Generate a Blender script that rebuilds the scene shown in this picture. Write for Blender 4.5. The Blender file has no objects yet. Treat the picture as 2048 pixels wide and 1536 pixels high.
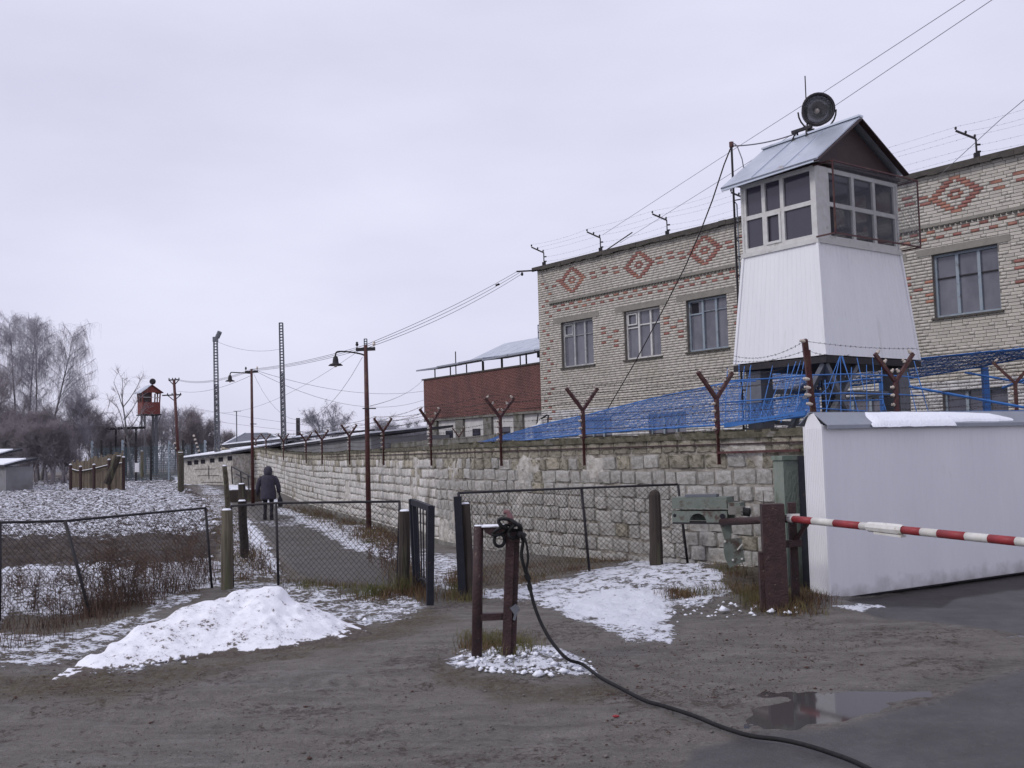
import bpy, bmesh, math, random
import numpy as np
from mathutils import Vector, Matrix
random.seed(4); RNG = np.random.default_rng(4)
SC = bpy.context.scene; COL = SC.collection

# ------------------------------------------------------------------ camera
FPX = 2050.; EYE = 1.7
PITCH = math.atan(137/2050); ROLL = math.radians(1.6)
cf = np.array([0, math.cos(PITCH), math.sin(PITCH)])
_r0 = np.array([1., 0, 0]); _u0 = np.array([0, -math.sin(PITCH), math.cos(PITCH)])
cr = math.cos(ROLL)*_r0 - math.sin(ROLL)*_u0
cu = math.sin(ROLL)*_r0 + math.cos(ROLL)*_u0
CAM = np.array([0, 0, EYE])
cam = bpy.data.cameras.new('camera'); camo = bpy.data.objects.new('camera', cam); COL.objects.link(camo)
camo.matrix_world = Matrix([[cr[0], cu[0], -cf[0], 0], [cr[1], cu[1], -cf[1], 0], [cr[2], cu[2], -cf[2], EYE], [0, 0, 0, 1]])
cam.sensor_fit = 'HORIZONTAL'; cam.sensor_width = 36; cam.lens = 36*FPX/2048
cam.clip_start = .1; cam.clip_end = 3000
SC.camera = camo

# ------------------------------------------------------------------ sky, sun, exposure
SUN_EL, SUN_AZ = math.radians(42), math.radians(-118)      # azimuth from +Y towards +X
w = bpy.data.worlds.new('World'); SC.world = w; w.use_nodes = True
nt = w.node_tree; nt.nodes.clear()
def WN(t, **k):
    n = nt.nodes.new(t)
    for a, b in k.items(): setattr(n, a, b)
    return n
sky = WN('ShaderNodeTexSky', sky_type='NISHITA'); sky.sun_disc = False
sky.sun_elevation = SUN_EL; sky.sun_rotation = SUN_AZ
tc = WN('ShaderNodeTexCoord'); mp = WN('ShaderNodeMapping'); mp.inputs['Scale'].default_value = (1.2, 1.2, 3.4)
nz = WN('ShaderNodeTexNoise'); nz.inputs['Scale'].default_value = 1.7; nz.inputs['Detail'].default_value = 7; nz.inputs['Roughness'].default_value = .5
cr_ = WN('ShaderNodeValToRGB')
cr_.color_ramp.elements[0].position = .32; cr_.color_ramp.elements[0].color = (5.9, 5.85, 7.35, 1)
cr_.color_ramp.elements[1].position = .68; cr_.color_ramp.elements[1].color = (7.15, 7.15, 8.6, 1)
mx = WN('ShaderNodeMix', data_type='RGBA'); mx.inputs['Factor'].default_value = .94
bg = WN('ShaderNodeBackground'); bg.inputs['Strength'].default_value = .1
out = WN('ShaderNodeOutputWorld')
L = nt.links.new
L(tc.outputs['Generated'], mp.inputs[0]); L(mp.outputs[0], nz.inputs['Vector']); L(nz.outputs[0], cr_.inputs[0])
L(sky.outputs[0], mx.inputs[6]); L(cr_.outputs[0], mx.inputs[7]); L(mx.outputs[2], bg.inputs[0]); L(bg.outputs[0], out.inputs[0])
sl = bpy.data.lights.new('sun', 'SUN'); sl.energy = 1.0; sl.angle = math.radians(14); sl.color = (1, .97, .93)
so = bpy.data.objects.new('sun', sl); COL.objects.link(so)
sd = Vector((math.sin(SUN_AZ)*math.cos(SUN_EL), math.cos(SUN_AZ)*math.cos(SUN_EL), math.sin(SUN_EL)))
so.rotation_euler = sd.to_track_quat('Z', 'Y').to_euler(); so.location = (-20, -10, 30)
SC.view_settings.view_transform = 'Standard'; SC.view_settings.look = 'None'
SC.view_settings.exposure = .22; SC.view_settings.gamma = 1; SC.view_settings.use_curve_mapping = False
SC.cycles.max_bounces = 6; SC.cycles.transparent_max_bounces = 12

# ------------------------------------------------------------------ helpers: pixel <-> world
def ray(x, y): return cf + (x-1024)/FPX*cr + (768-y)/FPX*cu
def PZ(x, y, z): d = ray(x, y); return CAM + d*(z-EYE)/d[2]
def PY(x, y, Y): d = ray(x, y); return CAM + d*Y/d[1]
def PP(x, y, p, n): d = ray(x, y); return CAM + d*(np.dot(np.array(p)-CAM, n)/np.dot(d, n))
def proj(p):
    q = np.asarray(p, float) - CAM; wq = np.maximum(q@cf, 1e-3)
    return 1024+FPX*(q@cr)/wq, 768-FPX*(q@cu)/wq

# ------------------------------------------------------------------ noise (numpy)
def hash2(ix, iy, s):
    h = (ix.astype(np.int64)*374761393 + iy.astype(np.int64)*668265263 + s*974634777) & 0xffffffff
    h = ((h ^ (h >> 13))*1274126177) & 0xffffffff
    return ((h ^ (h >> 16)) & 0xffff)/65535.
def vnoise(x, y, s=0):
    x = np.asarray(x, float); y = np.asarray(y, float)
    ix = np.floor(x); iy = np.floor(y); fx = x-ix; fy = y-iy
    fx = fx*fx*(3-2*fx); fy = fy*fy*(3-2*fy)
    a = hash2(ix, iy, s); b = hash2(ix+1, iy, s); c = hash2(ix, iy+1, s); d = hash2(ix+1, iy+1, s)
    return (a*(1-fx)+b*fx)*(1-fy) + (c*(1-fx)+d*fx)*fy
def fbm(x, y, s=0, o=4):
    t = 0; a = .5
    for i in range(o): t = t + a*vnoise(x*2**i, y*2**i, s+i*7); a *= .5
    return t/(1-.5**o)
def sstep(a, b, x): t = np.clip((x-a)/(b-a), 0, 1); return t*t*(3-2*t)

# ------------------------------------------------------------------ terrain height
_py = [-50, 10, 16, 22, 34, 44, 55, 85, 600]; _pz = [0, 0, 0, -.22, -.3, -.12, .2, .55, .55]
def gauss(X, Y, x, y, sx, sy, a): return a*np.exp(-((X-x)/sx)**2-((Y-y)/sy)**2)
def hgt(X, Y):
    X = np.asarray(X, float); Y = np.asarray(Y, float)
    z = np.interp(Y, _py, _pz)
    z = z + gauss(X, Y, 2.2, 13.2, 1.1, 1.3, .2) + gauss(X, Y, 0.02, 8.35, .62, .38, .09) + gauss(X, Y, 2.95, 11.0, .55, .55, .1)
    z = z + gauss(X, Y, -1.9, 12.9, 1.1, .7, .08)
    return z
def G(x, y):
    p = PZ(x, y, 0.)
    for _ in range(6): p = PZ(x, y, float(hgt(p[0], p[1])))
    return p

# ------------------------------------------------------------------ materials
def new_mat(name):
    m = bpy.data.materials.new(name); m.use_nodes = True
    n = m.node_tree; n.nodes.clear()
    o = n.nodes.new('ShaderNodeOutputMaterial'); b = n.nodes.new('ShaderNodeBsdfPrincipled'); n.links.new(b.outputs[0], o.inputs[0])
    return m, n, b
def lin(c):
    if isinstance(c, (int, float)): c = (c, c, c)
    return (*c, 1)
def M(name, c1, c2=None, scale=6, *ar, mud=0, **kw):
    m = M0(name, c1, c2, scale, *ar, **kw)
    if mud:
        n = m.node_tree; N = n.nodes; K = n.links.new; b = [q for q in N if q.type == 'BSDF_PRINCIPLED'][0]; src = b.inputs['Base Color'].links[0].from_socket
        t = N.new('ShaderNodeTexCoord'); sp_ = N.new('ShaderNodeSeparateXYZ'); K(t.outputs['Object'], sp_.inputs[0]); no = N.new('ShaderNodeTexNoise'); no.inputs['Scale'].default_value = 5; no.inputs['Detail'].default_value = 8; K(t.outputs['Object'], no.inputs['Vector'])
        a = N.new('ShaderNodeMath'); a.operation = 'MULTIPLY_ADD'; a.inputs[1].default_value = -1.1/mud; K(sp_.outputs[2], a.inputs[0]); K(no.outputs[0], a.inputs[2])
        r = N.new('ShaderNodeMapRange'); r.inputs['From Min'].default_value = .0; r.inputs['From Max'].default_value = .45; r.inputs['To Max'].default_value = .55; K(a.outputs[0], r.inputs['Value'])
        x = N.new('ShaderNodeMix'); x.data_type = 'RGBA'; K(r.outputs[0], x.inputs[0]); K(src, x.inputs[6]); x.inputs[7].default_value = (.2, .17, .14, 1); K(x.outputs[2], b.inputs['Base Color'])
    return m
def M0(name, c1, c2=None, scale=6, lo=.35, hi=.65, rough=.8, rough2=None, metal=0, bump=0, bscale=40, stretch=(1, 1, 1), c3=None, s3=1.2, k3=(.5, .62), tone=0, spec=.4):
    m, n, b = new_mat(name); N = n.nodes; K = n.links.new
    t = N.new('ShaderNodeTexCoord'); mpp = N.new('ShaderNodeMapping'); mpp.inputs['Scale'].default_value = stretch
    K(t.outputs['Object'], mpp.inputs[0])
    b.inputs['Roughness'].default_value = rough; b.inputs['Metallic'].default_value = metal
    b.inputs['Specular IOR Level'].default_value = spec
    no = N.new('ShaderNodeTexNoise'); no.inputs['Scale'].default_value = scale; no.inputs['Detail'].default_value = 6; no.inputs['Roughness'].default_value = .62
    K(mpp.outputs[0], no.inputs['Vector'])
    r = N.new('ShaderNodeMapRange'); r.inputs['From Min'].default_value = lo; r.inputs['From Max'].default_value = hi
    K(no.outputs[0], r.inputs['Value'])
    mix = N.new('ShaderNodeMix'); mix.data_type = 'RGBA'
    mix.inputs[6].default_value = lin(c1); mix.inputs[7].default_value = lin(c2 if c2 is not None else c1); K(r.outputs[0], mix.inputs[0])
    col = mix.outputs[2]
    if c3 is not None:
        n3 = N.new('ShaderNodeTexNoise'); n3.inputs['Scale'].default_value = s3; n3.inputs['Detail'].default_value = 7; n3.inputs['Roughness'].default_value = .65
        K(mpp.outputs[0], n3.inputs['Vector'])
        r3 = N.new('ShaderNodeMapRange'); r3.inputs['From Min'].default_value = k3[0]; r3.inputs['From Max'].default_value = k3[1]; K(n3.outputs[0], r3.inputs['Value'])
        m3 = N.new('ShaderNodeMix'); m3.data_type = 'RGBA'; K(r3.outputs[0], m3.inputs[0]); K(col, m3.inputs[6]); m3.inputs[7].default_value = lin(c3); col = m3.outputs[2]
    if tone:
        at = N.new('ShaderNodeAttribute'); at.attribute_name = 'tone'
        g = N.new('ShaderNodeMapRange'); g.inputs['To Min'].default_value = 1-tone; g.inputs['To Max'].default_value = 1+tone; K(at.outputs['Fac'], g.inputs['Value'])
        mm = N.new('ShaderNodeVectorMath'); mm.operation = 'SCALE'; K(col, mm.inputs[0]); K(g.outputs[0], mm.inputs['Scale']); col = mm.outputs[0]
    K(col, b.inputs['Base Color'])
    if rough2 is not None:
        rr = N.new('ShaderNodeMapRange'); rr.inputs['To Min'].default_value = rough; rr.inputs['To Max'].default_value = rough2; K(r.outputs[0], rr.inputs['Value']); K(rr.outputs[0], b.inputs['Roughness'])
    if bump:
        nb = N.new('ShaderNodeTexNoise'); nb.inputs['Scale'].default_value = bscale; nb.inputs['Detail'].default_value = 5; K(mpp.outputs[0], nb.inputs['Vector'])
        bp = N.new('ShaderNodeBump'); bp.inputs['Strength'].default_value = min(1, bump); bp.inputs['Distance'].default_value = .02*max(1, bump); K(nb.outputs[0], bp.inputs['Height']); K(bp.outputs[0], b.inputs['Normal'])
    return m
def glass_mat(name, c, rough=.05, alpha=.55):
    m, n, b = new_mat(name)
    b.inputs['Base Color'].default_value = lin(c); b.inputs['Roughness'].default_value = rough; b.inputs['Alpha'].default_value = alpha
    b.inputs['Specular IOR Level'].default_value = .6
    return m

MAT = {}
MAT['block'] = M('whitewashed_block', (.63, .61, .575), (.46, .44, .405), 9, .4, .64, .92, bump=1.3, bscale=34, c3=(.19, .17, .14), s3=.85, k3=(.52, .72), tone=.12)
MAT['blocktop'] = M('dirty_block', (.42, .38, .31), (.26, .235, .18), 5, .35, .65, .95, bump=.9, bscale=22, c3=(.09, .085, .05), s3=2, k3=(.5, .65), tone=.2)
MAT['mortar'] = M('mortar', (.36, .335, .29), (.13, .115, .095), 7, .35, .65, .97, bump=.9, bscale=30)
MAT['render'] = M('smeared_render', (.56, .535, .49), (.3, .275, .24), 6, .38, .64, .95, bump=1.2, bscale=25, c3=(.2, .17, .14), s3=1.1, k3=(.56, .75))
MAT['coping'] = M('mossy_coping', (.15, .135, .1), (.06, .058, .035), 8, .35, .65, .96, bump=1, bscale=20, c3=(.2, .19, .17), s3=3, k3=(.58, .68))
MAT['concrete'] = M('old_concrete', (.22, .21, .19), (.12, .115, .1), 3, .35, .65, .93, bump=.6, bscale=25, c3=(.09, .085, .06), s3=1.5, k3=(.52, .64))
MAT['wbrick'] = M('silicate_brick', (.56, .53, .465), (.49, .46, .4), 7, .35, .65, .9, bump=.4, bscale=60, c3=(.4, .375, .32), s3=.5, k3=(.5, .8), tone=.07)
MAT['rbrick'] = M('red_brick', (.33, .15, .125), (.27, .12, .1), 8, .35, .65, .9, bump=.4, bscale=60, c3=(.4, .2, .14), s3=2, tone=.15)
MAT['bmortar'] = M('brick_joint', (.22, .2, .175), (.14, .125, .11), 4, .35, .65, .95)
MAT['wwash'] = M('whitewashed_brick', (.62, .61, .6), (.48, .47, .45), 3, .35, .65, .9, c3=(.35, .34, .32), s3=1, k3=(.55, .7), tone=.1)
MAT['lintel'] = M('lintel_concrete', (.27, .255, .22), (.2, .19, .165), 5, .3, .7, .92, bump=.3)
MAT['bitumen'] = M('roof_edge', (.05, .045, .04), (.09, .08, .07), 6, .3, .7, .9, bump=.7, bscale=12)
MAT['farred'] = M('far_red_brick', (.2, .095, .082), (.16, .078, .07), 1.5, .35, .65, .95, c3=(.1, .06, .056), s3=.5, k3=(.48, .7), tone=.08, stretch=(1, 1, .45))
MAT['panelwhite'] = M('white_painted_sheet', (.8, .8, .81), (.74, .74, .755), 1.2, .3, .7, .42, rough2=.5, c3=(.56, .55, .54), s3=1.7, k3=(.6, .85), stretch=(3, 3, .5))
MAT['gatewhite'] = M('white_gate_sheet', (.76, .76, .79), (.7, .7, .735), .8, mud=.45, lo=.3, hi=.7, rough=.4, rough2=.5, c3=(.5, .49, .47), s3=1.1, k3=(.62, .85), stretch=(2, 2, .6))
MAT['zinc'] = M('galvanised_sheet', (.6, .64, .7), (.46, .5, .56), 2, .3, .7, .32, metal=.75, rough2=.5, c3=(.3, .22, .17), s3=2.5, k3=(.62, .75))
MAT['zincgrey'] = M('grey_flashing', (.3, .32, .36), (.24, .26, .3), 3, .3, .7, .45, metal=.3)
MAT['frame'] = M('white_window_frame', (.62, .62, .6), (.5, .49, .46), 9, .3, .7, .6, c3=(.36, .34, .3), s3=5, k3=(.58, .7))
MAT['bluegrey'] = M('faded_blue_frame', (.22, .28, .34), (.3, .33, .35), 9, .3, .7, .7, c3=(.14, .13, .12), s3=5, k3=(.56, .68))
MAT['greyframe'] = M('weathered_grey_frame', (.4, .41, .41), (.28, .29, .29), 9, .3, .7, .7, c3=(.5, .5, .5), s3=4, k3=(.5, .62))
MAT['glassdark'] = M('dark_window_glass', (.028, .028, .04), (.04, .04, .055), 2, .3, .7, .04, spec=.5)
MAT['glass'] = M('window_glass', (.1, .1, .125), (.17, .17, .2), 1.6, .35, .65, .06, spec=.5, stretch=(1, 1, .6))
MAT['cabinglass'] = glass_mat('cabin_glass', (.05, .05, .07), .03, .42)
MAT['cabinglass_dull'] = glass_mat('dull_cabin_glass', (.06, .055, .075), .1, .88)
MAT['curtain'] = M('curtain', (.42, .4, .4), (.2, .2, .22), 3, .3, .7, .9, stretch=(6, 6, .4))
MAT['brown'] = M('dark_brown_sheet', (.03, .016, .016), (.042, .023, .022), 5, .3, .7, .6)
MAT['rustred'] = M('rust_red_paint', (.085, .024, .024), (.05, .018, .018), 12, .35, .65, .55, c3=(.1, .055, .035), s3=9, k3=(.52, .66), bump=.3)
MAT['postred'] = M('rusty_iron_post', (.055, .026, .025), (.028, .015, .015), 10, .35, .65, .6, c3=(.16, .12, .1), s3=30, k3=(.62, .7), bump=.5, bscale=50)
MAT['steel'] = M('grey_steel', (.17, .18, .2), (.12, .125, .14), 5, .3, .7, .5, metal=.3)
MAT['darksteel'] = M('dark_steel', (.022, .022, .028), (.04, .035, .035), 9, .3, .7, .6, spec=.25)
MAT['gateblue'] = M('black_blue_gate_paint', (.012, .013, .02), (.022, .022, .03), 9, .3, .7, .6, c3=(.06, .04, .035), s3=14, k3=(.6, .7), spec=.2)
MAT['wire'] = M('dark_wire', (.035, .028, .027), (.055, .04, .035), 20, .3, .7, .6, metal=.2)
MAT['greywire'] = M('grey_overhead_wire', (.16, .16, .18), (.12, .12, .14), 3, .3, .7, .6)
MAT['blue'] = M('blue_painted_wire', (.05, .18, .5), (.035, .13, .36), 6, .3, .7, .5)
MAT['greenbox'] = M('flaking_green_paint', (.12, .145, .12), (.18, .2, .175), 7, .35, .65, .7, c3=(.07, .05, .04), s3=7, k3=(.52, .64), bump=.3)
MAT['greenpost'] = M('mossy_green_concrete', (.15, .2, .16), (.22, .24, .21), 4, .35, .65, .9, c3=(.07, .085, .05), s3=2.5, k3=(.5, .65), bump=.6, stretch=(1, 1, .4))
MAT['boomwhite'] = M('boom_white', (.68, .67, .64), (.55, .53, .48), 8, .35, .65, .5, c3=(.4, .33, .25), s3=14, k3=(.62, .72))
MAT['boomred'] = M('boom_red', (.3, .035, .04), (.22, .03, .035), 8, .35, .65, .5, c3=(.14, .05, .04), s3=14, k3=(.62, .72))
MAT['wood'] = M('weathered_wood', (.17, .15, .11), (.075, .065, .048), 14, .35, .65, .95, bump=1, bscale=30, stretch=(1, 1, .08), c3=(.1, .12, .055), s3=3, k3=(.55, .7))
MAT['darkwood'] = M('dark_wet_wood', (.055, .043, .036), (.03, .024, .022), 14, .35, .65, .95, bump=1, bscale=30, stretch=(1, 1, .08), c3=(.1, .1, .06), s3=4, k3=(.55, .7))
MAT['planks'] = M('fence_boards', (.22, .18, .13), (.12, .1, .08), 10, .35, .65, .95, bump=.6, stretch=(1, 1, .1), tone=.25)
MAT['snow'] = M('snow', (.86, .88, .94), (.8, .82, .88), 3, .3, .7, .75, bump=.6, bscale=30, spec=.3)
MAT['porcelain'] = M('porcelain', (.6, .55, .48), (.42, .34, .28), 30, .3, .7, .3)
MAT['rubber'] = M('rubber_cable', (.01, .01, .012), (.022, .022, .022), 30, .3, .7, .7, spec=.2)
MAT['hook'] = M('pink_rust_hook', (.23, .12, .13), (.15, .07, .07), 20, .3, .7, .6)
MAT['cloth'] = M('dark_coat', (.04, .035, .055), (.06, .055, .07), 12, .3, .7, .95, bump=.4)
MAT['trousers'] = M('black_trousers', (.012, .011, .018), (.02, .018, .025), 12, .3, .7, .95)
MAT['skin'] = M('skin', (.35, .2, .14), (.3, .17, .12), 12)
MAT['bark'] = M('pale_bark', (.2, .19, .19), (.1, .095, .095), 4, .3, .7, .95)
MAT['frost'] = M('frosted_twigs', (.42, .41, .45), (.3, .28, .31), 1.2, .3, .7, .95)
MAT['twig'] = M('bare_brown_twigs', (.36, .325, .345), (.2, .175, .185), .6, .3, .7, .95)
MAT['twigfar'] = M('hazed_frosted_twigs', (.42, .42, .46), (.3, .3, .34), .6, .3, .7, .95)  # paleness is frost plus distance haze put into the colour
MAT['asphaltroof'] = M('dark_roofing', (.035, .035, .045), (.06, .06, .07), 3, .3, .7, .9)
MAT['slate'] = M('grey_sheet_roof', (.12, .13, .16), (.17, .18, .21), 2, .3, .7, .8)
MAT['shedwall'] = M('grey_shed_wall', (.25, .25, .26), (.17, .17, .18), 1, .3, .7, .95, c3=(.16, .15, .14), s3=.8, k3=(.55, .7))
MAT['towerred'] = M('faded_red_boards', (.2, .06, .05), (.15, .045, .04), 2, .3, .7, .8)
MAT['teal'] = M('dull_teal_fence_wire', (.07, .11, .13), (.1, .14, .16), 2, .3, .7, .8)
MAT['lampglass'] = M('searchlight_lens', (.12, .13, .13), (.05, .05, .055), 4, .35, .65, .08, spec=.6)
MAT['mirror'] = M('reflector', (.5, .5, .52), (.35, .36, .38), 4, .3, .7, .2, metal=.9)
MAT['grassdry'] = M('dry_grass', (.17, .115, .06), (.09, .05, .032), 1.4, .35, .65, .95, c3=(.1, .1, .035), s3=.9, k3=(.5, .62))
MAT['grassgreen'] = M('tired_grass', (.16, .14, .055), (.085, .085, .03), 2.5, .35, .65, .95, c3=(.15, .09, .05), s3=1.5, k3=(.5, .62))
MAT['weed'] = M('dead_weeds', (.13, .082, .058), (.055, .036, .028), 2, .35, .65, .95)
MAT['stone'] = M('pebbles', (.2, .185, .17), (.1, .085, .075), 8, .3, .7, .9)
MAT['leaf'] = M('leaf_litter', (.085, .032, .022), (.05, .03, .022), 3, .35, .65, .9)

# ------------------------------------------------------------------ mesh building
class MB:
    def __init__(s): s.v = []; s.f = []; s.m = []; s.n = 0; s.t = []; s.tone = None
    def add(s, V, F, mi=0, tone=None):
        s.v.append(np.asarray(V, float).reshape(-1, 3)); b = s.n
        for f in F: s.f.append(tuple(i+b for i in f)); s.m.append(mi)
        s.n += len(s.v[-1]); s.t.append(np.full(len(s.v[-1]), .5 if tone is None else tone)); return s
    def frame(s, o, ax, ay, az, mi=0, tone=None):        # box from corner o with edge vectors
        o, ax, ay, az = [np.asarray(q, float) for q in (o, ax, ay, az)]
        V = [o, o+ax, o+ax+ay, o+ay, o+az, o+ax+az, o+ax+ay+az, o+ay+az]
        return s.add(V, [(0, 3, 2, 1), (4, 5, 6, 7), (0, 1, 5, 4), (1, 2, 6, 5), (2, 3, 7, 6), (3, 0, 4, 7)], mi, tone)
    def box(s, c, size, yaw=0, mi=0, tone=None, R=None):
        c = np.asarray(c, float); sx, sy, sz = size
        if R is None: R = np.array([[math.cos(yaw), -math.sin(yaw), 0], [math.sin(yaw), math.cos(yaw), 0], [0, 0, 1]])
        ax, ay, az = R[:, 0]*sx, R[:, 1]*sy, R[:, 2]*sz
        return s.frame(c-ax/2-ay/2-az/2, ax, ay, az, mi, tone)
    def beam(s, p, q, wd, dp=None, up=(0, 0, 1), mi=0):   # rectangular bar between two points
        p = np.asarray(p, float); q = np.asarray(q, float); d = q-p; dp = dp or wd
        a = np.cross(d, up)
        if np.linalg.norm(a) < 1e-6: a = np.cross(d, (0, 1, 0))
        a /= np.linalg.norm(a); b = np.cross(a, d); b /= np.linalg.norm(b)
        return s.frame(p-a*wd/2-b*dp/2, d, a*wd, b*dp, mi)
    def tube(s, pts, r, n=8, mi=0, caps=True):
        pts = [np.asarray(p, float) for p in pts]; k = len(pts)
        rr = r if hasattr(r, '__len__') else [r]*k
        V = []; a = None
        for i, p in enumerate(pts):
            d = pts[min(i+1, k-1)]-pts[max(i-1, 0)]; d = d/(np.linalg.norm(d)+1e-12)
            if a is None:
                a = np.cross(d, (0, 0, 1)) if abs(d[2]) < .95 else np.cross(d, (0, 1, 0))
            else: a = a-d*np.dot(a, d)
            a = a/np.linalg.norm(a); b = np.cross(d, a)
            for j in range(n):
                t = 2*math.pi*j/n; V.append(p+rr[i]*(a*math.cos(t)+b*math.sin(t)))
        F = []
        for i in range(k-1):
            for j in range(n):
                F.append((i*n+j, i*n+(j+1) % n, (i+1)*n+(j+1) % n, (i+1)*n+j))
        if caps: F.append(tuple(range(n-1, -1, -1))); F.append(tuple((k-1)*n+j for j in range(n)))
        return s.add(V, F, mi)
    def lathe(s, o, axis, prof, n=16, mi=0):              # prof: (distance along axis, radius)
        o = np.asarray(o, float); axis = np.asarray(axis, float); axis /= np.linalg.norm(axis)
        a = np.cross(axis, (0, 0, 1)) if abs(axis[2]) < .9 else np.cross(axis, (1, 0, 0)); a /= np.linalg.norm(a); b = np.cross(axis, a)
        V = []; F = []
        for h, r in prof:
            for j in range(n):
                t = 2*math.pi*j/n; V.append(o+axis*h+max(r, 1e-4)*(a*math.cos(t)+b*math.sin(t)))
        for i in range(len(prof)-1):
            for j in range(n): F.append((i*n+j, i*n+(j+1) % n, (i+1)*n+(j+1) % n, (i+1)*n+j))
        return s.add(V, F, mi)
    def poly(s, pts, thick, mi=0):                        # flat polygon in space with thickness vector
        pts = np.asarray(pts, float); th = np.asarray(thick, float); k = len(pts)
        V = np.vstack([pts, pts+th]); F = [tuple(range(k-1, -1, -1)), tuple(range(k, 2*k))]
        F += [(i, (i+1) % k, k+(i+1) % k, k+i) for i in range(k)]
        return s.add(V, F, mi)
    def ball(s, c, r, n=6, mi=0, sc=(1, 1, 1)):
        V = []; F = []; c = np.asarray(c, float); k = max(3, n//2+1)
        for i in range(k):
            ph = math.pi*i/(k-1); rz = math.cos(ph)*r; rr = max(math.sin(ph)*r, 1e-4)
            for j in range(n): t = 2*math.pi*j/n; V.append(c+np.array([rr*math.cos(t)*sc[0], rr*math.sin(t)*sc[1], rz*sc[2]]))
        for i in range(k-1):
            for j in range(n): F.append((i*n+j, (i+1)*n+j, (i+1)*n+(j+1) % n, i*n+(j+1) % n))
        return s.add(V, F, mi)

def link_mesh(name, V, F, mats, base, parent, mi=None, smooth=False, tone=None):
    me = bpy.data.meshes.new(name)
    base = np.asarray(base, float)
    me.from_pydata((np.asarray(V)-base).tolist(), [], F)
    for m in mats: me.materials.append(MAT[m] if isinstance(m, str) else m)
    if mi is not None and len(mats) > 1: me.polygons.foreach_set('material_index', np.asarray(mi, np.int32))
    if smooth: me.polygons.foreach_set('use_smooth', np.ones(len(me.polygons), bool))
    if tone is not None: me.attributes.new('tone', 'FLOAT', 'POINT').data.foreach_set('value', np.asarray(tone, np.float32))
    me.update()
    o = bpy.data.objects.new(name, me); COL.objects.link(o)
    return o
def tag(o, label=None, cat=None, group=None, kind=None):
    for k, v in (('label', label), ('category', cat), ('group', group), ('kind', kind)):
        if v: o[k] = v
    return o
def BASE(o): return np.array(o.get('_b', (0, 0, 0)), float)
_bases = {}
def empty(name, loc, label, cat, group=None):
    o = bpy.data.objects.new(name, None); COL.objects.link(o); o.location = tuple(float(q) for q in loc)
    o.empty_display_size = .2; _bases[o.name] = np.asarray(loc, float); tag(o, label, cat, group); return o
def part(name, mb, mats, parent, smooth=False, label=None, kind=None):
    """mesh built in world coordinates, stored relative to its thing's base"""
    if isinstance(mats, str): mats = [mats]
    root = parent
    while root.parent is not None: root = root.parent
    b = _bases.get(root.name, np.zeros(3))
    o = link_mesh(name, np.vstack(mb.v), mb.f, mats, b, parent, mb.m, smooth, np.concatenate(mb.t))
    o.parent = parent
    if parent is not root or parent.type != 'EMPTY':
        pass
    if label: o['label'] = label
    if kind: o['kind'] = kind
    return o
def single(name, mb, mats, base, label, cat, group=None, smooth=False, kind=None):
    if isinstance(mats, str): mats = [mats]
    o = link_mesh(name, np.vstack(mb.v), mb.f, mats, base, None, mb.m, smooth, np.concatenate(mb.t))
    o.location = tuple(float(q) for q in base); _bases[o.name] = np.asarray(base, float)
    return tag(o, label, cat, group, kind)
def children(o): return [c for c in bpy.data.objects if c.parent == o]
def copy_tree(o, parent=None, kids=None):
    if kids is None:
        kids = {}
        for c in bpy.data.objects:
            if c.parent: kids.setdefault(c.parent.name, []).append(c)
    c = o.copy(); COL.objects.link(c); c.parent = parent
    for ch in kids.get(o.name, []): copy_tree(ch, c, kids)
    return c
def segs_arrays(S, r0, r1, n=3):
    """many straight tubes at once: S (k,2,3)"""
    S = np.asarray(S, float); k = len(S); d = S[:, 1]-S[:, 0]; d /= (np.linalg.norm(d, axis=1)[:, None]+1e-12)
    up = np.where(np.abs(d[:, 2:3]) > .9, np.array([[0, 1., 0]]), np.array([[0, 0, 1.]]))
    a = np.cross(d, up); a /= np.linalg.norm(a, axis=1)[:, None]; b = np.cross(d, a)
    r0 = np.broadcast_to(np.asarray(r0, float), (k,)); r1 = np.broadcast_to(np.asarray(r1, float), (k,))
    V = np.zeros((k, 2, n, 3))
    for j in range(n):
        t = 2*math.pi*j/n; q = a*math.cos(t)+b*math.sin(t)
        V[:, 0, j] = S[:, 0]+q*r0[:, None]; V[:, 1, j] = S[:, 1]+q*r1[:, None]
    V = V.reshape(-1, 3); base = (np.arange(k)*2*n)[:, None, None]
    q = np.array([[j, (j+1) % n, n+(j+1) % n, n+j] for j in range(n)])[None]
    return V, (base+q).reshape(-1, 4)
def fast_mesh(name, V, Q, mats, base=(0, 0, 0), parent=None, smooth=False, attrs=None):
    V = np.asarray(V, np.float32)-np.asarray(base, np.float32); me = bpy.data.meshes.new(name)
    me.vertices.add(len(V)); me.vertices.foreach_set('co', V.ravel())
    Q = np.asarray(Q, np.int32); k = Q.shape[1]
    me.loops.add(Q.size); me.loops.foreach_set('vertex_index', Q.ravel())
    me.polygons.add(len(Q)); me.polygons.foreach_set('loop_start', np.arange(len(Q), dtype=np.int32)*k); me.polygons.foreach_set('loop_total', np.full(len(Q), k, np.int32))
    if smooth: me.polygons.foreach_set('use_smooth', np.ones(len(Q), bool))
    for a, val in (attrs or {}).items(): me.attributes.new(a, 'FLOAT', 'POINT').data.foreach_set('value', np.asarray(val, np.float32))
    for m in mats: me.materials.append(MAT[m] if isinstance(m, str) else m)
    me.update(calc_edges=True); me.validate()
    o = bpy.data.objects.new(name, me); COL.objects.link(o)
    if parent is not None: o.parent = parent
    else: o.location = tuple(float(q) for q in base)
    return o
def root_base(o):
    while o.parent is not None: o = o.parent
    return _bases.get(o.name, np.zeros(3))
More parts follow.
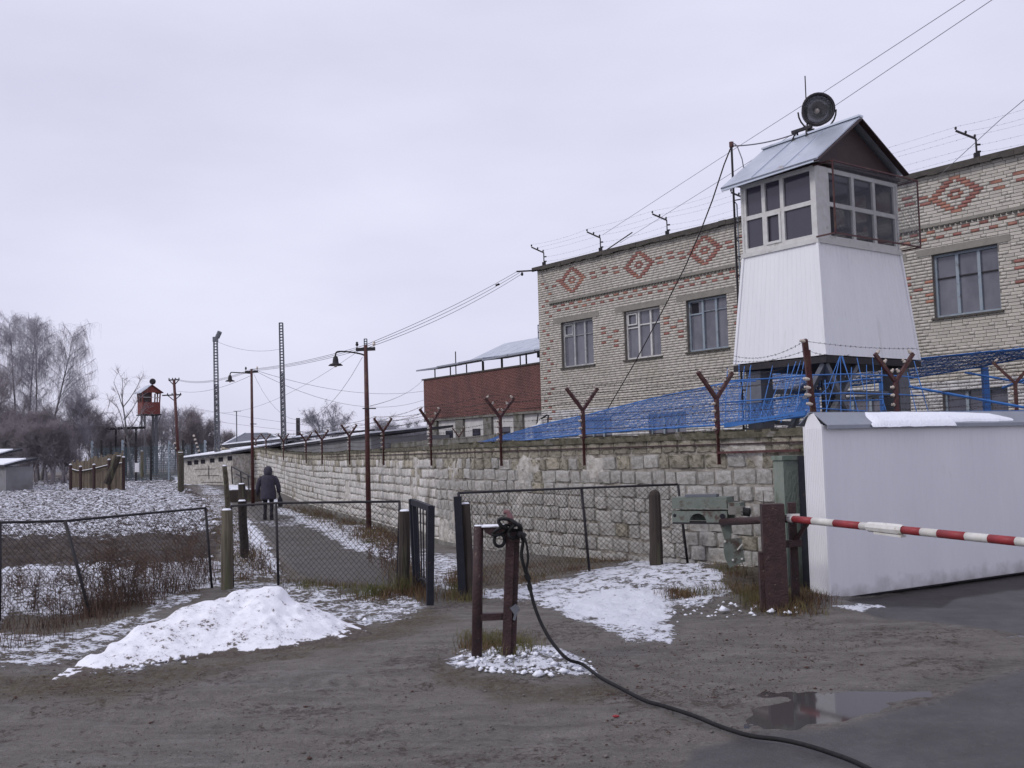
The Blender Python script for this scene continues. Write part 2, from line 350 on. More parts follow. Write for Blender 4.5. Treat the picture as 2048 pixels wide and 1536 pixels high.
def seg_part(name, S, r, mat, parent, n=3, kind=None, r1=None):
    V, Q = segs_arrays(S, r, r if r1 is None else r1, n)
    o = fast_mesh(name, V, Q, [mat], root_base(parent), parent)
    if kind: o['kind'] = kind
    return o
def seg_single(name, S, r, mat, label, cat, group=None, n=3, kind=None):
    V, Q = segs_arrays(S, r, r, n); base = np.asarray(S, float)[0][0]
    o = fast_mesh(name, V, Q, [mat], base); _bases[o.name] = base; return tag(o, label, cat, group, kind)
def sag(p, q, s, n=16):
    p = np.asarray(p, float); q = np.asarray(q, float); t = np.linspace(0, 1, n+1)[:, None]
    P = p*(1-t)+q*t; P[:, 2] -= (4*s*t*(1-t))[:, 0]; return P
def poly_segs(P): P = np.asarray(P, float); return np.stack([P[:-1], P[1:]], 1)
def barbed(P, step=.11, size=.016):
    """a wire along polyline P with short crossed barbs"""
    S = [poly_segs(P)]; P = np.asarray(P, float); L_ = np.linalg.norm(P[1:]-P[:-1], axis=1); cum = np.concatenate([[0], np.cumsum(L_)])
    s = np.arange(step*.5, cum[-1], step); c = np.stack([np.interp(s, cum, P[:, i]) for i in range(3)], 1)
    d = RNG.normal(size=(len(c), 3)); d /= np.linalg.norm(d, axis=1)[:, None]; e = RNG.normal(size=(len(c), 3)); e /= np.linalg.norm(e, axis=1)[:, None]
    S.append(np.stack([c-d*size, c+d*size], 1)); S.append(np.stack([c-e*size, c+e*size], 1)); return np.concatenate(S)

# ================================================================== GROUND
def in_poly_sd(px, py, poly):
    """signed distance in pixels (positive inside)"""
    P = np.asarray(poly, float); k = len(P); ins = np.zeros(px.shape, bool); dmin = np.full(px.shape, 1e9)
    for i in range(k):
        a = P[i]; b = P[(i+1) % k]; e = b-a
        t = np.clip(((px-a[0])*e[0]+(py-a[1])*e[1])/(e@e+1e-9), 0, 1)
        dmin = np.minimum(dmin, np.hypot(px-a[0]-t*e[0], (py-a[1]-t*e[1])*1.6))
        c = ((a[1] > py) != (b[1] > py)) & (px < (b[0]-a[0])*(py-a[1])/(b[1]-a[1]+1e-12)+a[0])
        ins ^= c
    return np.where(ins, dmin, -dmin)
# (outline in the photograph's pixels on the ground, density, feather in pixels)
SNOW = [
 ([(-900, 958), (345, 958), (395, 990), (445, 1040), (430, 1066), (300, 1072), (120, 1078), (-900, 1070)], .5, 14),
 ([(345, 952), (470, 957), (470, 966), (400, 970), (350, 968)], .95, 4),
 ([(395, 968), (440, 975), (520, 1100), (560, 1165), (440, 1165), (452, 1060), (400, 1000)], .52, 10),
 ([(485, 1030), (520, 1060), (555, 1125), (560, 1150), (515, 1120), (490, 1070)], .8, 8),
 ([(450, 966), (478, 968), (560, 1002), (560, 1014), (520, 1003), (462, 985)], .9, 3),
 ([(552, 1015), (600, 1025), (720, 1055), (800, 1110), (790, 1125), (690, 1095), (640, 1062), (560, 1030)], .62, 9),
 ([(640, 1050), (745, 1050), (830, 1105), (920, 1110), (925, 1175), (860, 1178), (800, 1130), (700, 1092)], .55, 10),
 ([(-900, 1140), (0, 1140), (120, 1128), (200, 1136), (420, 1112), (445, 1130), (440, 1170), (330, 1200), (150, 1230), (-900, 1260)], .62, 12),
 ([(-900, 1180), (60, 1190), (0, 1260), (-900, 1290)], .55, 12),
 ([(-900, 1270), (100, 1270), (240, 1240), (330, 1200), (400, 1190), (200, 1300), (100, 1335), (-900, 1350)], .53, 14),
 ([(560, 1150), (640, 1175), (800, 1195), (850, 1218), (790, 1240), (620, 1262), (500, 1290), (260, 1345), (180, 1340), (500, 1240)], .5, 14),
 ([(440, 1160), (560, 1160), (600, 1190), (450, 1190)], .5, 8),
 ([(780, 1175), (860, 1215), (790, 1230), (640, 1215), (600, 1195)], .52, 10),
 ([(950, 1182), (1060, 1166), (1180, 1143), (1280, 1120), (1385, 1124), (1440, 1150), (1460, 1185), (1400, 1205), (1350, 1215), (1340, 1235), (1352, 1268), (1340, 1282), (1250, 1278), (1180, 1255), (1105, 1222), (1060, 1196), (965, 1195)], .64, 11),
 ([(1120, 1185), (1300, 1178), (1330, 1200), (1330, 1240), (1300, 1262), (1220, 1250), (1130, 1215)], .93, 14),
 ([(1350, 1195), (1440, 1190), (1420, 1212), (1370, 1218)], .5, 8),
 ([(895, 1325), (930, 1305), (1050, 1285), (1120, 1290), (1180, 1320), (1190, 1345), (1130, 1350), (1000, 1345), (960, 1330), (910, 1335)], .62, 9),
 ([(1500, 1207), (1545, 1203), (1600, 1216), (1590, 1224)], .5, 5),
 ([(1650, 1210), (1720, 1208), (1770, 1214), (1720, 1223)], .68, 4),
 ([(455, 1035), (600, 1045), (595, 1058), (555, 1055)], .42, 6),
]
FIELD = [(-900, 950), (345, 950), (395, 985), (445, 1040), (440, 1080), (430, 1118), (200, 1138), (120, 1130), (0, 1145), (-900, 1145)]
PATH = [(362, 964), (452, 966), (505, 985), (548, 1010), (610, 1032), (640, 1058), (690, 1092), (790, 1125), (830, 1150), (870, 1185), (900, 1190), (880, 1215), (800, 1190), (700, 1188), (600, 1150), (545, 1085), (495, 1015), (430, 988)]
ASPH = [(1268, 1700), (1390, 1500), (1500, 1466), (1640, 1462), (1800, 1428), (1900, 1395), (2048, 1340), (2500, 1190), (3600, 1190), (3600, 3000), (1000, 3000)]
ASPH2 = [(1690, 1208), (1780, 1190), (2048, 1140), (2600, 1030), (3300, 1000), (3000, 1400), (2048, 1270), (1900, 1247), (1760, 1235)]
GRASS = [
 ([(-900, 1175), (150, 1160), (300, 1120), (440, 1100), (470, 1165), (330, 1220), (200, 1290), (60, 1330), (-900, 1340)], .85, 16),
 ([(440, 1080), (520, 1090), (600, 1150), (800, 1180), (830, 1160), (860, 1210), (640, 1215), (450, 1190)], .7, 12),
 ([(560, 1012), (740, 1030), (800, 1080), (800, 1120), (720, 1080), (600, 1035)], .8, 8),
 ([(900, 1150), (1000, 1120), (1300, 1100), (1450, 1110), (1620, 1170), (1640, 1215), (1500, 1215), (1440, 1160), (1280, 1122), (1060, 1165), (940, 1210)], .8, 10),
 ([(-300, 1335), (240, 1345), (620, 1272), (860, 1222), (900, 1240), (640, 1305), (250, 1400), (-300, 1425)], .95, 22),
 ([(880, 1330), (960, 1345), (1120, 1365), (1250, 1370), (1200, 1400), (1000, 1395), (860, 1360)], .8, 16),
 ([(930, 1270), (1060, 1270), (1080, 1300), (930, 1310)], .9, 12),
]
PUD = [(1495, 1441), (1530, 1414), (1585, 1400), (1640, 1393), (1800, 1372), (1920, 1345), (2048, 1306), (2300, 1245), (2300, 1268), (2048, 1334), (1930, 1370), (1800, 1405), (1700, 1432), (1640, 1448), (1600, 1456), (1530, 1457)]
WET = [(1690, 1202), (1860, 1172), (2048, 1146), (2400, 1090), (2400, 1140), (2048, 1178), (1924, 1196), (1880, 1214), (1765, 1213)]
def masks(X, Y, Z):
    px, py = proj(np.stack([X, Y, Z], -1))
    behind = Y < 1.0
    px = np.where(behind, np.sign(X)*4000+1024, px); py = np.where(behind, 4000, py)
    jit = (fbm(X*1.7, Y*1.7, 11, 4)-.5)*2; jx = (fbm(X*4, Y*4, 31, 3)-.5)*2
    def m(poly, fe, j=1.): return sstep(-fe, fe, in_poly_sd(px, py, poly)+jit*fe*1.6*j+jx*fe*.8*j)
    s = np.zeros(X.shape)
    for poly, dens, fe in SNOW: s = np.maximum(s, dens*m(poly, fe))
    g = np.zeros(X.shape)
    for poly, dens, fe in GRASS: g = np.maximum(g, dens*m(poly, fe))
    return s, m(FIELD, 6), m(PATH, 5, .7), np.maximum(m(ASPH, 14, .8), m(ASPH2, 6, .7)), g, m(PUD, 20, .9)*(1-.52*sstep(1650, 1800, px)), m(WET, 5, .8)
ny, nx = 640, 640
yy = np.concatenate([np.linspace(-8, 3.6, 14), np.geomspace(4.0, 120, ny), np.geomspace(130, 900, 12)])
ss = np.concatenate([[-3.2, -2.2, -1.5, -1.1, -.8, -.68], np.linspace(-.6, .6, nx), [.68, .8, 1.1, 1.5, 2.2, 3.2]])
YY = np.repeat(yy[:, None], len(ss), 1); XX = ss[None, :]*np.maximum(YY, 3.6)
XX = np.where(YY < 3.6, ss[None, :]*(3.6+(3.6-YY)*1.2), XX)
H0 = hgt(XX, YY)
sn, fl, pa, asp, gr, pu, we = masks(XX, YY, H0)
clod = fbm(XX*3.2, YY*3.2, 3, 4); furrow = fbm(XX*.9, YY*2.6, 5, 3)
Hn = (fbm(XX*.6, YY*.6, 1, 3)-.5)*.09*sstep(4, 9, YY)*(1-fl)*(1-pa*.7)*(1-asp) + (fbm(XX*6, YY*6, 2, 4)-.5)*.035*(1-asp)*(1-pa*.8)
Hn = Hn*(1-pu) + fl*((clod-.5)*.3+(furrow-.5)*.16) + sn*(1-fl)*(fbm(XX*7, YY*7, 9, 4)-.35)*.07*sstep(.1, .5, sn)
Hn = Hn*(1-sstep(5, 9, XX*0+YY)*0) - pu*.042
Hn += asp*(fbm(XX*.8, YY*.8, 14, 3)-.5)*.012*(1-pu) + .012*sstep(1.2, 2.2, XX)*sstep(9.5, 8, YY) + (fbm(XX*9, YY*9, 15, 3)-.5)*.012*pu
for (ax_r, ay_r, bx_r, by_r, bend) in ((-7, 5.6, 6, 9.2, .6), (-7, 7.1, 6, 10.4, .5), (-5, 9.0, 7, 6.6, -.5), (-5, 7.6, 7, 5.4, -.4)):
    dx_, dy_ = bx_r-ax_r, by_r-ay_r; Lr = math.hypot(dx_, dy_); u_ = ((XX-ax_r)*dx_+(YY-ay_r)*dy_)/Lr; v_ = (-(XX-ax_r)*dy_+(YY-ay_r)*dx_)/Lr-bend*np.sin(np.clip(u_/Lr, 0, 1)*math.pi)
    prf = -np.exp(-(v_/.11)**2)+.45*np.exp(-((np.abs(v_)-.2)/.07)**2); Hn += .014*prf*(.5+fbm(XX*2, YY*2, 61, 3))*(1+.5*np.sin(u_*42)*(np.abs(v_) < .12))*sstep(0, .6, u_)*sstep(Lr, Lr-.6, u_)*(1-asp)*(1-pu)*(1-sstep(.1, .4, sn))*(YY < 11)
ZZ = H0+Hn
def ground_z(X, Y): return float(hgt(X, Y))
# terrain shader
gm, gn, gb = new_mat('ground_soil_snow'); N_ = gn.nodes; K_ = gn.links.new
def nd(t, **k):
    n = N_.new(t)
    for a, b in k.items(): setattr(n, a, b)
    return n
def noise(scale, detail=6, rough=.6, vec=None):
    n = nd('ShaderNodeTexNoise'); n.inputs['Scale'].default_value = scale; n.inputs['Detail'].default_value = detail; n.inputs['Roughness'].default_value = rough
    K_(vec or gtc.outputs['Object'], n.inputs['Vector']); return n.outputs[0]
def attr(a): n = nd('ShaderNodeAttribute'); n.attribute_name = a; return n.outputs['Fac']
def rng(v, a, b, c=0, d=1):
    n = nd('ShaderNodeMapRange'); n.inputs['From Min'].default_value = a; n.inputs['From Max'].default_value = b; n.inputs['To Min'].default_value = c; n.inputs['To Max'].default_value = d
    K_(v, n.inputs['Value']); return n.outputs[0]
def math_(op, a, b):
    n = nd('ShaderNodeMath', operation=op)
    for i, q in enumerate((a, b)):
        if isinstance(q, (int, float)): n.inputs[i].default_value = q
        else: K_(q, n.inputs[i])
    return n.outputs[0]
def mixc(f, a, b):
    n = nd('ShaderNodeMix', data_type='RGBA')
    if isinstance(f, (int, float)): n.inputs[0].default_value = f
    else: K_(f, n.inputs[0])
    for i, q in ((6, a), (7, b)):
        if isinstance(q, tuple): n.inputs[i].default_value = lin(q)
        else: K_(q, n.inputs[i])
    return n.outputs[2]
gtc = nd('ShaderNodeTexCoord')
nfine = noise(26, 8, .7); nmed = noise(5, 8, .65); nbig = noise(.9, 6, .6); ngrain = noise(110, 3, .6)
nstr = nd('ShaderNodeMapping'); nstr.inputs['Scale'].default_value = (.5, 1.6, 1); nstr.inputs['Rotation'].default_value = (0, 0, .35); K_(gtc.outputs['Object'], nstr.inputs[0]); nst = noise(3.2, 9, .74, nstr.outputs[0])
dirt = mixc(rng(nst, .4, .62), (.122, .112, .1), (.225, .211, .194))
dirt = mixc(rng(nbig, .42, .66, 0, .6), dirt, (.2, .184, .168))
dirt = mixc(rng(math_('MULTIPLY', noise(15, 10, .82), rng(noise(.8, 6, .75), .4, .62, .86, 1.18)), .545, .61, 0, .8), dirt, (.05, .033, .026))   # trodden dark leaf crumbs
dirt = mixc(rng(nfine, .59, .68), dirt, (.28, .26, .235))
dirt = mixc(rng(nfine, .4, .3, 0, .7), dirt, (.05, .042, .036))
dirt = mixc(rng(ngrain, .45, .68, 0, .5), dirt, (.06, .05, .042))
soil = mixc(rng(nmed, .35, .65), (.035, .027, .025), (.085, .066, .055))
gra = mixc(rng(nmed, .35, .65), (.09, .075, .035), (.06, .036, .022))
asph_c = mixc(rng(nmed, .35, .65), (.078, .074, .078), (.11, .105, .106)); asph_c = mixc(rng(nbig, .45, .65, 0, .5), asph_c, (.06, .055, .055)); asph_c = mixc(rng(nfine, .58, .68, 0, .7), asph_c, (.17, .16, .155))
path_c = mixc(rng(nmed, .35, .65), (.085, .078, .072), (.125, .115, .106)); path_c = mixc(rng(nfine, .58, .68), path_c, (.2, .185, .17))
c = mixc(math_('MULTIPLY', attr('grass'), rng(nfine, .3, .6)), dirt, gra)
c = mixc(attr('field'), c, soil)
c = mixc(attr('path'), c, path_c)
c = mixc(attr('asph'), c, asph_c)
c = mixc(rng(attr('pud'), 0, 1, 0, .4), c, (.04, .038, .037))
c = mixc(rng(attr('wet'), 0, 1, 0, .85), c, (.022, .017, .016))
nsn = math_('ADD', math_('MULTIPLY', noise(6, 9, .75), .6), math_('MULTIPLY', noise(22, 7, .72), .4))
sm = math_('ADD', attr('snow'), math_('MULTIPLY', math_('SUBTRACT', nsn, .5), 4.0))
snowmask = math_('MULTIPLY', rng(sm, .44, .56), rng(attr('snow'), .12, .25))
c = mixc(snowmask, c, mixc(rng(nmed, .3, .7), (.84, .86, .93), (.76, .78, .85)))
K_(c, gb.inputs['Base Color'])
ro = math_('MULTIPLY', rng(nbig, .4, .6, .75, 1.0), rng(attr('asph'), 0, 1, .95, .62))
K_(ro, gb.inputs['Roughness']); gb.inputs['Specular IOR Level'].default_value = .35
hb = math_('ADD', math_('MULTIPLY', snowmask, .9), math_('ADD', math_('MULTIPLY', nfine, 1.6), math_('MULTIPLY', nst, 1.2)))
bp = nd('ShaderNodeBump'); bp.inputs['Strength'].default_value = .85; bp.inputs['Distance'].default_value = .03
K_(hb, bp.inputs['Height']); K_(bp.outputs[0], gb.inputs['Normal'])
MAT['ground'] = gm
nr, nc = YY.shape; idx = np.arange(nr*nc).reshape(nr, nc)
Q = np.stack([idx[:-1, :-1], idx[:-1, 1:], idx[1:, 1:], idx[1:, :-1]], -1).reshape(-1, 4)
terr = fast_mesh('ground', np.stack([XX, YY, ZZ], -1).reshape(-1, 3), Q, ['ground'], smooth=True,
                 attrs=dict(snow=sn.ravel(), field=fl.ravel(), path=pa.ravel(), asph=asp.ravel(), grass=gr.ravel(), pud=pu.ravel(), wet=we.ravel()))
tag(terr, 'trampled dirt yard with snow patches, asphalt strips and snow-flecked field', None, None, 'structure')

# puddle: a flat water sheet in its shallow dip
wm, wn, wb = new_mat('puddle_water'); wb.inputs['Base Color'].default_value = (.06, .055, .055, 1); wb.inputs['Roughness'].default_value = .05; wb.inputs['IOR'].default_value = 1.33
wb.inputs['Specular IOR Level'].default_value = .55
MAT['water'] = wm
mb = MB(); pts = []
P0 = [PZ(x, y, -.006) for x, y in [(1488, 1480), (1488, 1405), (1560, 1365), (1800, 1335), (2048, 1265), (2600, 1160), (2600, 1210), (2048, 1380), (1800, 1450), (1640, 1490)]]
k = len(P0)
for i in range(k):
    for t in np.linspace(0, 1, 8)[:-1]:
        q = P0[i]*(1-t)+P0[(i+1) % k]*t; q[2] = -.006; pts.append(q)
mb.add(pts, [tuple(range(len(pts)))])
pd = single('puddle_water', mb, 'water', pts[0], 'shallow puddle at the asphalt edge mirroring the barrier post and gate', None, None, kind='structure')
mb = MB(); pts = [PZ(x, y, .012) for x, y in [(1800, 1203), (1880, 1196), (1924, 1194), (1905, 1206), (1880, 1214), (1820, 1216), (1765, 1212)]]
# ------------------------------------------------------------------ snow pile
xs = np.arange(-5.2, -.2, .022); ys = np.arange(7.9, 12.6, .026); PX_, PY_ = np.meshgrid(xs, ys)
a = G(110, 1332)[:2]; crest = [(PY(150, 1300, 8.75), .06), (PY(250, 1262, 9.2), 0), (PY(330, 1222, 9.6), 0), (PY(400, 1188, 9.9), 0), (PY(478, 1165, 10.2), 0), (PY(560, 1162, 10.3), 0), (PY(620, 1190, 10.4), 0), (PY(680, 1228, 10.4), 0), (PY(740, 1262, 10.0), 0)]
mh = np.zeros(PX_.shape); wsum = np.zeros(PX_.shape)
cx = np.array([p[0][0] for p in crest]); cy = np.array([p[0][1] for p in crest]); cz = np.array([max(p[0][2], .03) for p in crest])
yc = np.interp(PX_, cx, cy); zc_ = np.interp(PX_, cx, cz, left=-.1, right=-.1)
front = np.interp(PX_, [-5, -3.9, -3.1, -2.2, -1.6, -1.0], [1.0, .62, 1.1, 1.15, .85, .55]); back = .6
t = np.where(PY_ < yc, (yc-PY_)/front, (PY_-yc)/back)
prof = np.clip(1-t, -.4, 1); prof = np.where(prof > 0, prof**.85, prof*.5)
lump = (fbm(PX_*1.6, PY_*1.6, 21, 4)-.5)*.26 + (fbm(PX_*6, PY_*6, 22, 4)-.5)*.09 - np.clip(fbm(PX_*4, PY_*4, 23, 3)-.62, 0, 1)*.35
PZv = zc_*prof + lump*np.clip(prof+.12, 0, .8) - .045
edge = np.minimum.reduce([(PX_-xs[0])/.2, (xs[-1]-PX_)/.2, (PY_-ys[0])/.2, (ys[-1]-PY_)/.2]); PZv = np.where(edge < 1, PZv-(1-edge)*.2, PZv)
PZv += hgt(PX_, PY_)
snm, snn, snb = new_mat('dirty_snow_pile')
N_ = snn.nodes; K_ = snn.links.new; gtc = nd('ShaderNodeTexCoord')
n1 = noise(7, 8, .7); n2 = noise(28, 6, .7); geo = nd('ShaderNodeNewGeometry'); sx = nd('ShaderNodeSeparateXYZ'); K_(gtc.outputs['Object'], sx.inputs[0])
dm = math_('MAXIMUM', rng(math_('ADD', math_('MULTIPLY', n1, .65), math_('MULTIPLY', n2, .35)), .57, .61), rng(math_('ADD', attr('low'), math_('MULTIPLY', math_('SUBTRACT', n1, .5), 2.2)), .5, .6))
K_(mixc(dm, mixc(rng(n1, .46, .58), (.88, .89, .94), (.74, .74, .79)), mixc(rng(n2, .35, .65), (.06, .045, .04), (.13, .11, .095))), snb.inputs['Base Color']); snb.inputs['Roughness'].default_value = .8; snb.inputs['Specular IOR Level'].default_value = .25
bp = nd('ShaderNodeBump'); bp.inputs['Strength'].default_value = .6; bp.inputs['Distance'].default_value = .025; K_(math_('ADD', n1, math_('MULTIPLY', n2, .5)), bp.inputs['Height']); K_(bp.outputs[0], snb.inputs['Normal'])
MAT['snowpile'] = snm
idx = np.arange(PX_.size).reshape(PX_.shape); Q = np.stack([idx[:-1, :-1], idx[:-1, 1:], idx[1:, 1:], idx[1:, :-1]], -1).reshape(-1, 4)
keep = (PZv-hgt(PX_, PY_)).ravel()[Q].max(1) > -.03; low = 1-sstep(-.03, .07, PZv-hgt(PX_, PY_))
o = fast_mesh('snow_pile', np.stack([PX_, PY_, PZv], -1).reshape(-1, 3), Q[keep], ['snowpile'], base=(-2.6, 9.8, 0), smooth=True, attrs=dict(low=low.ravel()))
tag(o, 'long lumpy shovelled snow heap in front of the mesh fence', 'snow pile')

# ================================================================== BLOCK WALL
WA = np.array([3.61, 12.6]); WB = np.array([-.82, 20.]); WC = np.array([-14.77, 60.]); WD = np.array([-19.0, 65.5])
WTOP = 1.88
def wall_run(A, B):
    d = B-A; Ln = np.linalg.norm(d); d = d/Ln; n = np.array([d[1], -d[0]])      # n towards the camera
    if n@(-A) < 0: n = -n
    return A, d, n, Ln
def top_far(s, Ln): return 1.88+np.clip((s-Ln*.45)/(Ln*.55), 0, 1)**1.5*.5
wall = empty('block_wall', (WB[0], WB[1], 0), 'long whitewashed rough stone block wall topped with Y-shaped barbed wire posts', 'wall')
# a dozen lumpy block shapes (unit size: x width, z height, y depth towards -y)
def lumpy(seed):
    rg = np.random.default_rng(seed); g = np.array([0, .055, .34, .66, .945, 1]); V = []; F = []
    cxs = rg.uniform(.02, .07, 4)
    for j, zz in enumerate(g):
        for i, x in enumerate(g):
            e = min(x, 1-x, zz, 1-zz); d = 0 if e == 0 else (.86 if e < .1 else 1)
            if e == 0: dx = 0
            V.append([x+(rg.uniform(-.03, .03) if 0 < i < 5 else rg.uniform(-.012, .03)*(1 if i == 0 else -1)), -d*(1+rg.uniform(-.34, .34)) if e > 0 else 0, zz+(rg.uniform(-.04, .04) if 0 < j < 5 else rg.uniform(-.02, .05)*(1 if j == 0 else -1))])
    V = np.array(V).reshape(6, 6, 3)
    for a_, b_, q in ((0, 0, 0), (0, 5, 1), (5, 0, 2), (5, 5, 3)):     # rounded corners
        k_ = cxs[q]*2.6+.03; V[a_, b_, 0] += k_ if b_ == 0 else -k_; V[a_, b_, 2] += k_ if a_ == 0 else -k_
    V = V.reshape(-1, 3)
    for j in range(5):
        for i in range(5): F.append((j*6+i, j*6+i+1, (j+1)*6+i+1, (j+1)*6+i))
    return V, np.array(F)
LUMPS = [lumpy(100+i) for i in range(12)]
def wall_blocks(A, B, toplast, row_h=.213, avg=.335, seed=1, s0=0):
    A, d, n, Ln = wall_run(A, B); rg = np.random.default_rng(seed); out_ = []
    nrow = 14
    for r_ in range(nrow):
        s = s0-rg.uniform(0, avg); 
        while s < Ln:
            wd = avg*rg.uniform(.68, 1.35)
            top = WTOP if not toplast else float(top_far(s, Ln))
            ztop = top-.06-r_*row_h; zb = ztop-row_h
            gz = ground_z(*(A+d*(s+wd/2)))
            if ztop > gz-.05 and s+wd > s0:
                x0 = max(s, s0); out_.append((x0, min(s+wd, Ln)-x0, zb+rg.uniform(-.012, .012)+.03*math.sin(s*.7+r_*.9)*.5, row_h*rg.uniform(.93, 1.05), rg.integers(12), rg.uniform(0, 1), r_, rg.uniform(0, 1)))
            s += wd
    return A, d, n, Ln, out_
blk = []
for A_, B_, far, seed in ((WA, WB, False, 1), (WB, WC, True, 2), (WC, WD, True, 3)):
    A, d, n, Ln, lst = wall_blocks(A_, B_, far, seed=seed)
    if A_ is WC: lst = [(s, w_, z+.5, h_, v, t_, r_, q) for (s, w_, z, h_, v, t_, r_, q) in lst]
    for (s, w_, z, h_, v, t_, r_, q) in lst:
        if w_ < .06: continue
        smear = fbm(s*.9+seed*20, z*1.4, 40, 3)
        if smear > .7 and A_ is not WC and q < .6: continue          # rendered-over patches
        o = np.array([*(A+d*(s+.007)), z+.007]); dep = (.034 if smear < .54 else .022)*(.7+.6*v/11.)
        blk.append((o, d, n, w_-.014, h_-.014, dep, v, t_, 1 if (r_ < 1 or (r_ == 1 and q > .45) or (r_ == 2 and q > .85) or q > .965) else 0))
cen = np.array([b[0] for b in blk]); bx, by = proj(cen); vis = (bx > 0) & (bx < 1605) & (by < 1150); dist = np.hypot(cen[:, 0], cen[:, 1])
order = np.argsort(np.where(vis, dist, 1e9)); near_ids = set(order[:300].tolist())
lump_me = {}
wmats = ['block', 'blocktop']
jm = {0: [[], [], [], 0], 1: [[], [], [], 0]}
for i, (o, d, n, w_, h_, dep, v, t_, mi) in enumerate(blk):
    V, F = LUMPS[v]
    if i in near_ids:
        key = (v, mi, int(t_*3))
        if key not in lump_me:
            me = bpy.data.meshes.new('block'); me.from_pydata(V.tolist(), [], F.tolist()); me.materials.append(MAT[wmats[mi]])
            me.attributes.new('tone', 'FLOAT', 'POINT').data.foreach_set('value', np.full(len(V), (int(t_*3)+.5)/3, np.float32))
            me.polygons.foreach_set('use_smooth', np.ones(len(me.polygons), bool)); lump_me[key] = me
        ob = bpy.data.objects.new('block', lump_me[key]); COL.objects.link(ob); ob.parent = wall
        # local x runs along the wall so that local -y points at the viewer
        dd = d if (d[1]*1+0) and np.cross([d[0], d[1]], [n[0], n[1]]) < 0 else -d
        oo = o if dd is d else o+np.array([*(d*w_), 0])
        Mx = Matrix([[dd[0]*w_, -n[0]*dep, 0, oo[0]-WB[0]], [dd[1]*w_, -n[1]*dep, 0, oo[1]-WB[1]], [0, 0, h_, oo[2]], [0, 0, 0, 1]])
        ob.matrix_local = Mx
    else:
        W = o[None]+np.concatenate([d, [0]])[None]*V[:, :1]*w_ + np.concatenate([n, [0]])[None]*(-V[:, 1:2])*dep + np.array([0, 0, 1.])[None]*V[:, 2:]*h_
        J = jm[mi]; J[0].append(W); J[1].append(F[:, ::-1]+J[3]); J[2].append(np.full(len(V), t_)); J[3] += len(V)
for mi, J in jm.items():
    o = fast_mesh('stonework' if mi == 0 else 'upper_stonework', np.vstack(J[0]), np.vstack(J[1]), [wmats[mi]], root_base(wall), wall, True, dict(tone=np.concatenate(J[2]))); o['kind'] = 'stuff'
# mortar core, coping, iron strip
mc = MB(); cp = MB(); st_ = MB()
for A_, B_, far in ((WA, WB, False), (WB, WC, True), (WC, WD, True)):
    A, d, n, Ln = wall_run(A_, B_); N3 = 60; back = -n*.28
    for i in range(N3):
        s0, s1 = Ln*i/N3, Ln*(i+1)/N3; tp = WTOP if not far else float(top_far((s0+s1)/2, Ln))
        if A_ is WC: tp = 2.38
        p = A+d*s0; q = d*(s1-s0)
        mc.frame([*(p+n*.004), -1], [*q, 0], [*(back), 0], [0, 0, 1+tp-.06])
        j = .015*math.sin(i*2.1)+.02*RNG.uniform(-1, 1)
        cp.frame([*(p+n*.05), tp-.07], [*q, 0], [*(back-n*.1), 0], [0, 0, .085+j])
    if A_ is not WC:
        st_.frame([*(A+n*.05), WTOP-.16], [*(d*Ln*(1 if not far else .45)), 0], [*(-n*.012), 0], [0, 0, .022])
part('mortar_core', mc, 'mortar', wall); part('coping', cp, 'coping', wall); part('iron_strip', st_, 'postred', wall)
# render smears as thin uneven plaster patches lying proud of the joints
A, d, n, Ln = wall_run(WA, WB)
for A_, B_, u0, u1 in ((WA, WB, 0, 1), (WB, WC, 0, .35)):
    A, d, n, Ln = wall_run(A_, B_); s = np.arange(0, Ln*u1, .06); z = np.arange(-.3, WTOP-.1, .05); S_, Z_ = np.meshgrid(s, z)
    sm_ = fbm(S_*.9+(1 if A_ is WA else 2)*20, Z_*1.4, 40, 3); off = .004+sstep(.62, .72, sm_)*.02+(fbm(S_*6, Z_*6, 41, 4)-.5)*.06-.02*(1-sstep(.6, .68, sm_))
    W = np.stack([A[0]+d[0]*S_+n[0]*off, A[1]+d[1]*S_+n[1]*off, Z_], -1).reshape(-1, 3)
    idx = np.arange(S_.size).reshape(S_.shape); Q = np.stack([idx[:-1, :-1], idx[:-1, 1:], idx[1:, 1:], idx[1:, :-1]], -1).reshape(-1, 4)
    o = fast_mesh('render_patch', W, Q[sm_.ravel()[Q].max(1) > .58], ['render'], root_base(wall), wall, True); o['kind'] = 'stuff'

# plinth along the far run
A, d, n, Ln = wall_run(WB, WC); mb = MB(); mb.frame([*(A+n*.09+d*.6), -.6], [*(d*26), 0], [*(-n*.1), 0], [0, 0, .47]); part('plinth', mb, 'concrete', wall)

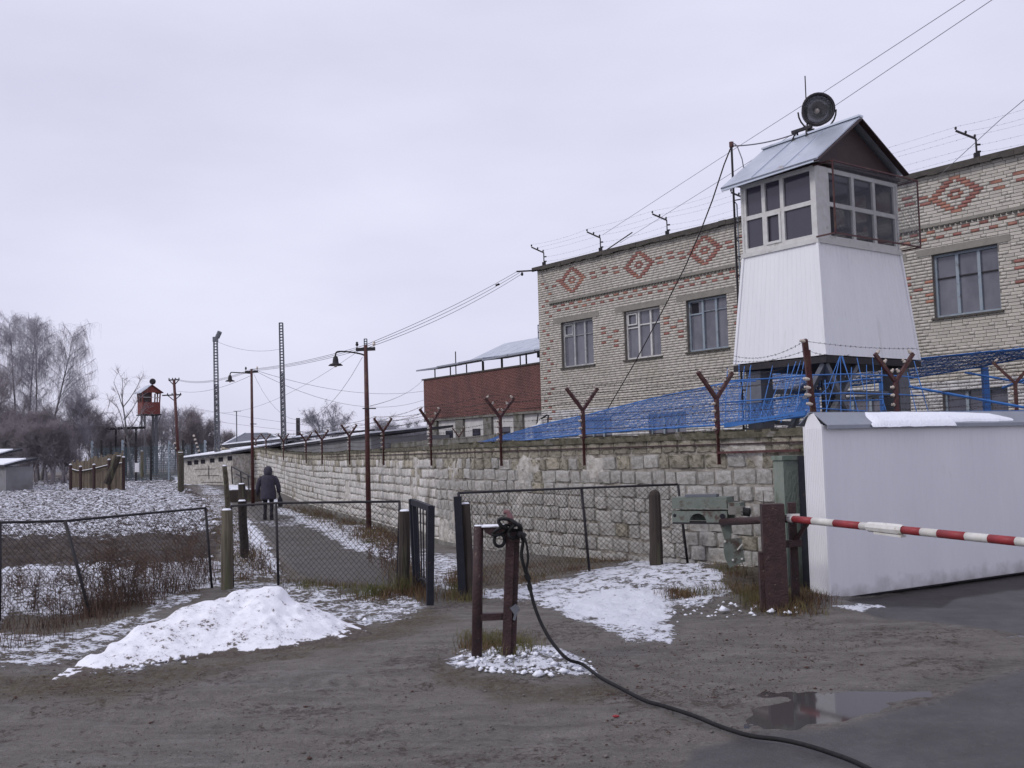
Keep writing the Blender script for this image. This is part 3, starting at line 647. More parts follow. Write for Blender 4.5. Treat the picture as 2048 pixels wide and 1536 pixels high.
# ---------------- Y-shaped wire posts along the wall
def xline(px, A, B):
    """point of ground line A-B seen at photo column px (near eye height)"""
    d = ray(px, 900)[:2]; e = B-A; t_ = np.linalg.solve(np.array([d, -e]).T, A); return d*t_[0]
def ypost(label, group, scale=1.):
    root = empty('barbed_wire_post', (0, 0, 0), label, 'fence post', group); root_stem = MB()
    root_stem.beam((0, 0, -.42), (0, 0, 0), .05, .012, up=(0, 1, 0)); root_stem.beam((0, .0, 0), (0, 0, .5), .05, .05, up=(0, 1, 0)); part('stem', root_stem, 'rustred', root)
    for sgn in (-1, 1):
        a = MB(); a.beam((0, 0, .47), (sgn*.31, 0, .83), .045, .045, up=(0, 1, 0)); part('arm', a, 'rustred', root)
        for q in (.28, .62, .95):
            i = MB(); i.lathe((sgn*.31*q-sgn*.02, -.0, .47+.36*q+.02), (-sgn*.6, 0, .6), [(0, .013), (.012, .024), (.03, .024), (.04, .012), (.055, .02), (.066, .001)], 8); part('insulator', i, 'porcelain', root, True)
    for z in (.06, .18, .3, .4):
        i = MB(); i.lathe((-.025, 0, z), (-1, 0, 0), [(0, .012), (.012, .024), (.03, .024), (.04, .012), (.055, .02), (.066, .001)], 8); part('insulator', i, 'porcelain', root, True)
    return root
ylist = [(1437, 0), (1168, 0), (1002, 0), (862, 1), (767, 1), (699, 1), (644, 1), (612, 1), (567, 1), (532, 1), (512, 1)]
WHERE = ['nearest the tower on the block wall', 'second from the tower, before the brick facade', 'before the red brick building, large arms', 'at the left end of the red building', 'just right of the near lamp pole', 'just left of the near lamp pole', 'second to the left of the near lamp pole', 'third to the left of the near lamp pole', 'below the taller lattice mast', 'over the dark shed eave between mast and far lamp', 'beside the far lamp pole, smallest of the row']
yp0 = None; YPOS = []
for i, (px, run) in enumerate(ylist):
    A_, B_ = (WA, WB) if run == 0 else (WB, WC); A, d, n, Ln = wall_run(A_, B_)
    p = xline(px, A_+n*.06, B_+n*.06) if True else None
    sd_ = float((p-A)@d); tp = WTOP if run == 0 else float(top_far(sd_, Ln))
    if yp0 is None: yp0 = ypost('x', 'Y-shaped barbed wire posts along the block wall'); r_ = yp0
    else: r_ = copy_tree(yp0)
    r_['label'] = 'rust red Y-shaped wire post '+WHERE[i]
    r_.location = (float(p[0]), float(p[1]), tp); yw = math.atan2(n[1], n[0])+(0 if run == 0 else math.radians(28)); r_.rotation_euler = (0, 0, yw+math.pi); YPOS.append((p, tp, yw+math.pi))
bpy.context.view_layer.update()
# strands
def ystrands():
    offs = [(s_*.31*q, .47+.36*q+.06) for s_ in (-1, 1) for q in (.28, .62, .95)]+[(-.07, z) for z in (.06, .18, .3, .4)]
    for k_, (ox, oz) in enumerate(offs):
        P = []
        pts = []
        A, d, n, Ln = wall_run(WA, WB)
        first = (WA+d*.1+n*.06, WTOP, YPOS[0][2])
        for (p, tp, yw) in [first]+YPOS: pts.append(np.array([p[0]+math.cos(yw)*ox, p[1]+math.sin(yw)*ox, tp+oz]))
        for a_, b_ in zip(pts[:-1], pts[1:]): P.append(sag(a_, b_, .02+.012*np.linalg.norm(b_-a_)*RNG.uniform(.2, 1), 8)[:-1])
        P.append([pts[-1]]); P = np.vstack(P)
        near_ = P
        nm_ = ['outer tips of the left-leaning arms', 'middle of the left-leaning arms', 'foot of the left-leaning arms'][::-1][k_] if k_ < 3 else ['foot of the right-leaning arms', 'middle of the right-leaning arms', 'outer tips of the right-leaning arms'][k_-3] if k_ < 6 else ['lowest insulators of the stems', 'second insulators of the stems', 'third insulators of the stems', 'top insulators of the stems'][k_-6]
        seg_single('barbed_wire', barbed(P, .12, .016), .003, 'wire', 'barbed wire strand along the block wall on the '+nm_, 'barbed wire', 'barbed wire strands on the wall posts')
ystrands()

# ================================================================== BRICK BUILDING
BA = np.array([.983, 34.806]); BD = np.array([.62083, -.78394]); BN = np.array([-.78394, -.62083]); BL = 24.5; BTOP = 7.9; BDEP = 11.
def bw(u, z, o=0.): return np.array([BA[0]+BD[0]*u+BN[0]*o, BA[1]+BD[1]*u+BN[1]*o, z])
bdU = np.array([BD[0], BD[1], 0]); bdN = np.array([BN[0], BN[1], 0])
bld = empty('brick_building', (BA[0], BA[1], 0), 'two-storey pale silicate brick building with red diamond frieze behind the watchtower', 'building')
WIN = [(1.13, 1.55, 4.45, 5.95, 'a'), (4.1, 1.52, 4.45, 5.95, 'b'), (6.67, 1.5, 4.45, 5.95, 'c'), (9.4, 1.5, 4.45, 5.95, 'c'), (11.85, 1.5, 4.45, 5.95, 'c'), (14.27, 1.55, 4.53, 6.0, 'd'), (17.3, 1.55, 4.53, 6.0, 'd'), (20.3, 1.55, 4.53, 6.0, 'd')]
GWIN = [(14.35, 1.5, 1.3, 2.85, 'd'), (11.4, 1.5, 1.3, 2.85, 'd'), (17.3, 1.5, 1.3, 2.85, 'd'), (1.9, 1.5, 1.2, 2.72, 'd'), (5.0, 1.5, 1.2, 2.72, 'd')]
OPEN = [(u-.0, u+w_, z0, z1) for u, w_, z0, z1, _ in WIN+GWIN]
# bricks
CH = .0765; BWD = .262
RED = set()
def redset():
    R_ = []
    for uc in (1.76, 4.83, 7.45, 10.2, 12.6, 14.93, 17.9, 20.9):
        c0 = 7.3
        for k_ in range(-5, 6):                    # diamond outline, 11 courses
            hw = .54*(1-abs(k_)/5.6)
            zz = c0+k_*CH
            if abs(k_) == 5: R_.append((uc-.13, uc+.13, zz))
            else: R_ += [(uc-hw-.115, uc-hw+.115, zz), (uc+hw-.115, uc+hw+.115, zz)]
        for dz, h_ in ((-1, .12), (1, .12)): R_.append((uc-h_, uc+h_, c0+dz*CH))
        R_ += [(uc-.19, uc-.07, c0), (uc+.07, uc+.19, c0)]
    cs = [1.76, 4.83, 7.45, 10.2, 12.6, 14.93, 17.9, 20.9]
    for a_, b_ in zip(cs[:-1], cs[1:]):
        span = b_-a_; 
        for t_, dz in ((.33, 0), (.5, 1), (.67, 0)):
            uc = a_+span*t_
            R_ += [(uc-.16, uc+.1, 7.3+(dz+1)*CH), (uc-.1, uc+.16, 7.3+(dz-1)*CH)]
    R_ += [(.95, 1.2, 7.38), (.75, .95, 7.25)]
    for k_ in range(60):                            # two offset dashed rows under the string course
        u = .75+k_*.42
        R_ += [(u, u+.2, 6.52), (u+.21, u+.41, 6.38)]
    for k_ in range(13):
        u = .75+k_*.42
    z = 2.6; i = 0
    while z < 7.5:                                   # zigzag down the corner
        u = [.18, .38, .55, .38][i % 4]; R_.append((u, u+.16, z)); i += 1; z += .2
    for uc, zc in ((3.45, 5.25), (6.15, 5.25), (8.8, 5.25), (11.4, 5.25), (13.9, 5.25), (16.55, 5.25), (19.5, 5.25)):
        for dx, dz in ((-.28, 2), (.28, 2), (-.0, 0), (-.28, -2), (.28, -2)): R_.append((uc+dx-.11, uc+dx+.11, zc+dz*CH))
        for dx, dz in ((-.28, 4), (.28, -4)): R_.append((uc+dx-.11, uc+dx+.11, zc+dz*CH))
    return R_
rows_red = {}
for a_, b_, z in redset(): rows_red.setdefault(int(round((z-CH/2)/CH)), []).append((a_, b_))
def sub(iv, cuts):
    res = [iv]
    for c0, c1 in cuts:
        nxt = []
        for a_, b_ in res:
            if c1 <= a_ or c0 >= b_: nxt.append((a_, b_)); continue
            if c0 > a_: nxt.append((a_, c0))
            if c1 < b_: nxt.append((c1, b_))
        res = nxt
    return res
bricks = []                                          # (u0,u1,z,mat)
nrow = int(BTOP/CH)
for r_ in range(nrow):
    z = r_*CH; cuts = [(u0, u1) for u0, u1, z0, z1 in OPEN if z+CH*.6 > z0 and z+CH*.4 < z1]
    reds = sorted(rows_red.get(r_, [])); u = -(r_ % 2)*BWD/2 - (.06 if r_ % 4 > 1 else 0)
    rr = []
    for a_, b_ in reds:
        for q in sub((a_, b_), cuts): rr.append(q); 
    for a_, b_ in rr: bricks.append((a_+.005, b_-.005, z, 1))
    while u < BL:
        wd = BWD if RNG.random() > .12 else BWD/2
        for a_, b_ in sub((max(u, 0), min(u+wd, BL)), cuts+rr):
            if b_-a_ > .05: bricks.append((a_+.006, b_-.006, z, 0 if z > 3.05 else 2))
        u += wd
bc = np.array([bw((a_+b_)/2, z+.03) for a_, b_, z, _ in bricks]); bx, by = proj(bc)
lens_ = np.array([b_-a_ for a_, b_, _, _ in bricks]); full = np.abs(lens_-(BWD-.012)) < .002
vis = (bx > 1855) & (bx < 2044) & (by > 300) & (by < 690) & full
order = np.argsort(np.where(vis, np.hypot(bc[:, 0], bc[:, 1]), 1e9)); nb_ids = set(order[:min(300, vis.sum())].tolist())
bme = {}
for mi, mn in enumerate(('wbrick', 'rbrick', 'wwash')):
    for tq in range(3):
        t_ = MB(); t_.frame((0, 0, 0), bdU*(BWD-.012), -bdN*.05, (0, 0, CH-.013))
        me = bpy.data.meshes.new('brick'); me.from_pydata(np.vstack(t_.v).tolist(), [], t_.f); me.materials.append(MAT[mn])
        me.attributes.new('tone', 'FLOAT', 'POINT').data.foreach_set('value', np.full(8, tq/2, np.float32)); bme[(mi, tq)] = me
quads = np.array([[0, 1, 5, 4], [1, 2, 6, 5], [3, 0, 4, 7], [4, 5, 6, 7], [0, 3, 2, 1]])
joined = {0: [], 1: [], 2: []}
for i, (a_, b_, z, mi) in enumerate(bricks):
    pr = .012+RNG.uniform(-.003, .004)
    if i in nb_ids:
        ob = bpy.data.objects.new('brick', bme[(mi, int(RNG.integers(3)))]); COL.objects.link(ob); ob.parent = bld
        p = bw(a_, z+.006, pr); ob.location = (p[0]-BA[0], p[1]-BA[1], p[2])
    else: joined[mi].append((a_, b_, z, pr, RNG.random()))
for mi, lst in joined.items():
    A4 = np.array(lst); k = len(A4); o = np.stack([BA[0]+BD[0]*A4[:, 0]+BN[0]*A4[:, 3], BA[1]+BD[1]*A4[:, 0]+BN[1]*A4[:, 3], A4[:, 2]+.006], 1)
    ax = bdU[None]*(A4[:, 1]-A4[:, 0])[:, None]; ay = -bdN[None]*.05+0*o; az = np.array([[0, 0, CH-.013]])+0*o
    V = np.stack([o, o+ax, o+ax+ay, o+ay, o+az, o+ax+az, o+ax+ay+az, o+ay+az], 1).reshape(-1, 3)
    Q = (np.arange(k)[:, None, None]*8+quads[None]).reshape(-1, 4)
    oo = fast_mesh(['brickwork', 'red_brickwork', 'whitewashed_brickwork'][mi], V, Q, [['wbrick', 'rbrick', 'wwash'][mi]], root_base(bld), bld, False, dict(tone=np.repeat(A4[:, 4], 8))); oo['kind'] = 'stuff'
# wall core behind the joints, with real openings
core = MB(); edges_u = sorted(set([0, BL]+[q for o_ in OPEN for q in o_[:2]])); edges_z = sorted(set([0, BTOP]+[q for o_ in OPEN for q in o_[2:]]))
for i in range(len(edges_u)-1):
    for j in range(len(edges_z)-1):
        uc = (edges_u[i]+edges_u[i+1])/2; zc = (edges_z[j]+edges_z[j+1])/2
        if any(a_ < uc < b_ and c_ < zc < d_ for a_, b_, c_, d_ in OPEN): continue
        core.frame(bw(edges_u[i], edges_z[j], 0), bdU*(edges_u[i+1]-edges_u[i]), -bdN*.3, (0, 0, edges_z[j+1]-edges_z[j]))
core.frame(bw(.0, 0, -.31), bdU*.3, -bdN*(BDEP-.3), (0, 0, BTOP)); core.frame(bw(BL-.3, 0, -.31), bdU*.3, -bdN*(BDEP-.3), (0, 0, BTOP)); core.frame(bw(0, 0, -BDEP), bdU*BL, -bdN*.3, (0, 0, BTOP))
core.frame(bw(.31, 3.3, -.31), bdU*(BL-.62), -bdN*(BDEP-.4), (0, 0, .25))
part('wall', core, 'bmortar', bld)
# side wall skin of painted brick (left end, seen only from aside)
mb = MB(); mb.frame(bw(-.01, 0, -.0), bdU*.008, -bdN*BDEP, (0, 0, BTOP-.01)); part('side_wall', mb, 'wbrick', bld)
rf = MB(); rf.frame(bw(-.12, BTOP, .13), bdU*(BL+.3), -bdN*(BDEP+.4), (0, 0, .1))
for i in range(100):
    u = -.14+i*.25; rf.frame(bw(u, BTOP-.05+RNG.uniform(-.02, .02), .14+RNG.uniform(0, .02)), bdU*.25, -bdN*.05, (0, 0, .1+RNG.uniform(0, .035)))
part('roof', rf, 'bitumen', bld)
mb = MB(); mb.frame(bw(.6, 6.66, .035), bdU*(BL-.7), -bdN*.03, (0, 0, .07)); part('string_course', mb, 'lintel', bld)
for k_ in range(int((BL-.7)/.26)):
    pass
mb = MB(); 
for k_ in range(int((BL-.8)/.13)): mb.frame(bw(.62+k_*.13, 6.61, .05), bdU*.085, -bdN*.04, (0, 0, .045))
o = part('dentil_row', mb, 'bitumen', bld); o['kind'] = 'stuff'
for n_, (u, w_, z0, z1, ty) in enumerate(WIN+GWIN):
    low = z0 < 3
    if not low:
        mb = MB(); mb.frame(bw(u-.36, z1+.01, .028), bdU*(w_+.66), -bdN*.1, (0, 0, .16)); part('lintel', mb, 'lintel', bld)
    mb = MB(); mb.frame(bw(u-.05, z0-.05, .075), bdU*(w_+.12), -bdN*.2, (0, 0, .045)); part('sill', mb, 'bitumen', bld)
    fm = {'a': 'greyframe', 'b': 'frame', 'c': 'bluegrey', 'd': 'bluegrey'}[ty]
    f = MB(); o_ = -.1; t_ = .055
    H = z1-z0
    f.frame(bw(u, z0, o_), bdU*t_, -bdN*.07, (0, 0, H)); f.frame(bw(u+w_-t_, z0, o_), bdU*t_, -bdN*.07, (0, 0, H))
    f.frame(bw(u+t_, z0, o_), bdU*(w_-2*t_), -bdN*.07, (0, 0, t_)); f.frame(bw(u+t_, z1-t_, o_), bdU*(w_-2*t_), -bdN*.07, (0, 0, t_))
    m1, m2 = u+w_*.35, u+w_*.68
    for m_ in (m1, m2): f.frame(bw(m_-.03, z0+t_, o_+.004), bdU*.07, -bdN*.06, (0, 0, H-2*t_))
    zt = z0+H*.68
    F_ = part('window', f, fm, bld)
    mm = MB()
    def bar(a_, b_, zz, th=.04, oo=o_-.01): mm.frame(bw(a_, zz, oo), bdU*(b_-a_), -bdN*.04, (0, 0, th))
    if ty == 'a': bar(u+t_, m1-.03, zt); bar(m1+.04, m2-.03, zt+.0, .012); bar(m2+.04, u+w_-t_, zt-.0, .012)
    if ty == 'b': bar(u+t_, m1-.03, zt-.06); bar(m1+.04, m2-.03, zt); bar(m2+.04, u+w_-t_, zt)
    if ty == 'c': bar(u+t_, m1-.03, zt+.05); bar(m1+.04, m2-.03, zt+.1, .02); bar(m2+.04, u+w_-t_, zt+.1, .02)
    if ty == 'd': bar(u+t_, m1-.03, zt-.1, .03); bar(m1+.04, m2-.03, zt-.1, .03); bar(m2+.04, u+w_-t_, zt-.1, .03)
    if ty in 'ab':                                   # small vent sash in the upper left light
        a_, b_ = u+t_+.02, m1-.06; s_ = MB()
        for q in ((a_, zt+.04, .04, z1-t_-zt-.06), (b_-.04, zt+.04, .04, z1-t_-zt-.06)): s_.frame(bw(q[0], q[1], o_+.012), bdU*q[2], -bdN*.03, (0, 0, q[3]))
        s_.frame(bw(a_+.04, zt+.04, o_+.012), bdU*(b_-a_-.08), -bdN*.03, (0, 0, .04)); s_.frame(bw(a_+.04, z1-t_-.06, o_+.012), bdU*(b_-a_-.08), -bdN*.03, (0, 0, .04))
        part('vent_sash', s_, fm, F_)
    part('glazing_bar', mm, fm if ty != 'd' else 'darksteel', F_)
    for a_, b_ in ((u+t_, m1-.03), (m1+.04, m2-.03), (m2+.04, u+w_-t_)):
        g = MB(); g.frame(bw(a_+.001, z0+t_+.001, o_-.05), bdU*(b_-a_-.002), -bdN*.006, (0, 0, H-2*t_-.002)); part('pane', g, 'glass', F_)
    if ty == 'c' and n_ == 2:
        g = MB(); g.frame(bw(u+t_+.04, zt+.1, o_-.03), bdU*.24, -bdN*.006, (0, 0, z1-t_-zt-.13)); part('open_vent', g, 'trousers', F_)
    g = MB(); g.frame(bw(u-.02, z0-.02, -.305), bdU*(w_+.04), -bdN*.05, (0, 0, H+.04)); part('curtain', g, 'curtain', F_)

# brackets with insulators along the roof edge, and their wires
ROOFB = [(1098, 527, .18), (1219, 500, 3.0), (1347, 468, 5.9), (1490, 430, 8.9), (1937, 320, 15.4), (2110, 280, 17.4)]
RW = ['at its far left corner', 'second from the left corner', 'third from the left corner', 'behind the left side of the watchtower', 'to the right of the watchtower', 'beyond the right picture edge']
rb0 = None; rpos = []
for i, (px, py, u) in enumerate(ROOFB):
    if rb0 is None:
        r_ = empty('roof_bracket', (0, 0, 0), 'x', 'roof bracket', 'wire brackets along the brick building roof'); rb0 = r_
        m = MB(); m.beam((0, 0, 0), (0, 0, .5), .035, .035, up=(0, 1, 0)); m.box((0, 0, .12), (.12, .1, .1)); part('upright', m, 'darksteel', r_)
        m = MB(); m.beam((0, 0, .5), (-.42, 0, .72), .045, .03, up=(0, 1, 0)); part('crossarm', m, 'darksteel', r_)
        for q in (0.05, .5, 1.0):
            m = MB(); m.lathe((-.42*q, 0, .5+.22*q+.02), (.1, 0, 1), [(0, .012), (.02, .026), (.06, .026), (.08, .001)], 8); part('insulator', m, 'darksteel', r_)
        for q in (.2, .36):
            m = MB(); m.lathe((0, 0, q), (1, 0, 0), [(0, .012), (.03, .024), (.09, .022), (.1, .001)], 8); part('insulator', m, 'darksteel', r_)
    else: r_ = copy_tree(rb0)
    p = bw(u, BTOP+.1, -.15); r_.location = tuple(p); r_.rotation_euler = (0, 0, math.radians(-10)); r_['label'] = 'bent iron wire bracket on the brick roof edge '+RW[i]
    rpos.append(p)
for k_, (dx, dz) in enumerate([(-.42, .78), (-.21, .67), (-.02, .58), (.1, .36), (.1, .2)]):
    pts = [p+np.array([dx*.98, -dx*.17*-1, dz]) for p in rpos]; pts.append(pts[-1]+(pts[-1]-pts[-2]))
    P = np.vstack([sag(a_, b_, .06*RNG.uniform(.3, 1.2), 8)[:-1] for a_, b_ in zip(pts[:-1], pts[1:])]+[[pts[-1]]])
    seg_single('barbed_wire', barbed(P, .16, .014), .002, 'greywire', 'barbed wire strand along the brick building roof edge, '+['outermost on the bracket arms', 'middle of the bracket arms', 'at the bend of the brackets', 'upper on the bracket uprights', 'lowest on the bracket uprights'][k_], 'barbed wire', 'barbed wire strands on the roof edge')

# ================================================================== WATCHTOWER
tF = np.array([4.77, 15.5]); tL = np.array([-.6, .8]); tR = np.array([.8, .6])
def tw(l, r, z): q = tF+tL*l+tR*r; return np.array([q[0], q[1], z])
tl3 = np.array([*tL, 0]); tr3 = np.array([*tR, 0]); UP = np.array([0, 0, 1.])
tow = empty('watchtower', tw(.9, 1.25, 0), 'white sheet-clad watchtower with gabled metal roof standing behind the block wall', 'watchtower')
LW, RW_ = 1.78, 2.52; IN = .15; ZB, ZS, ZT = 3.05, 4.82, 6.04
def sheet(c00, c10, c11, c01, nrib, depth, nrm):
    """ribbed cladding sheet over a quad; ribs run from bottom to top"""
    mb = MB(); c00, c10, c11, c01 = [np.asarray(q, float) for q in (c00, c10, c11, c01)]; nrm = np.asarray(nrm, float); nrm /= np.linalg.norm(nrm)
    us = []
    for i in range(nrib):
        a_ = i/nrib; us += [(a_, 0), (a_+.90/nrib, 0), (a_+.93/nrib, -1), (a_+.97/nrib, -1)]
    us.append((1, 0)); V = []; F = []
    for u, k_ in us:
        V.append(c00*(1-u)+c10*u+nrm*depth*k_); V.append(c01*(1-u)+c11*u+nrm*depth*k_)
    for i in range(len(us)-1): F.append((2*i, 2*i+2, 2*i+3, 2*i+1))
    return mb.add(V, F)
a0, a1, a2, a3 = tw(0, 0, ZB), tw(LW, 0, ZB), tw(LW, RW_, ZB), tw(0, RW_, ZB)
b0, b1, b2, b3 = tw(IN, IN, ZS), tw(LW-IN, IN, ZS), tw(LW-IN, RW_-IN, ZS), tw(IN, RW_-IN, ZS)
for (p, q, s_, t_, nn, nr_) in ((a1, a0, b0, b1, -tr3, 18), (a0, a3, b3, b0, -tl3, 24), (a3, a2, b2, b3, tr3, 18), (a2, a1, b1, b2, tl3, 24)):
    part('skirt_panel', sheet(p, q, s_, t_, nr_, .0035, nn+np.array([0, 0, .1])), 'panelwhite', tow)
for p, q in ((a0, b0), (a3, b3), (a1, b1), (a2, b2)): mb = MB(); mb.beam(p, q, .045, .045, up=tl3); part('corner_trim', mb, 'panelwhite', tow)
mb = MB(); mb.frame(tw(-.02, -.02, ZB-.12), tl3*(LW+.04), tr3*(RW_+.04), UP*.1); part('floor_deck', mb, 'darksteel', tow)
mb = MB(); mb.frame(tw(.01, .01, ZB), tl3*(LW-.02), tr3*(RW_-.02), UP*.03); part('floor_board', mb, 'darkwood', tow)
# cabin sill ledge and frames
def face(o, ax, W0, H, cols, rows, nrm, fw=.07, skip=(), gm_='cabinglass'):
    """glazed frame: o lower left corner, ax along, cols/rows fractions"""
    f = MB(); o = np.asarray(o, float)
    for c_ in cols: f.frame(o+ax*(c_*W0-fw/2), ax*fw, -nrm*.07, UP*H)
    for r_ in rows:
        for c_, c2 in zip(cols[:-1], cols[1:]): f.frame(o+ax*(c_*W0+fw/2)+UP*(r_*H-fw/2)-nrm*.002, ax*((c2-c_)*W0-fw), -nrm*.066, UP*fw)
    F_ = part('window_frame', f, 'frame', tow)
    for c_, c2 in zip(cols[:-1], cols[1:]):
        for r_, r2 in zip(rows[:-1], rows[1:]):
            if (c_, r_) in skip: continue
            g = MB(); g.frame(o+ax*(c_*W0+fw/2+.001)+UP*(r_*H+fw/2+.001)-nrm*.035, ax*((c2-c_)*W0-fw-.002), -nrm*.006, UP*((r2-r_)*H-fw-.002)); part('pane', g, gm_, F_)
    return F_
mb = MB()
mb.frame(tw(IN-.03, IN-.03, ZS-.005), tl3*(LW-2*IN+.06), tr3*(RW_-2*IN+.06), UP*.07); part('ledge', mb, 'frame', tow)
HW = ZT-ZS-.07; z0 = ZS+.07
fl_ = face(tw(LW-IN, IN, z0), -tl3, LW-2*IN, HW, [.04, .31, .56, .97], [.03, .5, .97], -tr3, gm_='cabinglass_dull')
fr_ = face(tw(IN, IN+.0, z0), tr3, RW_-2*IN, HW, [.14, .44, .7, .97], [.03, .5, .97], -tl3)
face(tw(IN, RW_-IN, z0), tl3, LW-2*IN, HW, [.04, .35, .65, .97], [.03, .5, .97], tr3)
face(tw(LW-IN, RW_-IN, z0), -tr3, RW_-2*IN, HW, [.03, .35, .65, .97], [.03, .5, .97], tl3)
mb = MB(); mb.frame(tw(IN-.01, IN-.01, z0), tl3*.1, tr3*.3, UP*HW); part('corner_post', mb, 'frame', tow)
for l, r in ((LW-IN-.06, IN), (IN, RW_-IN-.06), (LW-IN-.06, RW_-IN-.06)): mb = MB(); mb.frame(tw(l, r, z0), tl3*.07, tr3*.07, UP*HW); part('corner_post', mb, 'frame', tow)
# hopper sash in lower middle light
s_ = MB(); o_ = tw(LW-IN, IN, z0)-tl3*((LW-2*IN)*.33)+UP*.06-tr3*.015; ww = (LW-2*IN)*.21
s_.frame(o_, -tl3*.04, tr3*.03, UP*.5); s_.frame(o_-tl3*(ww-.04), -tl3*.04, tr3*.03, UP*.5); s_.frame(o_-tl3*.04, -tl3*(ww-.08), tr3*.03, UP*.04); s_.frame(o_-tl3*.04+UP*.46, -tl3*(ww-.08), tr3*.03, UP*.04); part('opening_sash', s_, 'frame', fl_)
# interior: braces and table edges seen through the glass
mb = MB(); mb.beam(tw(.8, .5, ZS+.1), tw(.8, .5, ZT), .1, .05); mb.beam(tw(.6, .3, ZS+.28), tw(.7, 1.2, ZS+.38), .12, .05); mb.beam(tw(.6, 1.3, ZS+.4), tw(.7, 2.1, ZS+.5), .1, .05); mb.beam(tw(1.2, 1.3, ZB), tw(1.2, 1.3, ZS+.5), .08); mb.beam(tw(1.2, 2.0, ZB), tw(1.2, 2.0, ZT), .06)
part('interior_brace', mb, 'darkwood', tow)
mb = MB(); mb.frame(tw(IN+.02, IN+.02, ZT+.001), tl3*(LW-2*IN-.04), tr3*(RW_-2*IN-.04), UP*.03); part('cabin_ceiling', mb, 'brown', tow)
mb = MB(); mb.frame(tw(IN-.05, IN-.05, ZT+.035), tl3*(LW-2*IN+.1), tr3*(RW_-2*IN+.1), UP*.05); part('top_rail', mb, 'brown', tow)
# roof
e0, e1, ap = -.12, 2.3, 1.05; lf, lb = -.1, 1.82; ZE, ZE2, ZA = 6.03, 6.14, 6.87
th = .025
def slab(p0, p1, p2, p3, nn): m = MB(); m.poly([p0, p1, p2, p3], np.asarray(nn)*th); return m
n1_ = np.cross(tl3, tw(0, ap, ZA)-tw(0, e0, ZE)); n1_ /= np.linalg.norm(n1_); n1_ = n1_ if n1_[2] > 0 else -n1_
n2_ = np.cross(tl3, tw(0, ap, ZA)-tw(0, e1, ZE2)); n2_ /= np.linalg.norm(n2_); n2_ = n2_ if n2_[2] > 0 else -n2_
rp = part('roof', slab(tw(lf, e0, ZE), tw(lf, ap, ZA), tw(lb, ap, ZA-.04), tw(lb, e0, ZE-.04), n1_), 'zinc', tow)
part('roof', slab(tw(lf, e1, ZE2), tw(lf, ap, ZA), tw(lb, ap, ZA-.04), tw(lb, e1, ZE2-.04), n2_), 'zinc', tow)
mb = MB(); mb.beam(tw(lf-.02, ap, ZA+.03), tw(lb+.02, ap, ZA-.01), .12, .03); mb.beam(tw(lf, e0+.02, ZE-.0), tw(lb, e0+.02, ZE-.05), .03, .05); part('ridge_cap', mb, 'zinc', tow)
mb = MB()
for k_ in (.33, .66):
    l = lf+(lb-lf)*k_; mb.beam(tw(l, e0, ZE+.03)-UP*.03*k_, tw(l, ap, ZA+.03)-UP*.03*k_, .02, .004, up=tl3)
part('roof_seam', mb, 'zinc', tow)
mb = MB(); mb.poly([tw(IN-.07, e0+.12, ZE+.035), tw(IN-.07, e1-.1, ZE2-.0), tw(IN-.07, ap, ZA-.07)], tl3*.03); mb.poly([tw(LW-.1, e0+.12, ZE+.0), tw(LW-.1, e1-.1, ZE2-.04), tw(LW-.1, ap, ZA-.1)], tl3*.03); part('gable', mb, 'brown', tow)
mb = MB()
for a_, za in ((e0, ZE), (e1, ZE2)): mb.beam(tw(lf+.01, a_, za-.02), tw(lf+.01, ap, ZA-.02), .02, .1, up=tl3)
part('barge_board', mb, 'brown', tow)
# mesh cage on the gable side
cg = MB(); l0 = -.2; r0c, r1c = .12, 2.42; zc0, zc1 = 4.9, 6.02
for a_, b_ in (((l0, r0c, zc0), (l0, r0c, zc1)), ((l0, r1c, zc0), (l0, r1c, zc1)), ((l0, r0c, zc0), (l0, r1c, zc0)), ((l0, r0c, zc1), (l0, r1c, zc1)), ((l0, r0c, zc0), (IN, r0c, zc0)), ((l0, r1c, zc0), (IN, r1c, zc0)), ((l0, r0c, zc1), (IN, r0c, zc1)), ((l0, r1c, zc1), (IN, r1c, zc1))): cg.beam(tw(*a_), tw(*b_), .022)
cgo = part('cage_frame', cg, 'rustred', tow)
def diamond_mesh(c00, c10, c11, c01, pitch, wob=.004):
    """chain link: two families of diagonal wires on a bilinear quad, zigzagging in depth"""
    c00, c10, c11, c01 = [np.asarray(q, float) for q in (c00, c10, c11, c01)]
    W_ = np.linalg.norm(c10-c00); H_ = np.linalg.norm(c01-c00); S = []
    def P_(u, v): u = np.clip(u/W_, 0, 1)[:, None]; v = np.clip(v/H_, 0, 1)[:, None]; return (c00*(1-u)+c10*u)*(1-v)+(c01*(1-u)+c11*u)*v
    nrm = np.cross(c10-c00, c01-c00); nrm /= np.linalg.norm(nrm)
    for sg in (1, -1):
        k0 = -H_ if sg > 0 else 0; k1 = W_ if sg > 0 else W_+H_
        for c_ in np.arange(k0, k1, pitch):
            v0 = max(0, -c_ if sg > 0 else c_-W_); v1 = min(H_, W_-c_ if sg > 0 else c_)
            if v1-v0 < .02: continue
            n_ = max(2, int((v1-v0)/.3)); v = np.linspace(v0, v1, n_+1); u = c_+sg*v; p = P_(u, v)
            p = p+RNG.normal(0, wob, p.shape); S.append(poly_segs(p))
    return np.concatenate(S)
seg_part('cage_mesh', diamond_mesh(tw(l0, r0c, zc0), tw(l0, r1c, zc0), tw(l0, r1c, zc1), tw(l0, r0c, zc1), .055), .0026, 'steel', cgo, kind='stuff')
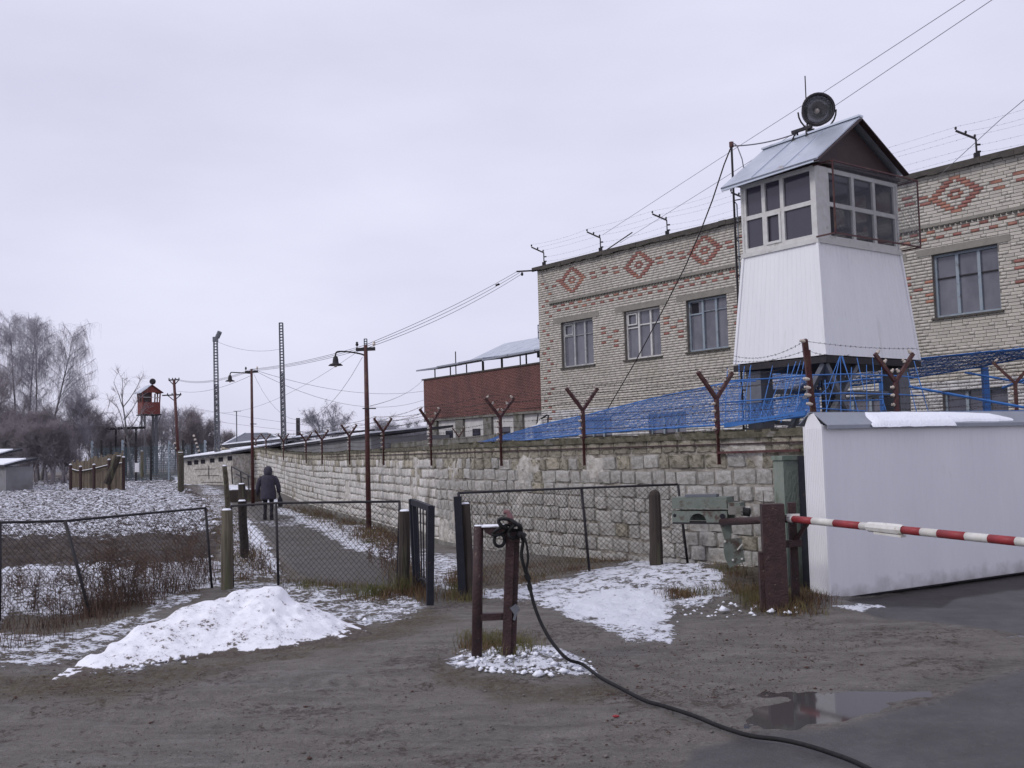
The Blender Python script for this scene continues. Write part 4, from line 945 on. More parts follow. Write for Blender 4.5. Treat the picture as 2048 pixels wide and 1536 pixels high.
# legs and bracing
for l, r in ((LW-.42, .12), (.12, RW_-.42), (LW-.42, RW_-.42), (.12, .12)):
    if (l, r) == (.12, .12): continue
    m = MB(); m.frame(tw(l, r, -.2), tl3*.3, tr3*.3, UP*(ZB+.07)); part('leg', m, 'steel', tow)
mb = MB()
for a_, b_ in ((tw(.1, .1, ZB-.12), tw(LW-.4, .0, 1.0)), (tw(.1, .1, ZB-.12), tw(.0, 1.3, 1.0)), (tw(LW-.2, .3, 2.6), tw(.3, RW_-.3, 2.5)), (tw(LW-.2, .3, 2.1), tw(.9, 1.0, 2.0)), (tw(.15, .15, ZB-.1), tw(.9, 1.3, 1.2)), (tw(.1, .9, ZB-.12), tw(.15, .15, 2.0))): mb.beam(a_, b_, .1, .07)
part('brace', mb, 'steel', tow)
# searchlight on the ridge
sp = tw(1.02, ap, ZA+.0); lp = PY(1634, 222, sp[1]-.02)
sl_ = empty('searchlight', sp, 'round black searchlight on an iron yoke on the watchtower ridge', 'searchlight')
ax = np.array([-.16, -1, -.12]); ax /= np.linalg.norm(ax)
m = MB(); m.lathe(lp-ax*.16, ax, [(-.05, .001), (-.05, .1), (0, .19), (.1, .25), (.3, .262), (.33, .275), (.33, .24), (.29, .235)], 28); part('housing', m, 'darksteel', sl_, True)
m = MB(); m.lathe(lp-ax*.16, ax, [(.02, .02), (.06, .15), (.16, .215), (.27, .235)], 24); part('reflector', m, 'mirror', sl_, True)
m = MB(); m.lathe(lp-ax*.16, ax, [(.285, .236), (.295, .15), (.3, .001)], 24); o = part('lens', m, [glass_mat('lens_glass', (.1, .11, .11), .04, .14)], sl_, True)
m = MB(); m.lathe(lp-ax*.06, ax, [(.0, .035), (.07, .045), (.12, .03), (.14, .001)], 10); part('bulb', m, 'porcelain', sl_, True)
sx_ = np.cross(ax, UP); sx_ /= np.linalg.norm(sx_)
m = MB(); arc = [lp+sx_*.31*math.cos(t)+UP*.34*math.sin(t) for t in np.linspace(math.pi, 2*math.pi, 13)]; m.tube(arc, .014, 6); part('yoke', m, 'darksteel', sl_, True)
m = MB(); bot = lp-UP*.34; m.box((bot+sp)/2+UP*.02, (.12, .12, max(.1, bot[2]-sp[2]))); 
for q in (-.16, .16): m.beam(sp+tl3*q-UP*.1-tr3*.1, sp+tl3*q*.6+UP*.14, .03); m.beam(sp+tl3*q-UP*.1+tr3*.1, sp+tl3*q*.6+UP*.14, .03)
m.beam(sp-tl3*.2+UP*.12, sp+tl3*.2+UP*.12, .05); part('mounting', m, 'darksteel', sl_)
m = MB(); rd = PY(1614, 240, sp[1]+.05); m.tube([rd-UP*.3, rd+UP*.28], .014, 6); m.tube([rd+UP*.28, rd+UP*.34], .035, 8); m.tube([rd+UP*.34, PY(1610, 152, sp[1]+.05)], .01, 6); part('rod', m, 'darksteel', sl_)
# ladder mast on the left side of the tower
q0 = PY(1463, 292, 17.6); lad = empty('ladder_mast', (q0[0], q0[1], 0), 'tall thin iron ladder mast rising beside the left side of the watchtower', 'ladder')
m = MB(); mr = np.array([q0[0], q0[1], 0]); m.tube([mr, q0], .02, 6); part('rail', m, 'darksteel', lad)
m = MB(); m.tube([q0-UP*.02, q0+UP*.07], .04, 8); part('cap', m, 'rustred', lad)
pr = PY(1484, 395, 17.4); m = MB(); m.tube([(pr[0], pr[1], 0), pr], .016, 6); part('rail', m, 'bluegrey', lad)
m = MB(); p2_ = np.array([pr[0], pr[1], 0])+np.array([.02, .5, 0]); m.tube([p2_, p2_+UP*pr[2]], .012, 6); part('rail', m, 'bluegrey', lad)
z = pr[2]; rme = None
while z > 1.2:
    a_ = np.array([q0[0], q0[1], z]); b_ = np.array([pr[0], pr[1], z-.03])
    if rme is None: m = MB(); m.tube([a_, b_], .011, 5); m.tube([a_, p2_+UP*(z+.0)], .009, 4); rme = part('rung', m, 'darksteel', lad); z00 = z
    else: c_ = rme.copy(); COL.objects.link(c_); c_.location.z += z-z00
    z -= .33
# cables from the mast
def cable(P, r, mat, label, cat='cable', group=None, n=5):
    m = MB(); m.tube(P, r, n); return single('cable', m, mat, P[0], label, cat, group, True)
cable(sag(q0, PY(1590, 268, 17.2), .05, 12), .012, 'greywire', 'slack grey cable from the ladder mast top to the searchlight')
cable(np.vstack([sag(q0+UP*.02, PY(1478, 300, 17.4), -.06, 5)[:-1], [PY(1484, 318, 17.3), PY(1490, 352, 17.2)]]), .01, 'greywire', 'short cable hanging from the mast top to the tower eave')
P = np.vstack([[q0], [PY(1448, 330, 17.9), PY(1425, 400, 18.6), PY(1404, 455, 19.4), PY(1372, 530, 20.6), PY(1330, 612, 22), PY(1270, 725, 23.5), PY(1205, 836, 25)]])
cable(P, .013, 'wire', 'dark cable running slantwise from the ladder mast across the brick facade to the ground')

# ================================================================== WHITE SLIDING GATE
gA = PZ(1660, 1202, .02)[:2]; _g2 = PZ(2048, 1147, .02)[:2]; gD = (_g2-gA)/np.linalg.norm(_g2-gA); gN = np.array([gD[1], -gD[0]]); GL = 7.2
gd3 = np.array([*gD, 0]); gn3 = np.array([*gN, 0])
def gp(u, o, z): return np.array([gA[0]+gD[0]*u+gN[0]*o, gA[1]+gD[1]*u+gN[1]*o, z])
gate = empty('sliding_gate', gp(0, 0, 0), 'large white sheet metal gate wing with sloped snowy coping at the right', 'gate')
GT = 1.86; GW = .25
part('front_sheet', sheet(gp(0, 0, .04), gp(GL, 0, .04), gp(GL, 0, GT+.04), gp(0, 0, GT+.04), 64, .0014, gn3), 'gatewhite', gate)
# end face with pointed top, fine ribs
mb = MB(); mb.poly([gp(0, 0, .04), gp(0, -GW, .04), gp(0, -GW, GT+.02), gp(0, -GW*.72, GT+.16), gp(0, -GW*.45, GT+.175), gp(0, 0, GT+.03)], gd3*.01)
for i in range(1, 10): mb.frame(gp(-.004, -GW*i/10, .05), gd3*.004, -gn3*.006, UP*(GT-.04))
part('end_sheet', mb, 'panelwhite', gate)
mb = MB(); mb.frame(gp(-.008, .006, .035), gd3*.03, -gn3*.012, UP*GT); mb.frame(gp(-.008, -GW+.0, .035), gd3*.02, -gn3*.012, UP*GT); part('corner_trim', mb, 'panelwhite', gate)
part('rear_sheet', sheet(gp(GL, -GW, .04), gp(.01, -GW, .04), gp(.01, -GW, GT), gp(GL, -GW, GT), 60, .0035, -gn3), 'gatewhite', gate)
mb = MB(); mb.poly([gp(.03, .06, GT+.03), gp(.03, -GW*.6, GT+.175), gp(GL, -GW*.6, GT+.175), gp(GL, .06, GT+.03)], UP*.012); mb.frame(gp(.03, .06, GT+.0), gd3*(GL-.03), -gn3*.012, UP*.03)
mb.poly([gp(-.02, -GW*.6, GT+.18), gp(-.02, -GW-.05, GT+.06), gp(GL, -GW-.05, GT+.06), gp(GL, -GW*.6, GT+.18)], UP*.012)
part('coping', mb, 'zincgrey', gate)
mb = MB(); mb.frame(gp(0, -.03, .015), gd3*GL, -gn3*(GW-.06), UP*.03); part('bottom_rail', mb, 'darksteel', gate)
# snow slab on the coping
sx = np.arange(.72, 3.6, .03); sy = np.linspace(0, 1, 10); V = []
for i, x in enumerate(sx):
    e = min(1, (x-.72)/.16, (3.6-x)/.5); lo_ = -.04-.035*(fbm(x*3, 0, 51, 3)-.3)+(.02 if x > 2.2 else -.02)*1; hi_ = .23*(.55+.45*e)*(1-.3*sstep(1.9, 3.2, x))+.03*(fbm(x*2, 4, 52, 2)-.5)
    for t_ in sy:
        o_ = lo_+(hi_-lo_)*t_; zb = GT+.045+np.clip(o_+.02, 0, 1)*.55; h_ = .05*math.sin(math.pi*min(1, max(0, t_)))**.5*max(0, e)+(.008*(fbm(x*9, t_*3, 53, 2)-.5))
        V.append(gp(x, -o_+.02, zb+h_-(.035 if t_ == 0 else 0)))
idx = np.arange(len(V)).reshape(len(sx), len(sy)); Q = np.stack([idx[:-1, :-1], idx[1:, :-1], idx[1:, 1:], idx[:-1, 1:]], -1).reshape(-1, 4)
o = fast_mesh('snow_slab', np.array(V), Q, ['snow'], base=V[0], smooth=True); tag(o, 'strip of snow sliding off the sloped coping of the white gate', 'snow')
# low earth lip and dark gap below the gate come from the ground; green concrete gatepost and dark steel post beside it
gq = np.array([3.06, 11.55])
mb = MB(); c0 = PY(1563, 1150, 12.0); c1 = PY(1603, 1150, 12.0)
mb.box((3.2, 12.05, .72), (.25, .22, 1.62), .3); mb.box((3.19, 12.04, 1.55), (.27, .24, .05), .3)
single('gate_post', mb, 'greenpost', (3.2, 12.05, 0), 'mossy green concrete gatepost between block wall and white gate', 'post')
mb = MB(); mb.box((3.33, 11.78, .72), (.09, .16, 1.7), .3); mb.box((3.38, 11.82, 1.4), (.05, .05, .9), .3)
single('gate_channel', mb, 'gateblue', (3.33, 11.78, 0), 'dark steel channel post tight against the left end of the white gate', 'post')
mb = MB(); p_ = xline(1440, WA, WB); pe = xline(1606, WA, WB); mb.beam((*(p_+np.array([-.05, -.05])), 1.62), (*(pe+np.array([-.05, -.05])), 1.63), .03)
single('rusty_rod', mb, 'rustred', (*p_, 1.62), 'thin rusty rod fixed along the block wall left of the white gate', 'rod')

# ================================================================== BARRIER
bp_ = np.array([2.8, 10.6, 0]); bar_ = empty('road_barrier', bp_, 'red and white striped barrier boom on a rusty post with green counterweight', 'barrier')
tdir = np.array([1.2, -2.6, -.055])/2.864
def boomx(px):                                      # parameter on the boom axis seen at photo column px
    d = ray(px, 1050); A2 = np.array([[d[0], -tdir[0]], [d[1], -tdir[1]]]); s_ = np.linalg.solve(A2, bp_[:2]-np.array([0, 0])); return s_[1]
bz = PY(1590, 1038, 10.52)[2]
def bpt(s): return np.array([bp_[0], bp_[1], bz])+tdir*s
bq_ = bp_-np.array([.165, 0, 0]); mb = MB(); mb.box((bq_[0]-.0, bp_[1], .46), (.225, .2, 1.28), -.12); mb.box((bq_[0]-.13, bp_[1]+.02, .3), (.05, .14, .62), -.12); part('post', mb, 'postred', bar_)
mb = MB(); mb.tube([(bq_[0]-.08, bp_[1], 1.05), (bq_[0]-.085, bp_[1], 1.24)], .004, 4); part('spike', mb, 'postred', bar_)
mb = MB(); mb.box((bq_[0]+.24, bp_[1]+.14, .46), (.075, .09, 1.28), -.12); mb.beam((bq_[0]+.22, bp_[1]+.1, .66), (bq_[0]+.35, bp_[1]-.02, bz-.05), .04); mb.beam((bq_[0]+.1, bp_[1]+.05, .68), (bq_[0]+.3, bp_[1]+.05, .69), .07); part('rear_post', mb, 'postred', bar_)
mb = MB(); mb.box((bq_[0]+.2, bp_[1]-.05, bz+.035), (.13, .05, .03), -.3); part('pivot_bracket', mb, 'boomwhite', bar_)
marks = [1560, 1588, 1627, 1670, 1722, 1805, 1843, 1877, 1932, 1978, 2032]; ss_ = [boomx(p) for p in marks]
ss_ += [ss_[-1]+.26, ss_[-1]+.52, ss_[-1]+.78, ss_[-1]+1.1]
for i, (a_, b_) in enumerate(zip(ss_[:-1], ss_[1:])):
    mb = MB(); mb.tube([bpt(a_), bpt(b_)], .036, 14, caps=True); part('boom_stripe', mb, 'boomwhite' if i % 2 == 0 else 'boomred', bar_, True)
# wrapped splice on the long white stripe
a_, b_ = boomx(1735), boomx(1806); mb = MB(); prof = [(0, .037), (.02, .046), ((b_-a_)*.4, .05), ((b_-a_)*.9, .052), ((b_-a_), .04)]; mb.lathe(bpt(a_), tdir, prof, 9); part('splice_wrap', mb, 'boomwhite', bar_)
mb = MB(); mb.beam(bpt(a_+.1)-UP*.05, bpt(b_)-UP*.055, .06, .02); part('splice_board', mb, 'boomwhite', bar_)
# tail pipe and counterweight
tb = PY(1452, 1044, 11.5); mb = MB(); mb.tube([bpt(.0), tb+np.array([-.05, 0, 0])], .042, 10); part('tail_pipe', mb, 'postred', bar_, True)
cw0 = PY(1345, 1048, 11.75); cw1 = PY(1455, 1048, 11.45); cdx = (cw1-cw0); cdx[2] = 0; cL = np.linalg.norm(cdx); cdx /= cL; cdn = np.array([cdx[1], -cdx[0], 0]); cdn = cdn if cdn[1] < 0 else -cdn
zt = PY(1345, 995, 11.75)[2]; zb_ = cw0[2]+.02
mb = MB(); mb.frame([*cw0[:2], (zb_+zt)/2+.012], cdx*cL, -cdn*.3, UP*(zt-(zb_+zt)/2-.012)); 
part('counterweight_top', mb, 'greenbox', bar_)
# lower box face with a half-round cutout
hz = (zb_+zt)/2-zb_-.012; pts = [(0, 0)]; cxx, rad = cL*.47, .1
pts = [(0, 0), (cxx-rad, 0)]+[(cxx-rad*math.cos(t), rad*1.0*math.sin(t)) for t in np.linspace(0, math.pi, 11)[1:-1]]+[(cxx+rad, 0), (cL*.88, 0), (cL, .06), (cL, hz), (0, hz)]
mb = MB(); mb.poly([np.array([cw0[0], cw0[1], zb_])+cdx*a_+UP*b_ for a_, b_ in pts], -cdn*.02); mb.frame(np.array([cw0[0], cw0[1], zb_])+cdx*.0-cdn*.28, cdx*cL, -cdn*.02, UP*hz); mb.frame(np.array([cw0[0], cw0[1], zb_+hz-.02])-cdn*.021, cdx*cL, -cdn*.258, UP*.018)
part('counterweight_base', mb, 'greenbox', bar_)
mb = MB(); mb.lathe(np.array([cw0[0], cw0[1], zb_+hz*.55])+cdx*cL*.92+cdn*.002, cdn, [(0, .001), (0, .028), (.006, .03), (.007, .001)], 12); mb.lathe(np.array([cw0[0], cw0[1], zb_+hz*.6])+cdx*.03+cdn*.002, cdn, [(0, .001), (0, .02), (.006, .001)], 10); part('bolt_hole', mb, 'trousers', bar_)
mb = MB(); mb.frame(cw0+np.array([0, 0, .0])-cdn*.0, cdx*(cL*.9), -cdn*.25, UP*.018); part('bottom_plate', mb, 'darksteel', bar_)
b0_ = cw0+cdx*(cL+.01); mb = MB(); mb.frame([b0_[0], b0_[1], zb_+.1], cdx*.14, -cdn*.22, UP*.12); part('end_block', mb, 'greenbox', bar_)
mb = MB(); mb.frame([b0_[0], b0_[1]-.03, zb_+.09], cdx*.16, -cdn*.12, UP*.09); part('end_block', mb, 'concrete', bar_)
mb = MB(); e_ = b0_+cdx*.18; mb.lathe([e_[0], e_[1]+.02, zb_+.12], cdx+np.array([0, 0, -.1]), [(-.02, .001), (-.02, .045), (.07, .048), (.08, .001)], 12); part('end_cap', mb, 'rubber', bar_)
mb = MB(); mb.frame([*(cw0+cdx*.15-cdn*.02)[:2], zt+.002], cdx*.35-cdn*.05, -cdn*.12, UP*.03); part('loose_plate', mb, 'steel', bar_)
h0 = PY(1440, 1046, 11.5); h1 = PY(1463, 1046, 11.5); h2 = PY(1463, 1085, 11.5); h3 = PY(1452, 1088, 11.5)
mb = MB(); mb.poly([h0, h3, h2, h1], np.array([0, .02, 0])); part('hanger', mb, 'greenbox', bar_)
mb = MB(); mb.poly([PY(x, y, 11.46) for x, y in [(1447, 1086), (1462, 1083), (1464, 1077), (1483, 1076), (1486, 1100), (1491, 1123), (1468, 1131), (1460, 1136), (1451, 1118), (1448, 1105)]], np.array([0, .015, 0])); part('hanging_plate', mb, 'greenbox', bar_)
mb = MB(); 
for q in ((1466, 1120), (1484, 1118), (1450, 1083)): mb.ball(PY(*q, 11.45), .014, 6)
mb.tube([PY(1475, 1100, 11.45), PY(1485, 1088, 11.42)], .008, 5); part('bolt', mb, 'boomwhite', bar_)

# ================================================================== LOW MESH FENCES
def rail(mb, pts, r): mb.tube(pts, r, 7)
def mesh_panel(label, posts, grp='chain-link fence panels', pitch=.076, mesh_drop=.06, wr=.0027):
    """posts: list of (top point, base point, radius); rail along the tops, net between"""
    th_ = empty('chain_link_fence', posts[0][1], label, 'fence', grp)
    for (t_, b_, r_) in posts:
        m = MB(); rail(m, [b_-UP*.15, t_], r_); part('post', m, 'darksteel', th_, True)
    m = MB(); rail(m, [p[0] for p in posts], .016); part('top_rail', m, 'darksteel', th_, True)
    for (a_, b_) in zip(posts[:-1], posts[1:]):
        seg_part('mesh', diamond_mesh(b_off(a_[1]), b_off(b_[1]), b_[0]-UP*mesh_drop*.3, a_[0]-UP*mesh_drop*.3, pitch), wr, 'wire', th_, kind='stuff')
    return th_
def b_off(p): return np.asarray(p)+UP*.03
def tp(x, y, Y): return PY(x, y, Y)
mesh_panel('sagging mesh fence at the left edge with one leaning middle post', [
    (tp(-330, 1050, 11.2), G(-330, 1245)*0+np.array([*tp(-330, 1050, 11.2)[:2], 0]), .018), (tp(0, 1045, 11.3), np.array([*tp(0, 1045, 11.3)[:2], 0.]), .018),
    (tp(130, 1042, 11.6), tp(188, 1232, 11.5), .02), (tp(411, 1016, 13.9), tp(425, 1172, 13.9), .018)])
mesh_panel('mesh fence before the footpath, between the mossy wooden post and the gate', [
    (tp(462, 1012, 13.8), tp(466, 1165, 13.8), .018), (tp(552, 1006, 13.7), tp(557, 1165, 13.7), .018), (tp(799, 1003, 13.2), tp(802, 1172, 13.2), .018)])
mesh_panel('mesh fence on the right in front of the block wall', [
    (tp(917, 986, 12.5), tp(934, 1185, 12.4), .018), (tp(1163, 976, 14.1), tp(1180, 1138, 14.2), .019), (tp(1356, 969, 14.05), tp(1376, 1118, 14.05), .018)])
def wpost(top, bot, r, mat, label, point=0, n=9, cat='post', sq=False):
    mb = MB(); top = np.asarray(top, float); bot = np.asarray(bot, float)-UP*.15; k_ = 7; P = []; R_ = []
    for i in range(k_):
        t_ = i/(k_-1); P.append(bot*(1-t_)+top*t_+np.array([RNG.uniform(-.006, .006), RNG.uniform(-.006, .006), 0])); R_.append(r*(1.08-.16*t_)*RNG.uniform(.95, 1.05))
    if point: P.append(top+UP*point*.6); R_.append(r*.75); P.append(top+UP*point); R_.append(r*.2)
    mb.tube(P, R_, 4 if sq else n)
    if not point: mb.tube([top-UP*.001, top+UP*.02], [r*.85, r*.6], n, mi=1)
    return single('fence_post', mb, [mat, 'snow'], bot, label, cat)
wpost(tp(453, 1020, 13.6), tp(454, 1168, 13.6), .075, 'wood', 'thick mossy wooden post at the left end of the footpath fence')
wpost(tp(484, 1002, 15.2), tp(489, 1090, 17), .07, 'darkwood', 'dark wooden post with snow cap behind the footpath fence')
wpost(tp(449, 932, 16.5), tp(458, 1020, 17.4), .042, 'wood', 'thin grey leaning stake left of the footpath')
wpost(tp(483, 968, 24), tp(486, 1005, 24), .09, 'darkwood', 'short dark stump beside the footpath near the handrail')
wpost(tp(361, 905, 42), tp(362, 972, 46), .13, 'wood', 'grey wooden pole at the far end of the footpath')
wpost(tp(809, 1022, 12.9), tp(807, 1180, 12.9), .075, 'darkwood', 'dark wooden post at the left side of the open wicket gate')
wpost(tp(931, 1008, 12.3), tp(940, 1192, 12.2), .06, 'darkwood', 'dark wooden post at the right side of the wicket opening')
wpost(tp(1309, 990, 13.9), tp(1313, 1120, 13.8), .085, 'darkwood', 'thick pointed dark wooden post in front of the block wall', point=.07)
mb = MB(); mb.beam(tp(915, 993, 12.25), tp(925, 1188, 12.15)-UP*.1, .09, .06, up=(0, 1, 0)); single('gate_stop', mb, 'gateblue', tp(925, 1188, 12.15), 'black-blue steel channel standing at the right side of the wicket opening', 'post')
mb = MB(); mb.beam(tp(801, 1018, 12.95), tp(796, 1170, 12.95)-UP*.1, .05, .05, up=(0, 1, 0)); single('gate_stop', mb, 'gateblue', tp(796, 1170, 12.95), 'black-blue steel angle at the left post of the wicket opening', 'post')
# open wicket gate
wl = tp(824, 998, 12.55); wr_ = tp(862, 1012, 11.45); wlb = np.array([wl[0]+.03, wl[1], .12]); wrb = tp(860, 1214, 11.42)
wk = empty('wicket_gate', wlb, 'black-blue steel wicket gate standing open beside the footpath fence', 'gate')
def gbar(a_, b_, wd=.055, dp=.045): m = MB(); m.beam(a_, b_, wd, dp, up=(wr_-wl)*np.array([1, 1, 0])); return m
part('hinge_stile', gbar(wlb, wl, .075, .06), 'gateblue', wk); part('lock_stile', gbar(wrb+UP*.02, wr_, .075, .06), 'gateblue', wk)
m = MB(); m.beam(wl-UP*.03, wr_-UP*.03, .05, .07); part('top_rail', m, 'gateblue', wk)
bl_, br_ = wlb+UP*.02, wrb+UP*.22
m = MB(); arc_ = [bl_*(1-t)+br_*t+UP*(.08*math.sin(math.pi*t)) for t in np.linspace(0, 1, 7)]; m.tube(arc_, .012, 5); part('bottom_rail', m, 'gateblue', wk)
for t_ in (.12, .3, .45, .6, .78):
    a_ = (wl*(1-t_)+wr_*t_)-UP*.05; b_ = (wlb*(1-t_)+wrb*t_)+UP*(.12)
    m = MB(); m.beam(b_, a_, .05 if t_ == .12 else .014, .04 if t_ == .12 else .014, up=(wr_-wl)*np.array([1, 1, 0])); part('bar', m, 'gateblue', wk)

# ================================================================== IRON POST FRAME WITH CABLE
bt = empty('iron_post_frame', G(985, 1300), 'rusty brown iron post frame with hook and coiled cable on a snowy tuft', 'post frame')
YB = 8.4
lt, lb_ = PY(957, 1052, YB), PY(953, 1302, YB); rt, rb_ = PY(1024, 1058, YB-.05), PY(1016, 1302, YB-.05)
m = MB(); m.tube([lb_-UP*.1, lb_*.5+lt*.5, lt], [.043, .042, .04], 12); part('round_post', m, 'postred', bt, True)
m = MB(); m.tube([lt, lt+UP*.008], [.04, .03], 12); part('snow_cap', m, 'snow', bt, True)
m = MB(); m.beam(rb_-UP*.1-np.array([.02, 0, 0]), rt-np.array([.012, 0, 0]), .07, .09, up=(0, 1, 0)); m.beam(rb_-UP*.1+np.array([.035, .02, 0]), rt+np.array([.04, .02, -.03]), .045, .08, up=(0, 1, 0)); m.beam(rt*.9+rb_*.1, rt+np.array([.005, 0, 0]), .13, .11, up=(0, 1, 0)); part('channel_post', m, 'postred', bt)
m = MB(); m.beam(PY(958, 1234, YB), PY(1012, 1232, YB), .06, .055); part('crossbar', m, 'postred', bt)
m = MB(); m.poly([PY(965, 1056, YB-.05), PY(972, 1066, YB-.05), PY(985, 1073, YB-.05), PY(1010, 1068, YB-.05), PY(1014, 1056, YB-.05)], np.array([0, .1, 0])); part('rope_plate', m, 'postred', bt)
m = MB(); m.poly([PY(963, 1055, YB-.06), PY(1012, 1053, YB-.06), PY(1013, 1050, YB+.06), PY(966, 1051, YB+.06)], UP*.008); part('snow_dust', m, 'snow', bt)
m = MB(); m.beam(PY(1024, 1222, YB-.09), PY(1036, 1214, YB-.09), .02, .06); m.beam(PY(1028, 1240, YB-.09), PY(1036, 1212, YB-.09), .03, .02); part('small_bracket', m, 'steel', bt)
m = MB(); hk = [PY(x, y, YB-.05) for x, y in [(1022, 1050), (1021, 1038), (1019, 1030), (1015, 1024), (1010, 1023), (1008, 1028)]]; m.tube(hk, [.028, .026, .024, .022, .018, .01], 9); part('hook', m, 'hook', bt, True)
def loop(c, rx, ry, tilt, r, turns, ph=0, depth=.05):
    P = []
    for t in np.linspace(0, 2*math.pi*turns, int(14*turns)):
        P.append(np.asarray(c)+np.array([rx*math.cos(t+ph), depth*math.sin(t*1.3)-.02, ry*math.sin(t+ph)+tilt*math.cos(t+ph)]))
    return P
for c_, a_ in (((1018, 1049), (.085, .04, -.03, .013, 2.6)), ((1030, 1062), (.05, .05, .02, .014, 2.2)), ((1004, 1060), (.075, .025, .03, .012, 1.5))):
    m = MB(); cc = PY(*c_, YB-.1); m.tube(loop(cc, a_[0], a_[1], a_[2], a_[3], a_[4]), a_[3], 7); part('cable_coil', m, 'rubber', bt, True)
m = MB(); m.tube(loop(PY(999, 1080, YB-.12), .042, .05, .0, .016, 1.05, 0, .01), .014, 7); part('cable_eye', m, 'rubber', bt, True)
m = MB(); m.tube([PY(1038, 1062, YB-.12), PY(1042, 1075, YB-.12)], .03, 7); m.tube([PY(1042, 1068, YB-.12), PY(1050, 1072, YB-.14)], .022, 7); part('clamp', m, 'darksteel', bt, True)
YC = YB-.12
P = [PY(1038, 1066, YC), PY(1046, 1082, YC), PY(1043, 1110, YC), PY(1050, 1140, YC), PY(1057, 1160, YC), PY(1062, 1185, YC-.02), PY(1070, 1215, YC-.05), PY(1084, 1250, YC-.1), PY(1106, 1287, YC-.2), PY(1135, 1318, YC-.32)]
gr_ = [(1165, 1338), (1200, 1364), (1240, 1386), (1290, 1412), (1330, 1424), (1390, 1444), (1440, 1465), (1500, 1484), (1560, 1492), (1610, 1503), (1660, 1519), (1710, 1538), (1760, 1566), (1800, 1610), (1850, 1680)]
P += [G(*q)+UP*(.024+.012) for q in gr_]
def smooth_path(P, k=4):
    P = np.asarray(P, float); o_ = []
    for i in range(len(P)-1):
        p0, p1, p2, p3 = P[max(i-1, 0)], P[i], P[i+1], P[min(i+2, len(P)-1)]
        for t in np.linspace(0, 1, k+1)[:-1]: o_.append(.5*((2*p1)+(-p0+p2)*t+(2*p0-5*p1+4*p2-p3)*t*t+(-p0+3*p1-3*p2+p3)*t**3))
    return o_+[P[-1]]
m = MB(); m.tube(smooth_path(P), .0135, 8); single('cable', m, 'rubber', P[0], 'thick black cable hanging from the iron post frame and snaking over the dirt', 'cable', smooth=True)
m = MB(); P2 = [PY(1044, 1066, YC-.03), PY(1053, 1088, YC-.03), PY(1056, 1118, YC-.03), PY(1053, 1140, YC-.02), PY(1057, 1162, YC)]; m.tube(smooth_path(P2), .011, 6); part('cable_loop', m, 'rubber', bt, True)
m = MB(); m.tube([PY(1052, 1148, YC), PY(1058, 1160, YC)], .026, 6); m.tube([PY(1058, 1168, YC), PY(1061, 1180, YC)], .02, 6); part('knot', m, 'rubber', bt)

# ================================================================== LAMP POLES, MASTS, OVERHEAD WIRES
def lamp_pole(label, tpx, bY, bz_, arm, lamp, scale):
    top = PY(*tpx, bY); base = np.array([top[0], top[1], bz_])
    base = np.array([PY(arm[0][0], arm[0][1], bY)[0], bY, bz_]) if False else np.array([top[0], bY, bz_-.2])
    r_ = empty('lamp_pole', base, label, 'lamp pole', 'lamp poles along the footpath')
    m = MB(); m.tube([base, base*.4+top*.6, top], [.075, .06, .05], 10); part('pole', m, 'rustred', r_, True)
    m = MB(); m.beam(top+np.array([-.26, 0, -.12]), top+np.array([.26, 0, -.11]), .07, .09); part('crossarm', m, 'darksteel', r_)
    for q in (-.23, .23):
        m = MB(); m.tube([top+np.array([q, 0, -.1]), top+np.array([q, 0, .0])], .012, 5); m.lathe(top+np.array([q, 0, -.02]), UP, [(0, .03), (.04, .045), (.07, .03), (.1, .035), (.12, .001)], 8); part('insulator', m, 'darksteel' if q < 0 else 'porcelain', r_)
    P = [PY(x, y, bY) for x, y in arm]; m = MB(); m.tube(smooth_path(P, 3), .022, 7); part('lamp_arm', m, 'darksteel', r_, True)
    c_ = PY(*lamp, bY); k = scale; m = MB(); m.lathe(c_+UP*.0, (0, 0, -1), [(0, .03), (.03, .06), (.1, .075), (.16, .08), (.2, .09), (.215, .15), (.26, .2), (.25, .17), (.22, .08)], 14); part('lamp_shade', m, 'darksteel', r_, True)
    m = MB(); m.lathe(c_-UP*.2, (0, 0, -1), [(0, .04), (.05, .06), (.09, .04), (.11, .001)], 8); part('bulb', m, 'porcelain', r_, True)
    return r_, top
lp1, LT1 = lamp_pole('near dark red lamp pole with bracket lamp beside the footpath fence', (731, 690), 27.6, -.3, [(731, 712), (722, 708), (700, 704), (678, 703), (672, 706), (671, 712)], (671, 712), 1)
lp2, LT2 = lamp_pole('farther dark red lamp pole with bracket lamp behind the walking person', (503, 738), 41.5, -.1, [(503, 747), (490, 746), (470, 745), (462, 745), (460, 750)], (460, 750), 1)
mb = MB(); mb.beam(PY(725, 817, 27.5), PY(752, 817, 27.5), .03); o = part('stay_bar', mb, 'darksteel', lp1)
mb = MB(); mb.beam(PY(500, 848, 41.4), PY(513, 848, 41.4), .03); part('stay_bar', mb, 'darksteel', lp2)
